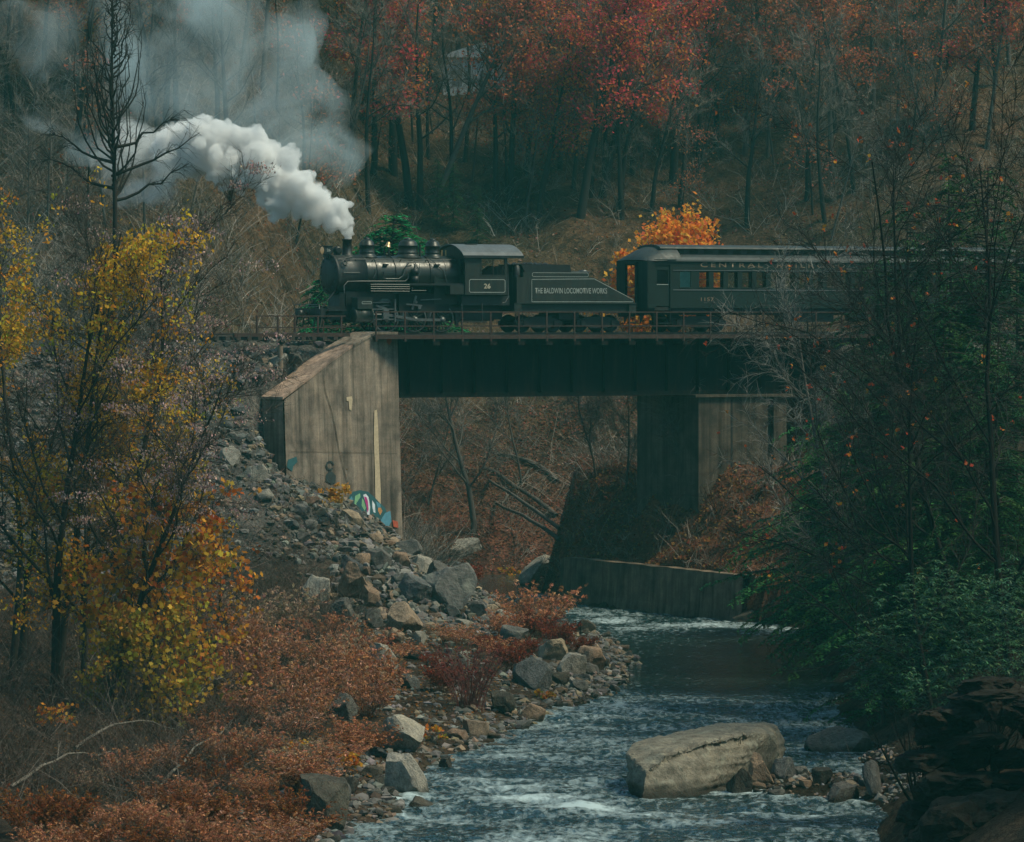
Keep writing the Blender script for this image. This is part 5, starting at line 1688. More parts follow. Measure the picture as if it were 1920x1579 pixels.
def slope():
    px = RR.uniform(360, 560); py = RR.uniform(650, 760) if RR.random() < .7 else RR.uniform(760, 880)
    p = hit(px, py); return p.x, p.y
scatter_rocks(40, slope, .28, .75, ['ballast','ballast','rock_grey'], "stone on the embankment slope left of the wing wall", "stones on the embankment slope")
def spit():
    px = RR.uniform(1380, 1650); py = RR.uniform(1455, 1520)
    p = hit(px, py)
    return p.x, p.y
scatter_rocks(26, spit, .25, .6, ['rock_grey','rock_tan','rock_wet'], "cobble on the little spit beside the river boulder", "cobbles on the right spit")

# small rubble and ballast that nobody could count
def rubble(name, pts, sizes, mat, label, cat):
    pts = np.array(pts); n = len(pts)
    rng = np.random.default_rng(5 + n)
    bm = bmesh.new(); bmesh.ops.create_icosphere(bm, subdivisions=1, radius=1.0)
    base = np.array([v.co[:] for v in bm.verts]); fc = np.array([[v.index for v in f.verts] for f in bm.faces]); bm.free()
    fc = fc; nb = len(base)
    vv = base[None] * rng.uniform(.5, 1.2, (n, nb, 1)) * sizes[:, None, None] * rng.uniform(.55, 1.1, (n, 1, 3))
    a = rng.uniform(0, 6.28, n); ca, sa = np.cos(a)[:, None], np.sin(a)[:, None]
    x = vv[..., 0] * ca - vv[..., 1] * sa; y = vv[..., 0] * sa + vv[..., 1] * ca
    vv = np.stack([x, y, vv[..., 2] * .75], -1) + pts[:, None, :]
    f = fc[None] + (np.arange(n) * nb)[:, None, None]
    c = np.repeat(np.clip(rng.normal(.105, .045, (n, 1)), .025, .26) * np.array([[1.0, .95, .88]]) * (1 + rng.normal(0, .05, (n, 3))), nb, axis=0)
    tan = np.repeat(rng.random(n) < .28, nb)[:, None]; c = np.where(tan, c * np.array([[1.55, 1.2, .9]]), c * 1.15)
    g = Geo(); g.add(vv.reshape(-1, 3), f.reshape(-1, 3), 0, c)
    tag(g.build(name, mat), label, cat, kind="stuff")
M['gravel'] = mat_tint("gravel_stone", .9, 0.0, .2)
def rubble_points():
    rng = np.random.default_rng(9)
    pts = []; sz = []
    # embankment slope and fan
    X = rng.uniform(-28, 4, 60000); Y = rng.uniform(184, 214, 60000)
    s, n = sn_of(X, Y); Z = terrain(X, Y)
    a = (X - E0.x) * WD.x + (Y - E0.y) * WD.y; b = (X - E0.x) * WN.x + (Y - E0.y) * WN.y
    k = (n > 2.0) & (n < 15 + 4 * fbm(X * .3, Y * .3, 2, 4)) & (s < 3) & (Z > 1.0) & ~((b < .2) & (b > -1.5) & (a > 0) & (a < WLEN)) & (X > -.105 * Y - 2)
    k &= (rng.random(len(X)) < np.clip(.95 + 1.2 * fbm(X * .25, Y * .25, 3, 6), .25, 1) * .42)
    P = np.stack([X[k], Y[k], Z[k] + .02], -1); pts.append(P); sz.append(.06 + .26 * rng.random(len(P)) ** 2.0)
    # shore cobbles
    Y = rng.uniform(117, 208, 9000); xl = np.interp(Y, [p[1] for p in LEFT], [p[0] for p in LEFT])
    X = xl - np.abs(rng.normal(0, 1.6, 9000)) + .6; Z = terrain(X, Y); k = (Z > -.3) & (rng.random(9000) < .45)
    P = np.stack([X[k], Y[k], Z[k]], -1); pts.append(P); sz.append(.06 + .24 * rng.random(len(P)) ** 2)
    # wedged stones of the fan
    anc = [hit(560, 905), hit(640, 985), hit(720, 1065), hit(800, 1125), hit(870, 1180)]
    m = 1300; t = rng.random(m) * 3.999; i = t.astype(int); f = t - i
    ax = np.array([[q.x, q.y] for q in anc]); XY = ax[i] * (1 - f)[:, None] + ax[i + 1] * f[:, None] + rng.normal(0, 1.0, (m, 2)) * np.array([1.3, 2.6])
    X, Y = XY[:, 0], XY[:, 1]; Z = terrain(X, Y); b = (X - E0.x) * WN.x + (Y - E0.y) * WN.y; a = (X - E0.x) * WD.x + (Y - E0.y) * WD.y
    k = ~((b < .4) & (b > -1.6) & (a > -.3) & (a < WLEN + .4))
    P = np.stack([X[k], Y[k], Z[k] + .05], -1); pts.append(P); sz.append(.13 + .30 * rng.random(len(P)) ** 1.8)
    # the bank between fan and shore
    Y = rng.uniform(150, 204, 14000); xl = np.interp(Y, [p[1] for p in LEFT], [p[0] for p in LEFT])
    X = xl - rng.random(14000) * 12; Z = terrain(X, Y); k = (Z > -.3) & (Z < 5) & (X > -.052 * Y) & (rng.random(14000) < np.clip(.4 + 1.6 * fbm(X * .3, Y * .3, 3, 8), .1, 1) * .5)
    P = np.stack([X[k], Y[k], Z[k]], -1); pts.append(P); sz.append(.06 + .22 * rng.random(len(P)) ** 2.5)
    # right spit
    X = rng.uniform(6, 12, 2500); Y = rng.uniform(128, 146, 2500); Z = terrain(X, Y); k = (Z > -.3) & (Z < 2)
    P = np.stack([X[k], Y[k], Z[k]], -1); pts.append(P); sz.append(.05 + .14 * rng.random(len(P)) ** 2)
    return np.concatenate(pts), np.concatenate(sz)
_p, _s = rubble_points()
rubble("rubble", _p, _s, M['gravel'], "small loose rubble and gravel over the slope and shore", "rubble")

# heap of ballast beside the track
def build_heap():
    rng = np.random.default_rng(2)
    p0 = hit(520, 660)
    g = Geo()
    c = trk(S(548, 2.9), 2.9); c.z = hz(c.x, c.y) - .1
    n = 40
    vv = []; f = []
    for i in range(n):
        for k in range(14):
            r = k / 13.0; a = 2 * math.pi * i / n
            x = math.cos(a) * r * 2.6; y = math.sin(a) * r * 1.1
            z = .95 * (1 - r) ** 1.3 + .12 * mnoise.noise(Vector((x, y, 2)))*(1-r) - .25 * r
            vv.append((x * TC - y * TS, x * TS + y * TC, z))
    f = [(i*14+k, ((i+1)%n)*14+k, ((i+1)%n)*14+k+1, i*14+k+1) for i in range(n) for k in range(13)]
    g.add(vv, f, 0, (.11,.115,.115), smooth=True)
    q = np.array(vv)[rng.integers(0, len(vv), 2600)] + rng.normal(0, .05, (2600, 3))
    o = tag(g.build("ballast_heap", M['ground'], None, c), "low heap of grey ballast beside the track left of the abutment", "ballast heap")
    d = np.repeat(q, 1, axis=0)
    bme = Geo()
    ss = .03 + .04 * rng.random(len(d))
    oc = np.array([(1,0,0),(-1,0,0),(0,1,0),(0,-1,0),(0,0,1),(0,0,-1)], float)
    tf = np.array([(0,2,4),(2,1,4),(1,3,4),(3,0,4),(2,0,5),(1,2,5),(3,1,5),(0,3,5)])
    v = d[:, None, :] + oc[None] * ss[:, None, None] * rng.uniform(.6, 1.3, (len(d), 6, 1))
    bme.add(v.reshape(-1, 3), (tf[None] + (np.arange(len(d)) * 6)[:, None, None]).reshape(-1, 3), 0, np.repeat(np.clip(rng.normal(.13, .045, (len(d), 1)), .04, .3) * np.ones((1, 3)), 6, axis=0))
    tag(bme.build("stones", M['gravel'], o), kind="stuff")
build_heap()
# stub of a post in the slope
p = hit(525, 692); g = Geo(); g.tubes([(np.array([(0,0,-.3),(.02,0,.4),(0,.02,.9),(.03,0,1.0)]), np.array([.15,.13,.13,.11]))], 8, 0, (.2,.15,.11)); g.add([(.1*math.cos(a)+.03, .1*math.sin(a), 1.0) for a in np.linspace(0, 6.28, 9)[:-1]], [tuple(range(8))], 0, (.25,.2,.15))
tag(g.build("wooden_post", M['bark'], None, p), "short weathered wooden post stub standing in the stony slope", "post")

# dark ledge at the near right bank
def build_ledge():
    c = pix(1800, 1450, 116.0)
    root = thing("rock_ledge", "dark layered rock ledge overhanging the near right bank", "rock ledge", (c.x, c.y, hz(c.x, c.y)))
    rs = random.Random(8)
    zb = root.location.z
    for k in range(44):
        py = 1660 - 370 * (k / 43.0) + rs.uniform(-14, 14)
        z = pix(1800, py, 116).z
        w = rs.uniform(.8, 2.2); px = rs.uniform(1668, 1690) + rs.random() ** 1.6 * 230 + max(0, 1360 - py) * .9
        x0 = pix(px, 1500, 116).x
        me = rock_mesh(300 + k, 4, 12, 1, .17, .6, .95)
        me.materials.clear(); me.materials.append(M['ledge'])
        o = link("rock_layer", me, root, (x0 + w / 2 - c.x, rs.uniform(-.5, .8), z - zb))
        o.scale = (w / 2, rs.uniform(.8, 1.6), rs.uniform(.14, .38)); o.rotation_euler = (rs.gauss(0, .1), rs.gauss(0, .10), rs.gauss(0, .25))
    for k in range(12):
        q = pix(1700 + 24 * k + rs.uniform(-10, 10), 1640 - 55 * (k % 3) + rs.uniform(-12, 12), 112.5)
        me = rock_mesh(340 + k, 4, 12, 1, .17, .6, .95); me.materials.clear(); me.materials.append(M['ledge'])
        o = link("rock_layer", me, root, (q.x - c.x + .5, q.y - c.y, q.z - zb)); o.scale = (rs.uniform(.7, 1.2), 1.2, rs.uniform(.4, .7)); o.rotation_euler = (rs.gauss(0, .1), rs.gauss(0, .12), rs.gauss(0, .3))
build_ledge()

# ================================================================ plants: generators
def nrm(v): return v / (np.linalg.norm(v, axis=-1, keepdims=True) + 1e-9)

def grow(rs, p, d, L, r, spec, lvl=0, out=None, tip=.3):
    if out is None: out = [[] for _ in spec]
    sp = spec[lvl]
    n = sp.get('seg', 5)
    pts = [p]; rad = [r]; dirs = [d]
    x, y, z = p; dx, dy, dz = d
    w = sp.get('wig', .15); up = sp.get('up', .05)
    for i in range(n):
        dx += rs.gauss(0, w); dy += rs.gauss(0, w); dz += rs.gauss(0, w) + up
        q = math.sqrt(dx*dx + dy*dy + dz*dz); dx /= q; dy /= q; dz /= q
        st = L / n
        x += dx * st; y += dy * st; z += dz * st
        pts.append((x, y, z)); dirs.append((dx, dy, dz)); rad.append(r * (1 - (1 - tip) * (i + 1) / n))
    out[lvl].append((np.array(pts), np.array(rad)))
    if lvl + 1 < len(spec):
        ch = spec[lvl + 1]
        k = ch['n'] if isinstance(ch['n'], int) else rs.randint(*ch['n'])
        for j in range(k):
            t = ch.get('start', .25) + (1 - ch.get('start', .25)) * ((j + rs.random()) / k)
            f = t * n; i = min(n - 1, int(f)); f -= i
            a, b = pts[i], pts[i + 1]
            pp = (a[0] + (b[0]-a[0])*f, a[1] + (b[1]-a[1])*f, a[2] + (b[2]-a[2])*f)
            dd = Vector(dirs[i + 1])
            ang = R(rs.uniform(*ch.get('ang', (30, 60))))
            ax = dd.orthogonal().normalized(); ax.rotate(Matrix.Rotation(rs.uniform(0, 6.283), 3, dd))
            nd = dd.copy(); nd.rotate(Matrix.Rotation(ang, 3, ax))
            lo, hi = ch.get('len', (.3, .6))
            LL = L * rs.uniform(lo, hi) * (1 - ch.get('taper', .5) * t)
            rr = (r * (1 - (1 - tip) * t)) * ch.get('rad', .5)
            grow(rs, pp, tuple(nd), LL, max(rr, ch.get('rmin', .006)), spec, lvl + 1, out, .35)
    return out

def sample_on(rng, branches, n, tmin=0.2):
    """random points (and directions) on branches, by length"""
    K = np.array([len(b[0]) for b in branches])
    A = []; B = []
    for p, r in branches:
        A.append(p[:-1]); B.append(p[1:])
    A = np.concatenate(A); B = np.concatenate(B)
    ln = np.linalg.norm(B - A, axis=1)
    i = rng.choice(len(A), n, p=ln / ln.sum())
    t = rng.random((n, 1))
    return A[i] * (1 - t) + B[i] * t, nrm(B[i] - A[i])

def rvec(rng, n): return nrm(rng.normal(size=(n, 3)))

def twigs(g, rng, branches, n, lo, hi, w0, col, mat=0, spread=.9, up=.25, droop=0.0, cv=.25):
    P, D = sample_on(rng, branches, n)
    d = nrm(D + rvec(rng, n) * spread + np.array([0, 0, up]))
    L = rng.uniform(lo, hi, (n, 1))
    m = P + d * L * .5 + rvec(rng, n) * L * .09
    e = P + d * L + rvec(rng, n) * L * .16 + np.array([0, 0, -droop]) * L
    Q = np.stack([P, m, e], 1)
    W = np.stack([np.full(n, w0), np.full(n, w0 * .7), np.full(n, w0 * .3)], 1) * rng.uniform(.7, 1.3, (n, 1))
    Sd = nrm(np.cross(d, rvec(rng, n)))
    c = np.clip(np.array(col)[None] * (1 + rng.normal(0, cv, (n, 1))), .005, 1)
    g.ribbons(Q, W, Sd, mat, c)
    return Q

def pick_cols(rng, n, cols, var=.22):
    c = np.array(cols)[rng.integers(0, len(cols), n)]
    return np.clip(c * (1 + rng.normal(0, var, (n, 1))) * (1 + rng.normal(0, .08, (n, 3))), .003, 1)

def leaves(g, rng, C, size, cols, mat=0, flat=.5, star=False, aspect=.62, hang=0.0):
    n = len(C)
    N = nrm(rng.normal(size=(n, 3)) + np.array([0, 0, flat]))
    A = nrm(np.cross(N, rvec(rng, n)) + np.array([0, 0, -hang])); B = nrm(np.cross(N, A))
    L = size * rng.uniform(.65, 1.3, n)
    if star: g.stars(C, A, B, L, mat, cols)
    else: g.kites(C, A, B, L, L * aspect, mat, cols)

GREY_BARK = (.085, .076, .066); DARK_BARK = (.030, .027, .024); PALE_BARK = (.20, .185, .16); TWIG_GREY = (.125, .112, .098)

# ---------------------------------------------------------------- forest trees on the hillside
RED = [(.60,.072,.090),(.52,.058,.095),(.64,.15,.060),(.58,.085,.115),(.62,.22,.055)]
ORANGE = [(.58,.22,.04),(.52,.16,.04),(.64,.30,.05),(.46,.13,.045)]
RUST = [(.42,.14,.07),(.46,.12,.08),(.34,.13,.075),(.52,.18,.06)]
YELLOW = [(.52,.33,.04),(.45,.34,.06),(.55,.26,.03),(.32,.30,.06)]
def forest_proto(seed, h, r, cols, nleaf, bark, ntw=2600, crown=.35, lsize=.24, clump=.8):
    rs = random.Random(seed); rng = np.random.default_rng(seed)
    spec = [dict(seg=9, wig=.045, up=.03), dict(n=(9, 13), start=crown, ang=(35, 70), len=(.26, .46), seg=6, wig=.16, up=.07, rad=.42, taper=.5),
            dict(n=(4, 6), start=.25, ang=(25, 60), len=(.3, .6), seg=4, wig=.2, up=.05, rad=.5, taper=.4, rmin=.012)]
    out = grow(rs, (0,0,-.6), (0,0,1), h, r, spec, tip=.18)
    gt = Geo(); gt.tubes(out[0], 8, 0, np.array(bark)); gt.tubes(out[1], 5, 0, np.array(bark)); gt.tubes(out[2], 3, 0, np.array(bark) * 1.2)
    tw = Geo()
    Q = twigs(tw, rng, out[2] + out[1], ntw, .4, 1.2, .022, (.19,.165,.14), 0)
    tm = gt.mesh("trunk", M['bark']); wm = tw.mesh("twigs", M['twig'])
    cm = None
    if nleaf:
        cr = Geo()
        P, D = sample_on(rng, out[2], nleaf // 14)
        C = np.repeat(P, 14, axis=0) + rng.normal(0, clump * .75, (len(P) * 14, 3)) * np.array([1, 1, .55])
        base = pick_cols(rng, len(P), cols, .12); base = np.repeat(base, 14, axis=0)
        c = np.clip(base * (1 + rng.normal(0, .22, (len(C), 1))), .003, 1)
        leaves(cr, rng, C, lsize, c, 0, .4)
        cm = cr.mesh("crown", M['leaf'])
    return dict(trunk=tm, twigs=wm, crown=cm, h=h)
FP = {
 'red': [forest_proto(11, 15, .30, RED, 4600, DARK_BARK, crown=.34), forest_proto(12, 14, .27, RED + ORANGE[:2], 4300, DARK_BARK, crown=.32), forest_proto(13, 13, .24, RED + RUST, 4000, DARK_BARK, crown=.28)],
 'orange': [forest_proto(14, 13, .22, ORANGE, 3600, DARK_BARK, crown=.25), forest_proto(15, 12, .2, ORANGE + YELLOW[:2], 2800, GREY_BARK)],
 'rust': [forest_proto(16, 15, .22, RUST, 3200, GREY_BARK, 2400), forest_proto(17, 14, .2, RUST, 2000, GREY_BARK, 2400)],
 'bare': [forest_proto(18, 17, .24, None, 0, DARK_BARK, 2200), forest_proto(19, 15, .17, None, 0, GREY_BARK, 2000, .2), forest_proto(20, 16, .28, None, 0, DARK_BARK, 2000)],
 'pole': [forest_proto(21, 11, .11, None, 0, GREY_BARK, 800, .2), forest_proto(22, 10, .09, RUST, 500, DARK_BARK, 700, .2)],
}
WORDS = {'red': "dark-trunked tree with crimson leaves", 'orange': "slender tree with orange leaves", 'rust': "thin tree with sparse rust-red leaves", 'bare': "bare grey-branched tree", 'pole': "thin bare sapling"}
TR = random.Random(5)
def over(px):
    for lim, w in ((140, "at the far left"), (420, "behind the spindly tree"), (660, "behind the smoke"), (880, "above the locomotive"), (1010, "above the cab and tender joint"), (1180, "above the tender"), (1400, "above the coach's front"), (1620, "above the coach's middle")):
        if px < lim: return w
    return "behind the right-hand thicket"
def place_tree(kind, x, y, h, lean=0.0, leany=0.0, label=None, group=None, var=None, name=None):
    P = FP[kind][TR.randrange(len(FP[kind])) if var is None else var]
    z = hz(x, y)
    t = thing(name or {'pole': 'sapling'}.get(kind, 'tree'), label, "sapling" if kind == 'pole' else "tree", (x, y, z), TR.uniform(0, 6.28), group)
    k = h / P['h']; t.scale = (k, k, k)
    # lean in world directions
    t.rotation_mode = 'QUATERNION'
    ax = Vector((-leany, lean, 0))
    q = Matrix.Rotation(TR.uniform(0, 6.28), 3, 'Z').to_quaternion()
    if ax.length > 1e-3:
        q = Matrix.Rotation(ax.length, 3, ax.normalized()).to_quaternion() @ q
    t.rotation_quaternion = q
    link("trunk", P['trunk'], t); link("twigs", P['twigs'], t)
    if P['crown']: link("crown", P['crown'], t)
    return t
# the rows that stand out, by the foot of each trunk in the photo
front = [
 (700,330,'bare',17,.03,2,"dark upright trunk at the smoke's right edge above the stack"),
 (845,395,'bare',15,-.03,0,"dark straight trunk between the leaning tree and the upright grey one"),
 (1010,410,'red',14,.05,1,"low crimson tree above the tender's coal board"),
 (1160,400,'bare',15,.06,2,"dark bare trunk right of the crimson trio"),
 (1050,330,'red',14,-.05,2,"small crimson tree behind the trio"),
 (1310,330,'bare',15,.04,0,"dark bare trunk above the coach's front roof"),
 (738,335,'red',19,.02,0,"thick dark-trunked crimson tree, leftmost of the close group above the locomotive's domes"),
 (768,392,'red',18,-.01,1,"dark crimson-leaved tree with straight trunk rising just behind the locomotive's cab"),
 (786,398,'bare',16,.05,2,"dark bare trunk beside the straight crimson tree behind the cab"),
 (806,402,'rust',19,.42,0,"strongly right-leaning tree on the hillside behind the cab"),
 (872,312,'bare',14,.02,0,"upright grey bare tree right of the leaning tree"),
 (885,345,'pole',11,.05,0,"thin bare sapling behind the gap between cab and tender"),
 (922,218,'bare',12,.0,1,"small dark trunk in front of the pale building on the hill"),
 (957,398,'red',16,.10,2,"slender crimson tree rising behind the tender, low red spray at its side"),
 (985,388,'pole',10,.16,1,"thin leaning sapling just right of the slender crimson tree"),
 (1088,418,'red',18,.12,0,"leftmost trunk of the crimson trio above the slope of the tender"),
 (1108,372,'orange',16,.10,0,"orange-leaved middle trunk of the trio above the tender"),
 (1128,378,'red',17,.14,1,"rightmost trunk of the crimson trio above the tender"),
 (1262,350,'red',18,.13,0,"leaning dark crimson tree above the orange bush"),
 (1345,240,'red',16,.03,2,"crimson tree with dark upright trunk right of the leaning one"),
 (1396,305,'rust',17,.08,0,"tall rust-leaved tree above the coach lettering"),
 (1440,300,'bare',15,.05,1,"bare grey tree next to the tall rust-leaved one"),
 (1200,300,'orange',14,.05,1,"small orange tree between the crimson trio and the leaning tree"),
 (682,235,'orange',16,.02,0,"orange-leaved tree with dark trunk right of the smoke"),
 (640,330,'bare',13,.12,1,"pale forked bare tree rising out of the smoke's right edge"),
 (1030,300,'pole',12,.06,0,"bare sapling between slender crimson tree and crimson trio"),
 (1500,300,'rust',16,.03,1,"rust-tinged tree behind the bare branches over the coach"),
 (1560,330,'rust',16,-.02,0,"rust-red tree behind the upper right thicket"),
]
for px, py, kind, h, ln, vr, lb in front:
    p = hit(px, py)
    place_tree(kind, p.x, p.y, h * .88, ln, TR.gauss(0, .02), lb, None, vr)
for i in range(26):
    px = 640 + 1000 * ((i * .618034 + .31) % 1.0) if i % 4 else 30 + 560 * ((i * .31) % 1.0); py = TR.uniform(230, 430)
    p = hit(px, py)
    place_tree('bare', p.x, p.y, TR.uniform(9, 14), TR.gauss(.03, .07), TR.gauss(0, .03), "dark leafless tree on the middle slope " + over(px), "dark leafless trees on the middle slope", TR.choice((0, 2)))
back_labels = {'red': "crimson-leaved tree far up the hillside", 'orange': "orange-leaved tree far up the hillside", 'rust': "rust-leaved tree far up the hillside", 'bare': "bare tree on the upper hillside", 'pole': "bare sapling far up the hillside"}
for i in range(66):
    px = -60 + 2040 * ((i * .618034) % 1.0); py = TR.choice((40, 90, 130, 170, 210, 250, 290))
    if px < 640: kind = TR.choice(('bare', 'bare', 'rust', 'rust', 'pole', 'orange'))
    elif px < 1400: kind = TR.choice(('red', 'red', 'orange', 'orange', 'bare', 'bare', 'rust'))
    else: kind = TR.choice(('rust', 'rust', 'bare', 'red'))
    p = hit(px, py)
    place_tree(kind, p.x, p.y, TR.uniform(10, 15), TR.gauss(0.02, .05), TR.gauss(0, .03), back_labels[kind] + " " + over(px), "trees on the upper hillside")
for i in range(44):
    px = -20 + 1900 * ((i * .7548) % 1.0); py = TR.uniform(250, 470)
    p = hit(px, py)
    place_tree('pole', p.x, p.y, TR.uniform(5, 10), TR.gauss(0, .12), TR.gauss(0, .05), "bare sapling on the lower slope " + over(px), "saplings on the lower slope")

# ---------------------------------------------------------------- undergrowth: bare brush in clumps
def brush(g, rng, X, Y, hmin, hmax, stems, width, col, cv=.3, splay=.75):
    n = len(X); Z = terrain(X, Y)
    hgt = rng.uniform(hmin, hmax, n)
    i = np.repeat(np.arange(n), stems)
    m = len(i)
    P = np.stack([X[i], Y[i], Z[i] - .05], -1) + rng.normal(0, .12, (m, 3)) * np.array([1, 1, 0])
    d = nrm(rng.normal(size=(m, 3)) * np.array([splay, splay, .12]) + np.array([0, 0, 1.0]))
    L = hgt[i][:, None] * rng.uniform(.55, 1.1, (m, 1))
    mid = P + d * L * .5 + rvec(rng, m) * L * .07
    bend = nrm(d * np.array([1, 1, .25]))
    e = mid + nrm(d + bend * .5 + rvec(rng, m) * .3) * L * .5
    base = np.array(col)[rng.integers(0, len(col), n)] * (1 + rng.normal(0, cv * .6, (n, 1)))
    c = np.clip(base[i] * (1 + rng.normal(0, cv, (m, 1))), .008, 1)
    W = np.stack([np.full(m, width), np.full(m, width * .75), np.full(m, width * .3)], 1) * rng.uniform(.6, 1.5, (m, 1))
    g.ribbons(np.stack([P, mid, e], 1), W, nrm(np.cross(d, rvec(rng, m))), 0, c)
    # side twigs
    k = 2
    j = np.repeat(np.arange(m), k)
    t = rng.uniform(.25, 1.0, (len(j), 1))
    A = np.where(t < .5, P[j] + (mid[j] - P[j]) * (t / .5), mid[j] + (e[j] - mid[j]) * ((t - .5) / .5))
    d2 = nrm(d[j] * .6 + rvec(rng, len(j)))
    L2 = L[j] * rng.uniform(.18, .42, (len(j), 1))
    m2 = A + d2 * L2 * .5; e2 = A + d2 * L2 + rvec(rng, len(j)) * L2 * .18
    g.ribbons(np.stack([A, m2, e2], 1), np.stack([np.full(len(j), width * .6)] * 2 + [np.full(len(j), width * .25)], 1), nrm(np.cross(d2, rvec(rng, len(j)))), 0, c[j])

def sample_ground(rng, n, test):
    xs = []; ys = []
    while sum(map(len, xs)) < n:
        k = test(rng, n * 2); xs.append(k[0]); ys.append(k[1])
    return np.concatenate(xs)[:n], np.concatenate(ys)[:n]
rngB = np.random.default_rng(42)
def hill_pts(rng, n):
    Y = rng.uniform(232, 345, n); X = rng.uniform(-1, 1, n) * (.138 * Y + 3)
    d = river_sd(X, Y); s, nn = sn_of(X, Y)
    k = (d > .5) & ((np.abs(nn) > 3.2)) & (fbm(X * .12, Y * .12, 3, 91) > -.3)
    return X[k], Y[k]
g = Geo()
X, Y = sample_ground(rngB, 4300, hill_pts)
brush(g, rngB, X, Y, .9, 3.0, 6, .026, [(.20,.185,.155),(.25,.22,.185),(.165,.135,.11),(.19,.145,.11)])
tag(g.build("hillside_undergrowth", M['twig']), "tangled grey-brown brush covering the hillside", "undergrowth", kind="stuff")
# behind the track on the left: a dense thicket
def thick_pts(rng, n):
    Y = rng.uniform(212, 250, n); X = rng.uniform(-30, -4, n); s, nn = sn_of(X, Y)
    k = (nn < -3.6) & (X > -.125 * Y)
    return X[k], Y[k]
g = Geo(); X, Y = sample_ground(rngB, 700, thick_pts); brush(g, rngB, X, Y, 1.5, 4.8, 9, .03, [(.20,.18,.16),(.25,.225,.195),(.16,.135,.11)])
def thick_l2(rng, n):
    Y = rng.uniform(222, 285, n); X = rng.uniform(-36, -5, n); s, nn = sn_of(X, Y)
    k = (nn < -3.6) & (X > -.125 * Y)
    return X[k], Y[k]
X, Y = sample_ground(rngB, 1500, thick_l2); brush(g, rngB, X, Y, 1.2, 4.0, 7, .03, [(.20,.18,.16),(.25,.225,.195),(.16,.135,.11),(.19,.15,.12)])
def thick_r(rng, n):
    Y = rng.uniform(214, 262, n); X = rng.uniform(4, 32, n); s, nn = sn_of(X, Y)
    k = (nn < -3.6) & (X < .125 * Y) & (s > 10)
    return X[k], Y[k]
X, Y = sample_ground(rngB, 500, thick_r); brush(g, rngB, X, Y, 1.5, 4.0, 8, .03, [(.19,.175,.155),(.23,.205,.18),(.15,.125,.105)])
tag(g.build("trackside_brush", M['twig']), "dense bare thicket just behind the track and train", "brush", kind="stuff")
# fallen leaves
def litter(name, label, n, test, cols, size, flat=2.2):
    rng = np.random.default_rng(n)
    X, Y = sample_ground(rng, n, test); Z = terrain(X, Y) + .03
    g = Geo(); leaves(g, rng, np.stack([X, Y, Z + rng.random(n) * .08], -1), size, pick_cols(rng, n, cols, .3), 0, flat)
    tag(g.build(name, M['leaf']), label, "fallen leaves", kind="stuff")
def lit_under(rng, n):
    Y = rng.uniform(222, 268, n); X = rng.uniform(-9, 9, n); k = river_sd(X, Y) > .2
    return X[k], Y[k]
litter("fallen_leaves", "pinkish red fallen leaves under and behind the bridge", 26000, lit_under, [(.25,.085,.06),(.20,.075,.05),(.15,.085,.055),(.30,.13,.085)], .20)
litter("hillside_leaf_litter", "brown and red leaf litter among the hillside brush", 42000, hill_pts, [(.17,.09,.06),(.22,.08,.06),(.13,.08,.06),(.25,.11,.06),(.30,.20,.16)], .22, 1.2)
def lit_left(rng, n):
    Y = rng.uniform(116, 200, n); X = -rng.uniform(0, .16, n) * Y
    k = (river_sd(X, Y) > 1.0) & (X < center_x(Y)) & (terrain(X, Y) < 9)
    return X[k], Y[k]
litter("bank_leaf_litter", "brown leaf litter on the left bank", 20000, lit_left, [(.14,.07,.035),(.20,.09,.03),(.10,.06,.035),(.28,.13,.03)], .12)
def lit_mound(rng, n):
    Y = rng.uniform(206, 232, n); X = rng.uniform(2, 15, n); rb = (X - RA.x) * .867 + (Y - RA.y) * .498
    k = (rb > .4) & (river_sd(X, Y) > .2)
    return X[k], Y[k]
litter("mound_leaf_litter", "orange and red fallen leaves on the mound above the river wall", 11000, lit_mound, [(.27,.11,.04),(.23,.06,.04),(.17,.08,.045),(.30,.17,.05)], .20, .6)
g = Geo(); X, Y = sample_ground(rngB, 260, lit_mound); brush(g, rngB, X, Y, .5, 2.2, 8, .024, [(.15,.125,.10),(.20,.16,.13)])
def und_pts(rng, n):
    X, Y = lit_under(rng, n); k = (Y > 226); return X[k], Y[k]
X, Y = sample_ground(rngB, 330, und_pts); brush(g, rngB, X, Y, .6, 2.6, 6, .022, [(.10,.08,.07),(.15,.12,.11)])
tag(g.build("riverside_brush", M['twig']), "thin bare brush on the banks below the bridge", "brush", kind="stuff")

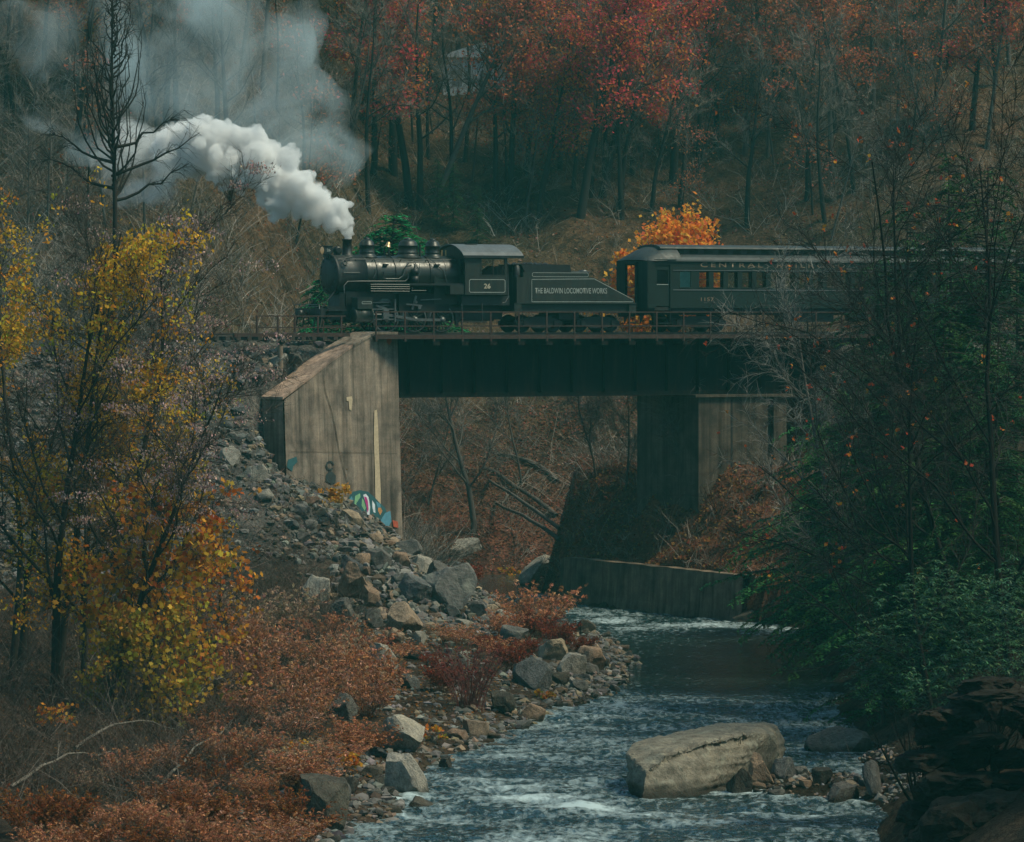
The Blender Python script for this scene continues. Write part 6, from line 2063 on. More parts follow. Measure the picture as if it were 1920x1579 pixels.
# ---------------------------------------------------------------- orange bush behind the coach
def leaf_blob(g, rng, c, rad, n, size, cols, mat=0, star=False, lump=.55, hollow=.35, seed=0, hang=0.0):
    m = max(6, n // 24)                                   # ragged sprays of leaves rather than one ball
    sc = rvec(rng, m) * (rng.random((m, 1)) ** .45) * rng.uniform(.8, 1.12, (m, 1))
    sr = rng.uniform(.08, .24, m)
    w = sr ** 1.4; i = rng.choice(m, n, p=w / w.sum())
    P = sc[i] + rng.normal(0, .85, (n, 3)) * sr[i][:, None] * np.array([1, 1, .75])
    C = np.array(c)[None] + P * np.array(rad)[None]
    leaves(g, rng, C, size, pick_cols(rng, len(C), cols, .2), mat, .35, star, .7, hang)
def simple_stems(rs, h, n, spread, r, bark, wig=.12):
    out = []
    for k in range(n):
        a = rs.uniform(0, 6.28); s = rs.uniform(.1, 1) * spread
        d = Vector((math.cos(a) * s, math.sin(a) * s, 1)).normalized()
        sp = [dict(seg=6, wig=wig, up=.06), dict(n=(4, 7), start=.3, ang=(25, 55), len=(.25, .5), seg=4, wig=.18, up=.04, rad=.5)]
        o = grow(rs, (0,0,-.3), tuple(d), h * rs.uniform(.7, 1.0), r * rs.uniform(.7, 1.1), sp, tip=.25)
        out.append(o)
    return out
def shrub_thing(name, label, cat, base, blobs, nleaf, size, cols, h, nst, spread, r, seed, bark=GREY_BARK, star=False, group=None, ntw=700, twl=(.3,.8), lump=.5, mat='leaf', hang=0.0, tww=.014):
    """blobs: list of (centre offset, radii, share of leaves)"""
    rs = random.Random(seed); rng = np.random.default_rng(seed)
    t = thing(name, label, cat, base, 0, group)
    st = simple_stems(rs, h, nst, spread, r, bark)
    g = Geo()
    for o in st: g.tubes(o[0], 6, 0, np.array(bark)); g.tubes(o[1], 4, 0, np.array(bark) * 1.2)
    g.build("stems", M['bark'], t)
    if ntw:
        g = Geo(); twigs(g, rng, [b for o in st for b in o[0] + o[1]], ntw, twl[0], twl[1], tww, TWIG_GREY); g.build("twigs", M['twig'], t)
    if nleaf:
        g = Geo()
        for i, (c, rd, sh) in enumerate(blobs):
            leaf_blob(g, rng, c, rd, int(nleaf * sh), size, cols, 0, star, lump, .3, seed + i * 3.3, hang)
        g.build("leaves", M[mat], t)
    return t
y = 229.0
b = V(pix(1262, 600, y).x, y, hz(pix(1262, 600, y).x, y))
hb = pix(1262, 388, y).z - b.z
shrub_thing("orange_bush", "glowing orange leafy bush showing above and through the coach", "bush", b,
            [((0.3,0,hb-2.1),(2.0,1.8,2.1),.34), ((-1.4,0,hb-3.6),(1.9,1.6,1.9),.25), ((1.0,0,hb-3.8),(2.0,1.6,2.0),.21), ((-1.8,-.3,hb-5.6),(2.6,1.6,2.2),.20)],
            9500, .26, [(.88,.34,.05),(.84,.26,.04),(.88,.40,.06),(.80,.44,.07),(.74,.18,.06)], hb * .85, 7, .35, .07, 31, ntw=300, lump=.35)
# small evergreen sprays behind the locomotive

# ---------------------------------------------------------------- hemlocks
def hemlock_proto(seed, h, Lmax, nb, r, dens=1.0, greens=None):
    rs = random.Random(seed); rng = np.random.default_rng(seed)
    greens = greens or [(.020,.075,.030),(.03,.10,.034),(.016,.055,.028),(.05,.11,.034)]
    trunk = [(np.array([(.05*math.sin(i*1.3), .05*math.cos(i), h * i / 9 - .4) for i in range(10)]), np.linspace(r, .02, 10))]
    bo = []; twp = []; nd_c = []; nd_a = []; nd_s = []; col = []
    tP = []; tE = []
    for k in range(nb):
        t = .06 + .93 * (k + rs.random()) / nb
        L = Lmax * (1 - t) ** .5 * rs.uniform(.55, 1.1) + .3
        a = rs.uniform(0, 6.283)
        dirh = Vector((math.cos(a), math.sin(a), 0)); z0 = h * t
        rise = rs.uniform(.05, .30); dr = rs.uniform(.18, .34)
        pts = []
        n = 7
        for i in range(n):
            f = i / (n - 1)
            q = dirh * (L * f) + Vector((0, 0, z0 + L * (rise * f - (rise + dr) * f * f)))
            q += Vector((rs.gauss(0,.04), rs.gauss(0,.04), rs.gauss(0,.03))) * L * .5 * f
            pts.append(q)
        P = np.array([tuple(q) for q in pts]); bo.append((P, np.linspace(.022 * L ** .5 + .008, .005, n)))
        m = int(L / .13 * dens)
        cb = np.array(greens[rs.randrange(len(greens))]) * rs.uniform(.7, 1.25)
        for j in range(m):
            f = .12 + .88 * (j + rs.random()) / m
            ff = f * (n - 1); i = min(n - 2, int(ff)); ff -= i
            A = P[i] * (1 - ff) + P[i+1] * ff
            T = P[i+1] - P[i]; T /= np.linalg.norm(T)
            side = np.cross(T, (0,0,1.0)); side /= np.linalg.norm(side) + 1e-9
            sg = 1 if j % 2 else -1
            d = T * .65 + side * sg * .85 + np.array((0, 0, rs.uniform(-.35, .02)))
            d /= np.linalg.norm(d)
            tl = (.22 + .42 * L ** .5 * .55) * (1 - .55 * f) * rs.uniform(.6, 1.2)
            tP.append(A); tE.append((d, tl, cb))
    g = Geo(); g.tubes(trunk, 8, 0, np.array((.05,.042,.036))); tm = g.mesh("trunk", M['bark'])
    g = Geo(); g.tubes(bo, 4, 0, np.array((.05,.045,.04))); bm_ = g.mesh("boughs", M['bark'])
    A = np.array(tP); d = np.array([e[0] for e in tE]); tl = np.array([e[1] for e in tE]); cb = np.array([e[2] for e in tE])
    K = 7
    f = (np.arange(K) + .5) / K
    C = A[:, None, :] + d[:, None, :] * (tl[:, None] * f[None])[..., None] - np.array([0,0,1.0]) * (tl[:, None] * f[None] ** 2)[..., None] * .22
    C = C.reshape(-1, 3) + rng.normal(0, .012, (len(A) * K, 3))
    dd = np.repeat(d, K, axis=0); tt = np.repeat(tl, K)
    # needles cross the twig: each little leaf blade spans the twig, lying roughly flat
    up = nrm(np.array([0,0,1.0]) + rng.normal(0, .35, C.shape)); sd = nrm(np.cross(dd, up))
    ax = nrm(sd * np.where(rng.random((len(C), 1)) < .5, 1, -1) + dd * .7)
    bv = nrm(np.cross(up, ax))
    cc = np.clip(np.repeat(cb, K, axis=0) * (1 + rng.normal(0, .3, (len(C), 1))), .004, .4)
    g = Geo(); g.kites(C, ax, bv, np.clip(tt * .6, .12, .30) * rng.uniform(.7, 1.3, len(C)), np.full(len(C), .085), 0, cc)
    # and the twig itself
    E = A + d * tl[:, None] - np.array([0,0,.22]) * tl[:, None]
    g.ribbons(np.stack([A, E], 1), np.full((len(A), 2), .02), nrm(np.cross(d, np.array([0,.2,1.0]))), 0, np.clip(cb * .8, .004, .4))
    return dict(trunk=tm, boughs=bm_, crown=g.mesh("needles", M['needle']), h=h)
def put_hemlock(pr, x, y, h, rz, label, lean=0.0, z=None, group=None, name="hemlock"):
    t = thing(name, label, "evergreen tree", (x, y, hz(x, y) if z is None else z), 0, group)
    k = h / pr['h']; t.scale = (k, k, k); t.rotation_euler = (0, lean, rz)
    link("trunk", pr['trunk'], t); link("boughs", pr['boughs'], t); link("needles", pr['crown'], t)
    return t
H1 = hemlock_proto(51, 20, 5.6, 150, .20, .9)
H2 = hemlock_proto(52, 10, 4.8, 70, .14, 1.0, [(.045,.15,.045),(.07,.17,.045),(.035,.12,.045)])
H3 = hemlock_proto(53, 6, 2.4, 120, .08, 1.0, [(.025,.24,.085),(.035,.28,.09),(.02,.17,.075)])
def gx(px, Y): return pix(px, 800, Y).x
t = put_hemlock(H3, gx(738, 226), 226, 7.2, 1.0, "bright green bushy young hemlock behind the locomotive's bell", z=pix(735, 560, 226).z - 2.3)
t.scale = (t.scale[0] * 1.5, t.scale[1] * 1.5, t.scale[2] * .92)
put_hemlock(H3, gx(712, 227), 227, 5.9, 2.6, "shorter green hemlock between stack and bell", z=pix(735, 560, 227).z - 2.3)
put_hemlock(H3, gx(600, 224), 224, 5.0, 2.0, "small green hemlock showing below the smokebox", z=pix(600, 600, 224).z - 2.8)
for i, (px, py, h) in enumerate(((850, 440, 4.5), (895, 470, 4.0), (820, 420, 4.2))):
    p = hit(px, py); put_hemlock(H1, p.x, p.y, h, i * 1.7, "dark blue-green evergreen shrub on the slope above the cab roof", group="evergreen shrubs above the cab", name="evergreen_shrub")
for i, (px, Y, h, lb) in enumerate(((1735, 176, 15, "tall hemlock rising in front of the coach's far end"), (1815, 170, 14, "tall dark hemlock at the right edge behind the bare thicket"), (1905, 160, 14, "dark hemlock cut by the picture's right border"), (1770, 150, 13, "mid-height hemlock behind the rhododendron"), (1870, 144, 12, "dark lower hemlock at the right border above the ledge"), (1700, 168, 17, "dense dark hemlock standing in front of the coach's rear half"), (1780, 160, 17.5, "dark hemlock right of the dense one, behind bare branches"), (1850, 152, 17, "dark hemlock near the right border above the rhododendron"), (1640, 184, 15.5, "hemlock whose tip reaches the bridge railing"), (1668, 180, 14.5, "green hemlock in front of the right end of the girder"), (1600, 190, 12.5, "green hemlock beside the pier, nearest to the girder"))):
    put_hemlock(H1, gx(px, Y), Y, h, .7 + i * 1.9, lb)
for i, (px, Y, h, lb) in enumerate(((1600, 178, 9.5, "hemlock with light green boughs hiding the river wall's end"), (1532, 200, 11.0, "hemlock reaching left below the end of the girder"), (1548, 193, 8.5, "low hemlock spreading beside the pier's foot"), (1572, 188, 9.0, "spreading green hemlock below the girder beside the pier"), (1690, 158, 9.5, "low hemlock leaning over the rapid"), (1655, 150, 6.0, "small hemlock whose boughs hang over the water above the spit"))):
    put_hemlock(H2, gx(px, Y), Y, h, i * 2.1, lb, -.10)

# ---------------------------------------------------------------- bare trees with fine twigs
def bare_tree(name, label, base, h, r, seed, lean=(0,0), bark=GREY_BARK, twc=TWIG_GREY, ntw=5000, nb=(9,13), start=.22, ang=(25,55), ln=(.35,.6), up=.05, tww=.016, leafcols=None, nleaf=0, lsize=.16, cat="tree", droop=.12, star=True, wig=.06, l2=(5,8), group=None, twl=(.35,1.1)):
    rs = random.Random(seed); rng = np.random.default_rng(seed)
    t = thing(name, label, cat, base, 0, group)
    d = Vector((lean[0], lean[1], 1)).normalized()
    spec = [dict(seg=10, wig=wig, up=.02), dict(n=nb, start=start, ang=ang, len=ln, seg=7, wig=.13, up=up, rad=.48, taper=.45),
            dict(n=l2, start=.2, ang=(25, 60), len=(.3, .55), seg=5, wig=.16, up=up * .5, rad=.5, taper=.4, rmin=.012)]
    out = grow(rs, (0,0,-.5), tuple(d), h, r, spec, tip=.15)
    g = Geo(); g.tubes(out[0], 9, 0, np.array(bark)); g.build("trunk", M['bark'], t)
    g = Geo(); g.tubes(out[1], 6, 0, np.array(bark) * 1.15); g.tubes(out[2], 4, 0, np.array(bark) * 1.4); g.build("branches", M['bark'], t)
    g = Geo(); Q = twigs(g, rng, out[2] + out[1], ntw, twl[0], twl[1], tww, twc, 0, .85, .1, droop)
    P = Q[:, 1]; n2 = len(P)
    d2 = nrm(rvec(rng, n2) + nrm(Q[:, 2] - Q[:, 0])); L2 = rng.uniform(.15, .5, (n2, 1))
    g.ribbons(np.stack([P, P + d2 * L2 * .5, P + d2 * L2 + rvec(rng, n2) * .06], 1), np.full((n2, 3), tww * .6), nrm(np.cross(d2, rvec(rng, n2))), 0, np.clip(np.array(twc)[None] * (1 + rng.normal(0, .3, (n2, 1))), .01, 1))
    g.build("twigs", M['twig'], t)
    if nleaf:
        g = Geo(); i = rng.integers(0, len(Q), nleaf // 3); C = np.repeat(Q[i, 2], 3, axis=0) + rng.normal(0, .05, (len(i) * 3, 3)); leaves(g, rng, C, lsize, pick_cols(rng, len(C), leafcols, .2), 0, .3, star); g.build("leaves", M['leaf'], t)
    return t, out, Q
# right bank
DK = (.016,.015,.0135)
OR2 = [(.50,.14,.03),(.45,.08,.03),(.60,.26,.04),(.38,.06,.04)]
for i, (px, Y, h, r, lean, lb, nl, bk, tc) in enumerate((
   (1700, 158, 19, .15, (-.10, 0), "bare tree with a few orange leaves over the coach roof, leaning left", 130, DK, (.060,.056,.050)),
   (1830, 148, 18, .14, (-.16, 0), "dark bare tree beside the right border reaching left with scattered orange leaves", 90, DK, (.045,.042,.038)),
   (1760, 139, 14, .11, (-.22, .05), "bare tree leaning over the river from the right bank", 20, DK, (.042,.04,.036)),
   (1900, 136, 17, .14, (-.05, 0), "dark bare tree at the right border above the rhododendron", 40, DK, (.04,.037,.034)),
   (1640, 176, 15, .14, (-.20, 0), "pale-twigged bare tree spreading across the coach and girder", 24, (.09,.084,.075), (.20,.19,.17)))):
    bare_tree("bare_tree", lb, (gx(px, Y), Y, hz(gx(px, Y), Y)), h, r, 60 + i, lean, bk, tc, 3400, (14, 18), .14, (30, 62), (.34, .58), .03, .014, OR2, nl * 2, .13, l2=(6, 9))
# far bank trees below the bridge
for i, (px, py, h, r, lean, lb) in enumerate((
   (888, 1000, 10.5, .20, (.02, 0), "forked bare tree standing on red leaves under the girder"),
   (1120, 905, 7, .07, (-.05, 0), "thin dark sapling on the mound above the river wall, left one"),
   (1172, 930, 7.5, .07, (.03, 0), "thin dark sapling in the middle of the mound"),
   (1290, 930, 8, .09, (.0, 0), "dark sapling in front of the pier's corner"),
   (1215, 900, 7, .06, (.16, 0), "slanting thin sapling beside the pier's shaded face"),
   (800, 960, 8, .07, (.2, 0), "leaning bare sapling just right of the wing wall edge"),
   (980, 930, 8, .08, (-.1, 0), "bare sapling behind the fallen logs"))):
    p = hit(px, py)
    bare_tree("bare_tree" if r > .1 else "sapling", lb, p, h, r, 80 + i, lean, (.075,.066,.058), (.13,.115,.10), 1500, (8, 11), .22, (25, 55), (.3, .5), .05, .018, None, 0, cat="tree" if r > .1 else "sapling")
# fallen logs
for i, (a, b, r, lb) in enumerate((((925,868,246),(1046,925,236),.16,"upper long fallen log sloping to the river behind the bridge"), ((905,885,246),(1046,972,235),.15,"middle fallen log under the long upper one"), ((912,905,244),(1050,1000,234),.11,"thin fallen trunk below the middle log"), ((930,960,241),(1050,1018,233),.12,"lowest fallen log just above the pool"), ((1000,890,243),(940,960,241),.07,"short broken branch crossing the fallen logs"))):
    A = hit(a[0], a[1]); B = hit(b[0], b[1])
    o = A.copy(); n = 8; rs = random.Random(i)
    pts = []
    for k in range(n):
        q = A.lerp(B, k / (n - 1)) + Vector((rs.gauss(0,.06), rs.gauss(0,.06), 0)); q.z = max(q.z, hz(q.x, q.y)) + r * .7 + .15 * math.sin(math.pi * k / (n - 1)); pts.append(q - A)
    t = thing("fallen_log", lb, "fallen log", o)
    g = Geo(); g.pipe(pts, np.linspace(r * .7, r, n), 8); gg = g.build("log", M['bark'], t)
    gg.data.attributes["tint"].data.foreach_set("color", np.tile(np.array([.10,.085,.072,1.0]), len(gg.data.vertices)).astype(np.float32))
    g = Geo(); rng = np.random.default_rng(i); twigs(g, rng, [(np.array([tuple(p) for p in pts]), None)], 50, .4, 1.6, .03, (.10,.085,.075)); tag(g.build("branches", M["twig"], t), kind="stuff")

# left bank: the spindly bare tree in front of the smoke
Y = 176.0
p = V(gx(214, Y), Y, hz(gx(214, Y), Y))
def spire_tree():
    rs = random.Random(7); rng = np.random.default_rng(7)
    t = thing("bare_tree", "tall spindly bare tree with upswept branches standing against the smoke", "tree", p)
    H = pix(222, -60, Y).z - p.z
    tr = [(np.array([(.06*math.sin(i*.9), 0, H * i / 14 - .3) for i in range(15)]), np.linspace(.22, .02, 15))]
    zl = pix(222, 372, Y).z - p.z
    br = []; b2 = []
    for k in range(62):
        f = (k + rs.random()) / 62
        z = zl + (H - zl) * f * .95
        a = rs.uniform(0, 6.28); L = (1.0 + 3.0 * (1 - f) ** 1.1) * rs.uniform(.6, 1.15)
        d = Vector((math.cos(a), math.sin(a), 0)); pts = []
        for i in range(8):
            u = i / 7
            q = d * (L * .40 * math.sin(u * 1.75)) + Vector((0, 0, z + L * (.30 * u + .95 * u * u)))
            q += Vector((rs.gauss(0,.07), rs.gauss(0,.07), rs.gauss(0,.05))) * (.4 + u)
            pts.append(tuple(q))
        br.append((np.array(pts), np.linspace(.028 + .03 * (1 - f), .007, 8)))
        for m in range(5):
            i = rs.randint(2, 6); A = Vector(pts[i]); dd = (Vector(pts[i+1]) - A).normalized()
            e = (dd + Vector((rs.gauss(0,.6), rs.gauss(0,.6), rs.gauss(0,.25)))).normalized(); l2 = rs.uniform(.4, 1.1)
            b2.append((np.array([tuple(A), tuple(A + e * l2 * .5), tuple(A + e * l2 + Vector((0,0,-.25 * l2)))]), np.array([.013, .009, .004])))
    for sg, zz, L in ((1, zl - .1, 3.0), (1, zl + .9, 3.4), (-1, zl + .4, 2.8), (-1, zl + 1.4, 2.6), (1, zl + 2.0, 2.6)):   # the long low arms
        pts = [(sg * L * u ** .9, .3 * math.sin(u * 3), zz + .55 * L * u ** 1.3 - .35 * L * max(0, u - .8)) for u in np.linspace(0, 1, 8)]
        pts = [(a + rs.gauss(0,.06), b, c + rs.gauss(0,.06)) if i else (a, b, c) for i, (a, b, c) in enumerate(pts)]; br.append((np.array(pts), np.linspace(.075, .010, 8)))
        for m in range(16):
            i = rs.randint(3, 6); A = Vector(pts[i]); e = Vector((sg * rs.uniform(.2, 1), rs.gauss(0,.5), rs.uniform(-.2, .9))).normalized(); l2 = rs.uniform(.5, 1.3)
            b2.append((np.array([tuple(A), tuple(A + e * l2 * .6), tuple(A + e * l2 + Vector((sg * .1, 0, -.5 * l2)))]), np.array([.014, .009, .004])))
    c = np.array((.035,.032,.029))
    g = Geo(); g.tubes(tr, 8, 0, c); g.build("trunk", M['bark'], t)
    g = Geo(); g.tubes(br, 5, 0, c); g.tubes(b2, 3, 0, c); g.build("branches", M['bark'], t)
    g = Geo(); twigs(g, rng, br + b2, 2200, .2, .7, .011, (.05,.045,.04), 0, .7, .1, .2); g.build("twigs", M['twig'], t)
spire_tree()

# left bank: bare multi-stemmed trees with hanging seed clusters
def seed_clusters(t, rng, Q, n, cols=((.50,.34,.30),(.42,.27,.235),(.56,.40,.36),(.34,.215,.19))):
    far = Q[:, 2]
    n = n * 2 // 3
    i = rng.choice(len(far), n, replace=False)
    C = np.repeat(far[i], 80, axis=0); w = rng.uniform(.14, .30, (n, 1)).repeat(80, axis=0)
    C = C + rng.normal(0, 1, C.shape) * w * np.array([1.25, 1.25, .55]) - np.array([0, 0, .06])
    g = Geo(); leaves(g, rng, C, .095, pick_cols(rng, len(C), cols, .25), 0, .1, False, .6, .8); g.build("seed_clusters", M['plume'], t)
for i, (px, py, h, r, lean, lb, ns) in enumerate((
   (232, 1310, 15.5, .17, (.06, 0), "bare tree with pinkish seed clusters spreading in front of the gravel slope", 110),
   (100, 1300, 15.0, .17, (.10, 0), "dark multi-branched tree at left with pinkish seed clusters among yellow vines", 24),
   (190, 1330, 12.0, .14, (.26, 0), "bare tree leaning right towards the wing wall with pink seed clusters", 80),
   (30, 1260, 12.0, .15, (.12, 0), "dark bare tree at the left border", 8),
   (150, 1240, 11.0, .11, (-.05, .05), "thin bare tree between the two seed-bearing trees", 10))):
    p = hit(px, py)
    t, out, Q = bare_tree("seed_tree", lb, p, h, r, 100 + i, lean, (.034,.030,.026), (.070,.058,.049), 2600, (10, 14), .2, (25, 55), (.34, .56), .05, .015, None, 0, droop=.05)
    seed_clusters(t, np.random.default_rng(i), Q, ns)
# yellow vine-covered trees
def px_blobs(base, Y, lst):
    out = []
    for px, py, rx, ry, sh in lst:
        c = pix(px, py, Y); k = Y / FPX
        out.append(((c.x - base.x, c.y - base.y, c.z - base.z), (rx * k, rx * k * .9, ry * k), sh))
    return out
VINE = [(.68,.38,.03),(.64,.42,.04),(.70,.28,.03),(.46,.40,.05),(.74,.42,.05),(.62,.33,.03)]
def vine_tree(px, py, lst, nleaf, h, lb, seed, cols=VINE, size=.15, nst=4, spread=.3, r=.1, lump=.42, star=False, name="vine_tree", cat="tree", hang=.5, ntw=900):
    b = hit(px, py)
    return shrub_thing(name, lb, cat, b, px_blobs(b, b.y, lst), nleaf, size, cols, h, nst, spread, r, seed, (.05,.044,.038), star, None, ntw, (.3, 1.0), lump, 'leaf', hang)
ORG = [(.62,.25,.03),(.58,.18,.03),(.66,.32,.04),(.50,.13,.03),(.55,.30,.04)]
def leafy(name, label, cat, px, py, h, r, seed, lean, cols, nleaf, size, star=False, nb=(13,17), start=.14, ang=(30,65), ln=(.34,.58), ntw=2200, l2=(6,9), up=.05, jit=.11, per=5, twl=(.3,.9), clump=0.0):
    b = hit(px, py)
    t, out, Q = bare_tree(name, label, b, h, r, seed, lean, (.045,.04,.034), (.08,.068,.058), ntw, nb, start, ang, ln, up, .013, None, 0, cat=cat, droop=.1, l2=l2, twl=twl)
    rng = np.random.default_rng(seed)
    tip = Q[:, 2]
    k = np.array([mnoise.noise(Vector(q) * .55 + Vector((seed, 0, 0))) for q in tip]) > clump
    tip = tip[k]
    i = rng.integers(0, len(tip), nleaf // per)
    C = np.repeat(tip[i], per, axis=0) + rng.normal(0, jit, (len(i) * per, 3))
    base = np.repeat(pick_cols(rng, len(i), cols, .15), per, axis=0)
    g = Geo(); leaves(g, rng, C, size, np.clip(base * (1 + rng.normal(0, .2, (len(C), 1))), .003, 1), 0, .25, star, .7, .5); g.build("leaves", M['leaf'], t)
    return t
leafy("vine_tree", "yellow and orange vine-draped tree filling the upper left", "tree", 110, 1290, 16.4, .15, 121, (-.03, 0), VINE, 7000, .14, nb=(18,22), start=.42, ang=(35,75), ln=(.22,.36), clump=-.1, jit=.16, per=7)
leafy("vine_tree", "orange-yellow vine tree cut by the left border", "tree", 20, 1280, 17.0, .13, 127, (.0, 0), VINE, 5200, .14, nb=(16,20), start=.25, ang=(35,75), ln=(.2,.34), clump=0, jit=.15, per=7)
leafy("vine_tree", "golden-yellow leafy tree in front of the stony embankment", "tree", 285, 1250, 10.2, .12, 122, (.0, 0), VINE[:5], 4800, .14, nb=(16,20), start=.38, ang=(40,80), ln=(.26,.42), clump=-.1, jit=.16, per=7)
leafy("vine_tree", "small yellow-leaved tree between the left border and golden tree", "tree", 150, 1300, 8.6, .10, 123, (.05, 0), VINE + ORG[:3], 3600, .14, nb=(14,18), start=.3, ang=(35,75), ln=(.26,.42), clump=.0, jit=.15, per=6)
leafy("maple_sapling", "orange maple sapling with broad leaves on the left bank", "sapling", 262, 1335, 7.4, .07, 124, (.02, 0), ORG + [(.55,.4,.05)], 2900, .19, True, nb=(20,24), start=.12, ang=(45,80), ln=(.3,.5), ntw=900, clump=-.25, jit=.16, per=4)
leafy("maple_sapling", "smaller orange sapling right of the broad-leaved maple", "sapling", 400, 1290, 4.6, .05, 128, (.05, 0), ORG, 800, .17, True, nb=(12,14), start=.2, ang=(40,75), ln=(.3,.5), ntw=500, clump=-.1, jit=.15, per=3)
leafy("green_bush", "yellow-green low bush under the orange maple sapling", "bush", 330, 1350, 3.4, .05, 125, (.0, 0), [(.42,.30,.04),(.34,.26,.04),(.5,.32,.045),(.22,.21,.04),(.55,.27,.04)], 1500, .16, True, nb=(16,20), start=.08, ang=(45,85), ln=(.5,.8), ntw=700, clump=-.2, jit=.15, per=4)
leafy("green_bush", "olive-yellow bush left of the maple sapling's foot", "bush", 215, 1340, 3.2, .05, 129, (.0, 0), [(.40,.28,.04),(.30,.24,.04),(.45,.30,.045),(.42,.2,.04)], 1200, .15, False, nb=(16,20), start=.08, ang=(45,85), ln=(.5,.8), ntw=700, clump=-.1, jit=.15, per=4)
vine_tree(640, 1005, [(628,922,32,20,1.0)], 420, 1.0, "small golden bush at the foot of the wing wall", 126, [(.62,.36,.06),(.55,.26,.05)], .16, 5, .6, .02, .3, False, "golden_bush", "bush", 0, 60)
p = trk(S(646, 3.3), 3.3); p.z = hz(p.x, p.y)
shrub_thing("dry_weed", "dry tan weed tuft on the ballast beside the abutment top", "weed", p, [((0,0,1.0),(.25,.25,.45),1.0)], 160, .13, [(.5,.33,.14),(.42,.28,.12)], 1.2, 8, .5, .012, 130, ntw=160, twl=(.2,.6))
# scattered orange sprigs among the rocks
for i, (px, py, w, lb) in enumerate(((810,1390,50,"orange sprig beside the upright pale boulder"), (1020,1315,30,"orange sprig at the foot of the slate boulder"), (640,1450,60,"yellow-orange sprig under the lower russet thicket"), (560,1420,60,"orange leafy sprig in the bottom thicket"), (960,1100,40,"yellow-orange bush behind the lichen boulder"), (90,1380,90,"orange sprig in the shaded left corner"), (560,1250,60,"green and orange sprig inside the russet thicket"))):
    b = hit(px, py); k = b.y / FPX * w
    shrub_thing("orange_sprig", lb, "sprig", b, [((0,0,k*.35),(k*.6,k*.6,k*.4),1.0)], 130, .17, ORG + [(.3,.28,.05)], k * .8, 5, .6, .012, 140 + i, ntw=60, twl=(.15,.4), lump=.2)

# ---------------------------------------------------------------- russet dry thickets
def plume_proto(seed, cols, nst=70, h=1.7, spread=.75, sub=9, per=9, stem=(.16,.07,.045)):
    rs = random.Random(seed); rng = np.random.default_rng(seed)
    st = []; side = []
    for k in range(nst):
        a = rs.uniform(0, 6.28); q = rs.random() ** .6 * spread
        hh = h * rs.uniform(.65, 1.1)
        d = Vector((math.cos(a), math.sin(a), 0)); b0 = d * rs.uniform(0, .45)
        pts = [tuple(b0 + d * (q * hh * (u ** 1.5)) + Vector((0, 0, hh * (u - .22 * q * u * u) - .1))) for u in np.linspace(0, 1, 6)]
        st.append((np.array(pts), np.linspace(.010, .004, 6)))
        for j in range(sub):
            u = .40 + .6 * (j + rs.random()) / sub; f = u * 5; i = min(4, int(f)); f -= i
            A = Vector(pts[i]) * (1 - f) + Vector(pts[i+1]) * f
            T = (Vector(pts[i+1]) - Vector(pts[i])).normalized()
            e = (T * .5 + Vector((rs.gauss(0,1), rs.gauss(0,1), rs.gauss(.1,.35))).normalized()).normalized()
            side.append((tuple(A), tuple(e), .36 * (1.15 - u * .75) * rs.uniform(.7, 1.2)))
    A = np.array([s_[0] for s_ in side]); E = np.array([s_[1] for s_ in side]); L = np.array([s_[2] for s_ in side])
    f = (np.arange(per) + .6) / per
    C = A[:, None] + E[:, None] * (L[:, None] * f[None])[..., None] - np.array([0,0,1.0]) * (L[:, None] * f[None] ** 2)[..., None] * .35
    C = C.reshape(-1, 3) + rng.normal(0, .018, (len(A) * per, 3))
    g = Geo(); g.tubes(st, 3, 0, np.array(stem)); sm = g.mesh("stalks", M['twig'])
    g = Geo()
    base = np.repeat(pick_cols(rng, len(A), cols, .16), per, axis=0)
    c = np.clip(base * (1 + rng.normal(0, .28, (len(C), 1))), .005, 1)
    ax = nrm(np.repeat(E, per, axis=0) + rng.normal(0, .45, C.shape)); bv = nrm(np.cross(ax, rvec(rng, len(C)))); LL = .11 * rng.uniform(.6, 1.3, len(C)); g.kites(C, ax, bv, LL, LL * .36, 0, c)
    g.ribbons(np.stack([A, A + E * L[:, None]], 1), np.full((len(A), 2), .008), nrm(np.cross(E, rvec(rng, len(A)))), 0, np.tile(np.array(stem), (len(A), 1)))
    return sm, g.mesh("plumes", M['plume'])
RUS = [(.52,.23,.12),(.58,.28,.16),(.46,.19,.095),(.56,.31,.18),(.48,.20,.08)]
RUSD = [(.24,.075,.03),(.28,.10,.035),(.20,.065,.03),(.32,.12,.035)]
REDD = [(.26,.05,.03),(.30,.08,.035),(.20,.045,.03)]
PINK = [(.50,.28,.18),(.44,.22,.14),(.54,.33,.23)]
PL = {'rus': [plume_proto(201, RUS, 46), plume_proto(202, RUS + PINK, 60, 1.9, .9), plume_proto(208, RUS[:3], 40, 1.5, 1.05)], 'dark': [plume_proto(203, RUSD, 50), plume_proto(204, RUSD + RUS[:2], 44, 1.9, .9)], 'red': [plume_proto(205, REDD, 60, 1.5)], 'twig': [plume_proto(206, [(.14,.045,.04),(.18,.05,.045)], 90, 2.0, .55, 3, 4, (.14,.05,.045))], 'pink': [plume_proto(207, PINK + RUS[:2], 44, 1.8, .95), plume_proto(209, [(.42,.30,.20),(.36,.24,.16)], 40, 1.6, .8)]}
PR = random.Random(14)
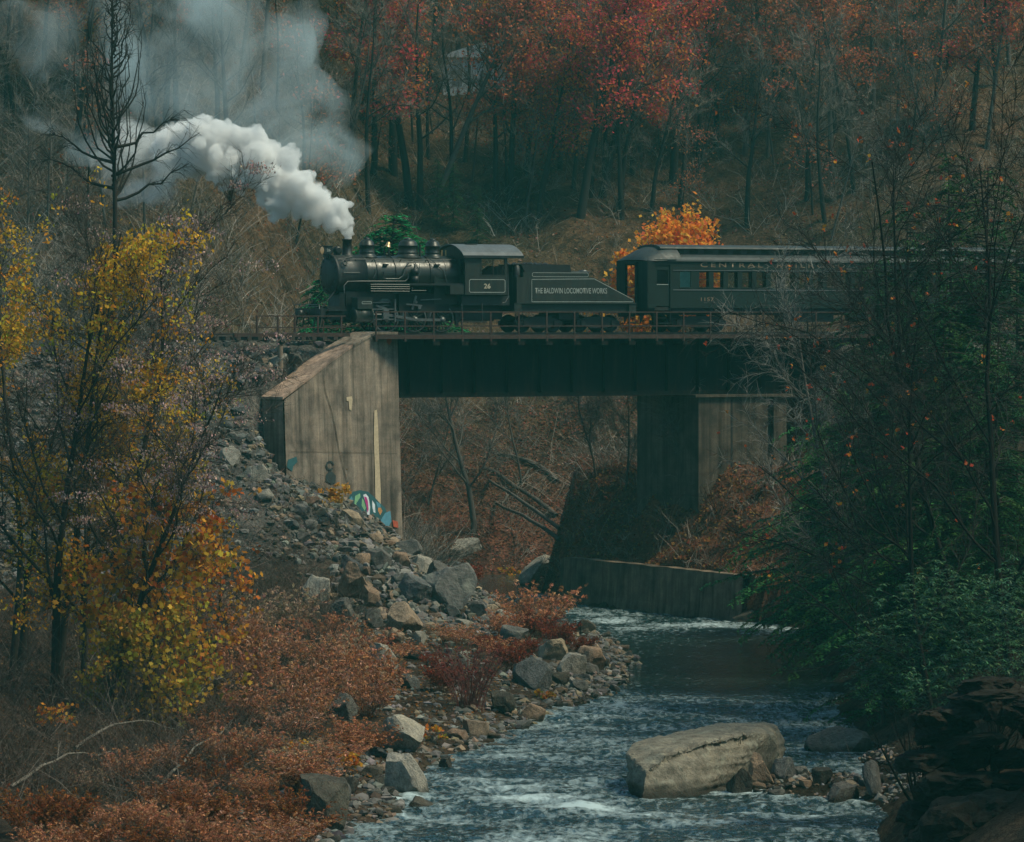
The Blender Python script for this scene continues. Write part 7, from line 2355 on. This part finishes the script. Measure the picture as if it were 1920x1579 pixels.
def plume(kind, px, py, wp, label, group=None, hk=1.0):
    if group:
        for lim, w in ((170, "at the left border"), (330, "below the maple sapling"), (450, "right of the maple sapling"), (560, "at its middle"), (660, "towards the rocks"), (820, "touching the rocks"), (1200, "near the water")):
            if px < lim: label = label + ", " + w; break
        label = {'rus': "bright", 'dark': "deep", 'red': "reddish", 'pink': "pale"}[kind] + " " + label
    p = hit(px, py); k = wp / 2 * p.y / FPX / 1.25
    t = thing("russet_bush", label, "bush", (p.x, p.y, p.z - .05), PR.uniform(0, 6.28), group)
    t.scale = (k, k, k * hk * PR.uniform(.75, 1.25))
    sm, cm = PL[kind][PR.randrange(len(PL[kind]))]
    link("stalks", sm, t); link("plumes", cm, t)
    return t
single = [('rus',1005,1185,150,"feathery orange-russet bush beside the river wall's left end"), ('rus',1050,1160,80,"right tip of the feathery russet growth by the river wall"), ('rus',940,1195,90,"russet bush just right of the lichen boulder"),
 ('twig',880,1330,170,"dark red twiggy bush in the middle of the rocky bank"), ('red',830,1300,90,"red-brown bush left of the dark twiggy bush"), ('red',960,1260,90,"red bush right of the dark twiggy bush"), ('red',1090,1225,70,"small reddish bush at the bank's point"), ('red',870,1110,90,"dim red-brown growth behind the lichen boulder"), ('dark',820,1060,80,"dim russet growth under the bridge edge")]
for kd, px, py, w, lb in single: plume(kd, px, py, w, lb)
th = [(480,1200),(540,1190),(600,1215),(455,1240),(520,1250),(580,1270),(640,1270),(680,1300),(500,1300),(560,1320),(620,1330),(680,1345),(440,1290),(720,1310),(600,1370),(540,1380),(650,1395),(480,1360),(660,1240),(430,1200)]
for px, py in th:
    plume(PR.choice(('rus','rus','pink')), px + PR.gauss(0, 10), py + PR.gauss(0, 8), PR.uniform(105, 150), "feathery bush in the long russet bank thicket", "bushes of the long russet thicket", 1.0)
for px, py in ((760,1230),(800,1250),(900,1225),(930,1240),(990,1225),(1040,1215),(860,1205),(1000,1205),(700,1230),(740,1290)):
    plume(PR.choice(('red','rus','red')), px + PR.gauss(0, 8), py + PR.gauss(0, 6), PR.uniform(60, 95), "bush among the rocks between rubble fan and shore", "red bushes among the bank rocks", .8)
for px, py in ((420,1420),(480,1430),(540,1440),(600,1430),(390,1380),(350,1440),(300,1460),(240,1480),(180,1490),(650,1440),(690,1400)):
    plume(PR.choice(('pink','rus','dark')), px + PR.gauss(0, 10), py + PR.gauss(0, 8), PR.uniform(80, 130), "faded brown bush between the two russet thickets", "faded bushes between the thickets", .8)
bt = [(60,1575),(130,1565),(210,1570),(290,1560),(370,1565),(450,1560),(530,1560),(100,1610),(180,1610),(260,1605),(340,1605),(420,1605),(500,1600),(560,1590),(480,1500),(420,1490),(540,1480),(600,1500),(360,1510),(300,1520)]
for px, py in bt:
    plume(PR.choice(('dark','dark','rus')), px + PR.gauss(0, 10), py + PR.gauss(0, 6), PR.uniform(110, 160), "russet bush in the thicket along the bottom edge", "bushes of the bottom russet thicket", .9)
# bare brush on the left bank and slope
def left_brush(rng, n):
    Y = rng.uniform(118, 196, n); X = -rng.uniform(.035, .165, n) * Y
    k = (river_sd(X, Y) > 4) & (X < center_x(Y)) & (terrain(X, Y) < 4.5)
    return X[k], Y[k]
g = Geo(); X, Y_ = sample_ground(rngB, 2300, left_brush); brush(g, rngB, X, Y_, .8, 3.0, 8, .013, [(.055,.042,.033),(.08,.06,.048),(.05,.033,.026),(.12,.10,.085)], .3, .95)  # left bank brush coloured darker to stand for shade in the corner
def slope_brush(rng, n):
    q = [hit(rng.uniform(340, 640), rng.uniform(880, 1180)) for _ in range(60)]
    return np.array([a.x for a in q]), np.array([a.y for a in q])
X, Y_ = sample_ground(rngB, 240, slope_brush); brush(g, rngB, X, Y_, .4, 1.5, 9, .012, [(.13,.085,.07),(.17,.12,.10),(.10,.07,.06)], .3, 1.2)
tag(g.build("bank_brush", M['twig']), "bare tangled brush over the left bank", "brush", kind="stuff")
# unseen hemlocks added out of view to shade the right bank
for i, Yq in enumerate((112, 122, 131, 140, 150, 162, 175)):
    xq = .1145 * Yq + 4.5 + (i % 2) * 1.5
    put_hemlock(H2, xq, Yq, 9.0, i * 1.3, "unseen spreading hemlock added out of view on the right bank for its shade", group="unseen hemlocks added to shade the right bank")
# rhododendron on the right bank
def rhodo(px, py, lst, n, lb, seed):
    b = hit(px, py) if isinstance(px, (int, float)) else px
    rs = random.Random(seed); rng = np.random.default_rng(seed)
    t = thing("rhododendron", lb, "shrub", b)
    st = simple_stems(rs, 3.2, 9, .7, .05, DK)
    g = Geo()
    for o in st: g.tubes(o[0], 5, 0, np.array(DK)); g.tubes(o[1], 4, 0, np.array(DK))
    g.build("stems", M['bark'], t)
    g = Geo()
    for (c, rd, sh) in px_blobs(b, b.y, lst):
        m = int(n * sh / 9); u = rvec(rng, m) * (rng.random((m, 1)) ** .4) * np.array(rd)[None] + np.array(c)[None]
        C = np.repeat(u, 9, axis=0); a = np.tile(np.arange(9) * 2 * math.pi / 9, m) + rng.normal(0, .2, m * 9)
        A = nrm(np.stack([np.cos(a), np.sin(a), rng.normal(-.35, .25, m * 9)], -1)); Bv = nrm(np.cross(A, np.array([0, 0, 1.0])))
        L = rng.uniform(.12, .2, m * 9)
        g.kites(C + A * (L / 2 + .02)[:, None], A, Bv, L, L * .3, 0, pick_cols(rng, m * 9, [(.035,.10,.045),(.045,.12,.05),(.025,.07,.04),(.08,.14,.05)], .3))
    g.build("leaves", M['gloss_leaf'], t)
Y = 124.0
rhodo(V(gx(1720, Y), Y, hz(gx(1720, Y), Y)), 0, [(1720,1160,110,90,.35),(1640,1240,60,90,.25),(1800,1120,110,80,.25),(1880,1180,90,110,.15)], 7500, "glossy dark green rhododendron hanging over the right bank", 151)
Y = 119.0
rhodo(V(gx(1860, Y), Y, hz(gx(1860, Y), Y)), 0, [(1860,1240,110,80,.5),(1760,1290,80,60,.3),(1900,1120,60,90,.2)], 4200, "dark rhododendron above the rock ledge at the right border", 152)
def right_brush(rng, n):
    Y = rng.uniform(118, 200, n); X = rng.uniform(.06, .122, n) * Y
    k = (river_sd(X, Y) > 1.0) & (X > center_x(Y)); return X[k], Y[k]
g = Geo(); X, Y_ = sample_ground(rngB, 170, right_brush); brush(g, rngB, X, Y_, .8, 3.4, 8, .014, [(.028,.025,.022),(.04,.036,.03)], .3, .9)
tag(g.build("right_bank_brush", M['twig']), "dark bare brush on the right bank", "brush", kind="stuff")

# fallen sticks on the left bank
for i, (a, b, lb) in enumerate((((300,1500),(460,1385),"long pale curved fallen branch in the left foreground"), ((20,1500),(230,1440),"bleached fallen branch low at the left border"), ((140,1420),(330,1380),"grey fallen branch below the maple sapling"), ((360,1330),(450,1300),"short pale crooked stick beside the russet thicket"), ((690,1000),(560,920),"dark curved branch lying on the rubble below the graffiti"), ((720,1110),(800,1060),"thin bleached stick among the fan rocks"))):
    A = hit(*a); B = hit(*b); rs = random.Random(i + 50); n = 9; D = B - A
    pts = [A + D * (k / 8) + Vector((rs.gauss(0,.05), rs.gauss(0,.05), .25 + .45 * math.sin(math.pi * k / 8) + rs.gauss(0,.05))) for k in range(n)]
    for q in pts: q.z = max(q.z, hz(q.x, q.y) + .08)
    t = thing("fallen_branch", lb, "branch", A)
    g = Geo(); br_ = [(np.array([tuple(q - A) for q in pts]), np.linspace(.05, .015, n))]; g.tubes(br_, 6, 0, np.array((.17,.15,.125)))
    g.build("limb", M['bark'], t)
    g = Geo(); twigs(g, np.random.default_rng(i), br_, 26, .3, 1.1, .018, (.16,.14,.12)); tag(g.build("twigs", M["twig"], t), kind="stuff")

# pale building up on the hillside
p = hit(915, 175)
hs = thing("hillside_house", "pale building glimpsed between the trunks high on the hillside", "building", p, .15)
g = Geo(); g.box(-3.2, 3.0, 0, 5, -1.5, 2.4); g.build("wall", M['house_wall'], hs)
g = Geo(); g.prism([(-3.5, 2.4), (3.3, 2.4), (3.3, 2.5), (0, 3.6), (-3.5, 2.5)], -.3, 5.3, 'y'); g.build("roof", M['house_wall'], hs)
for x in (-2.2, -.2, 1.8):
    g = Geo(); g.box(x - .35, x + .35, -.03, -.005, .4, 1.5); w = g.build("window", M['house_roof'], hs)
build_water()
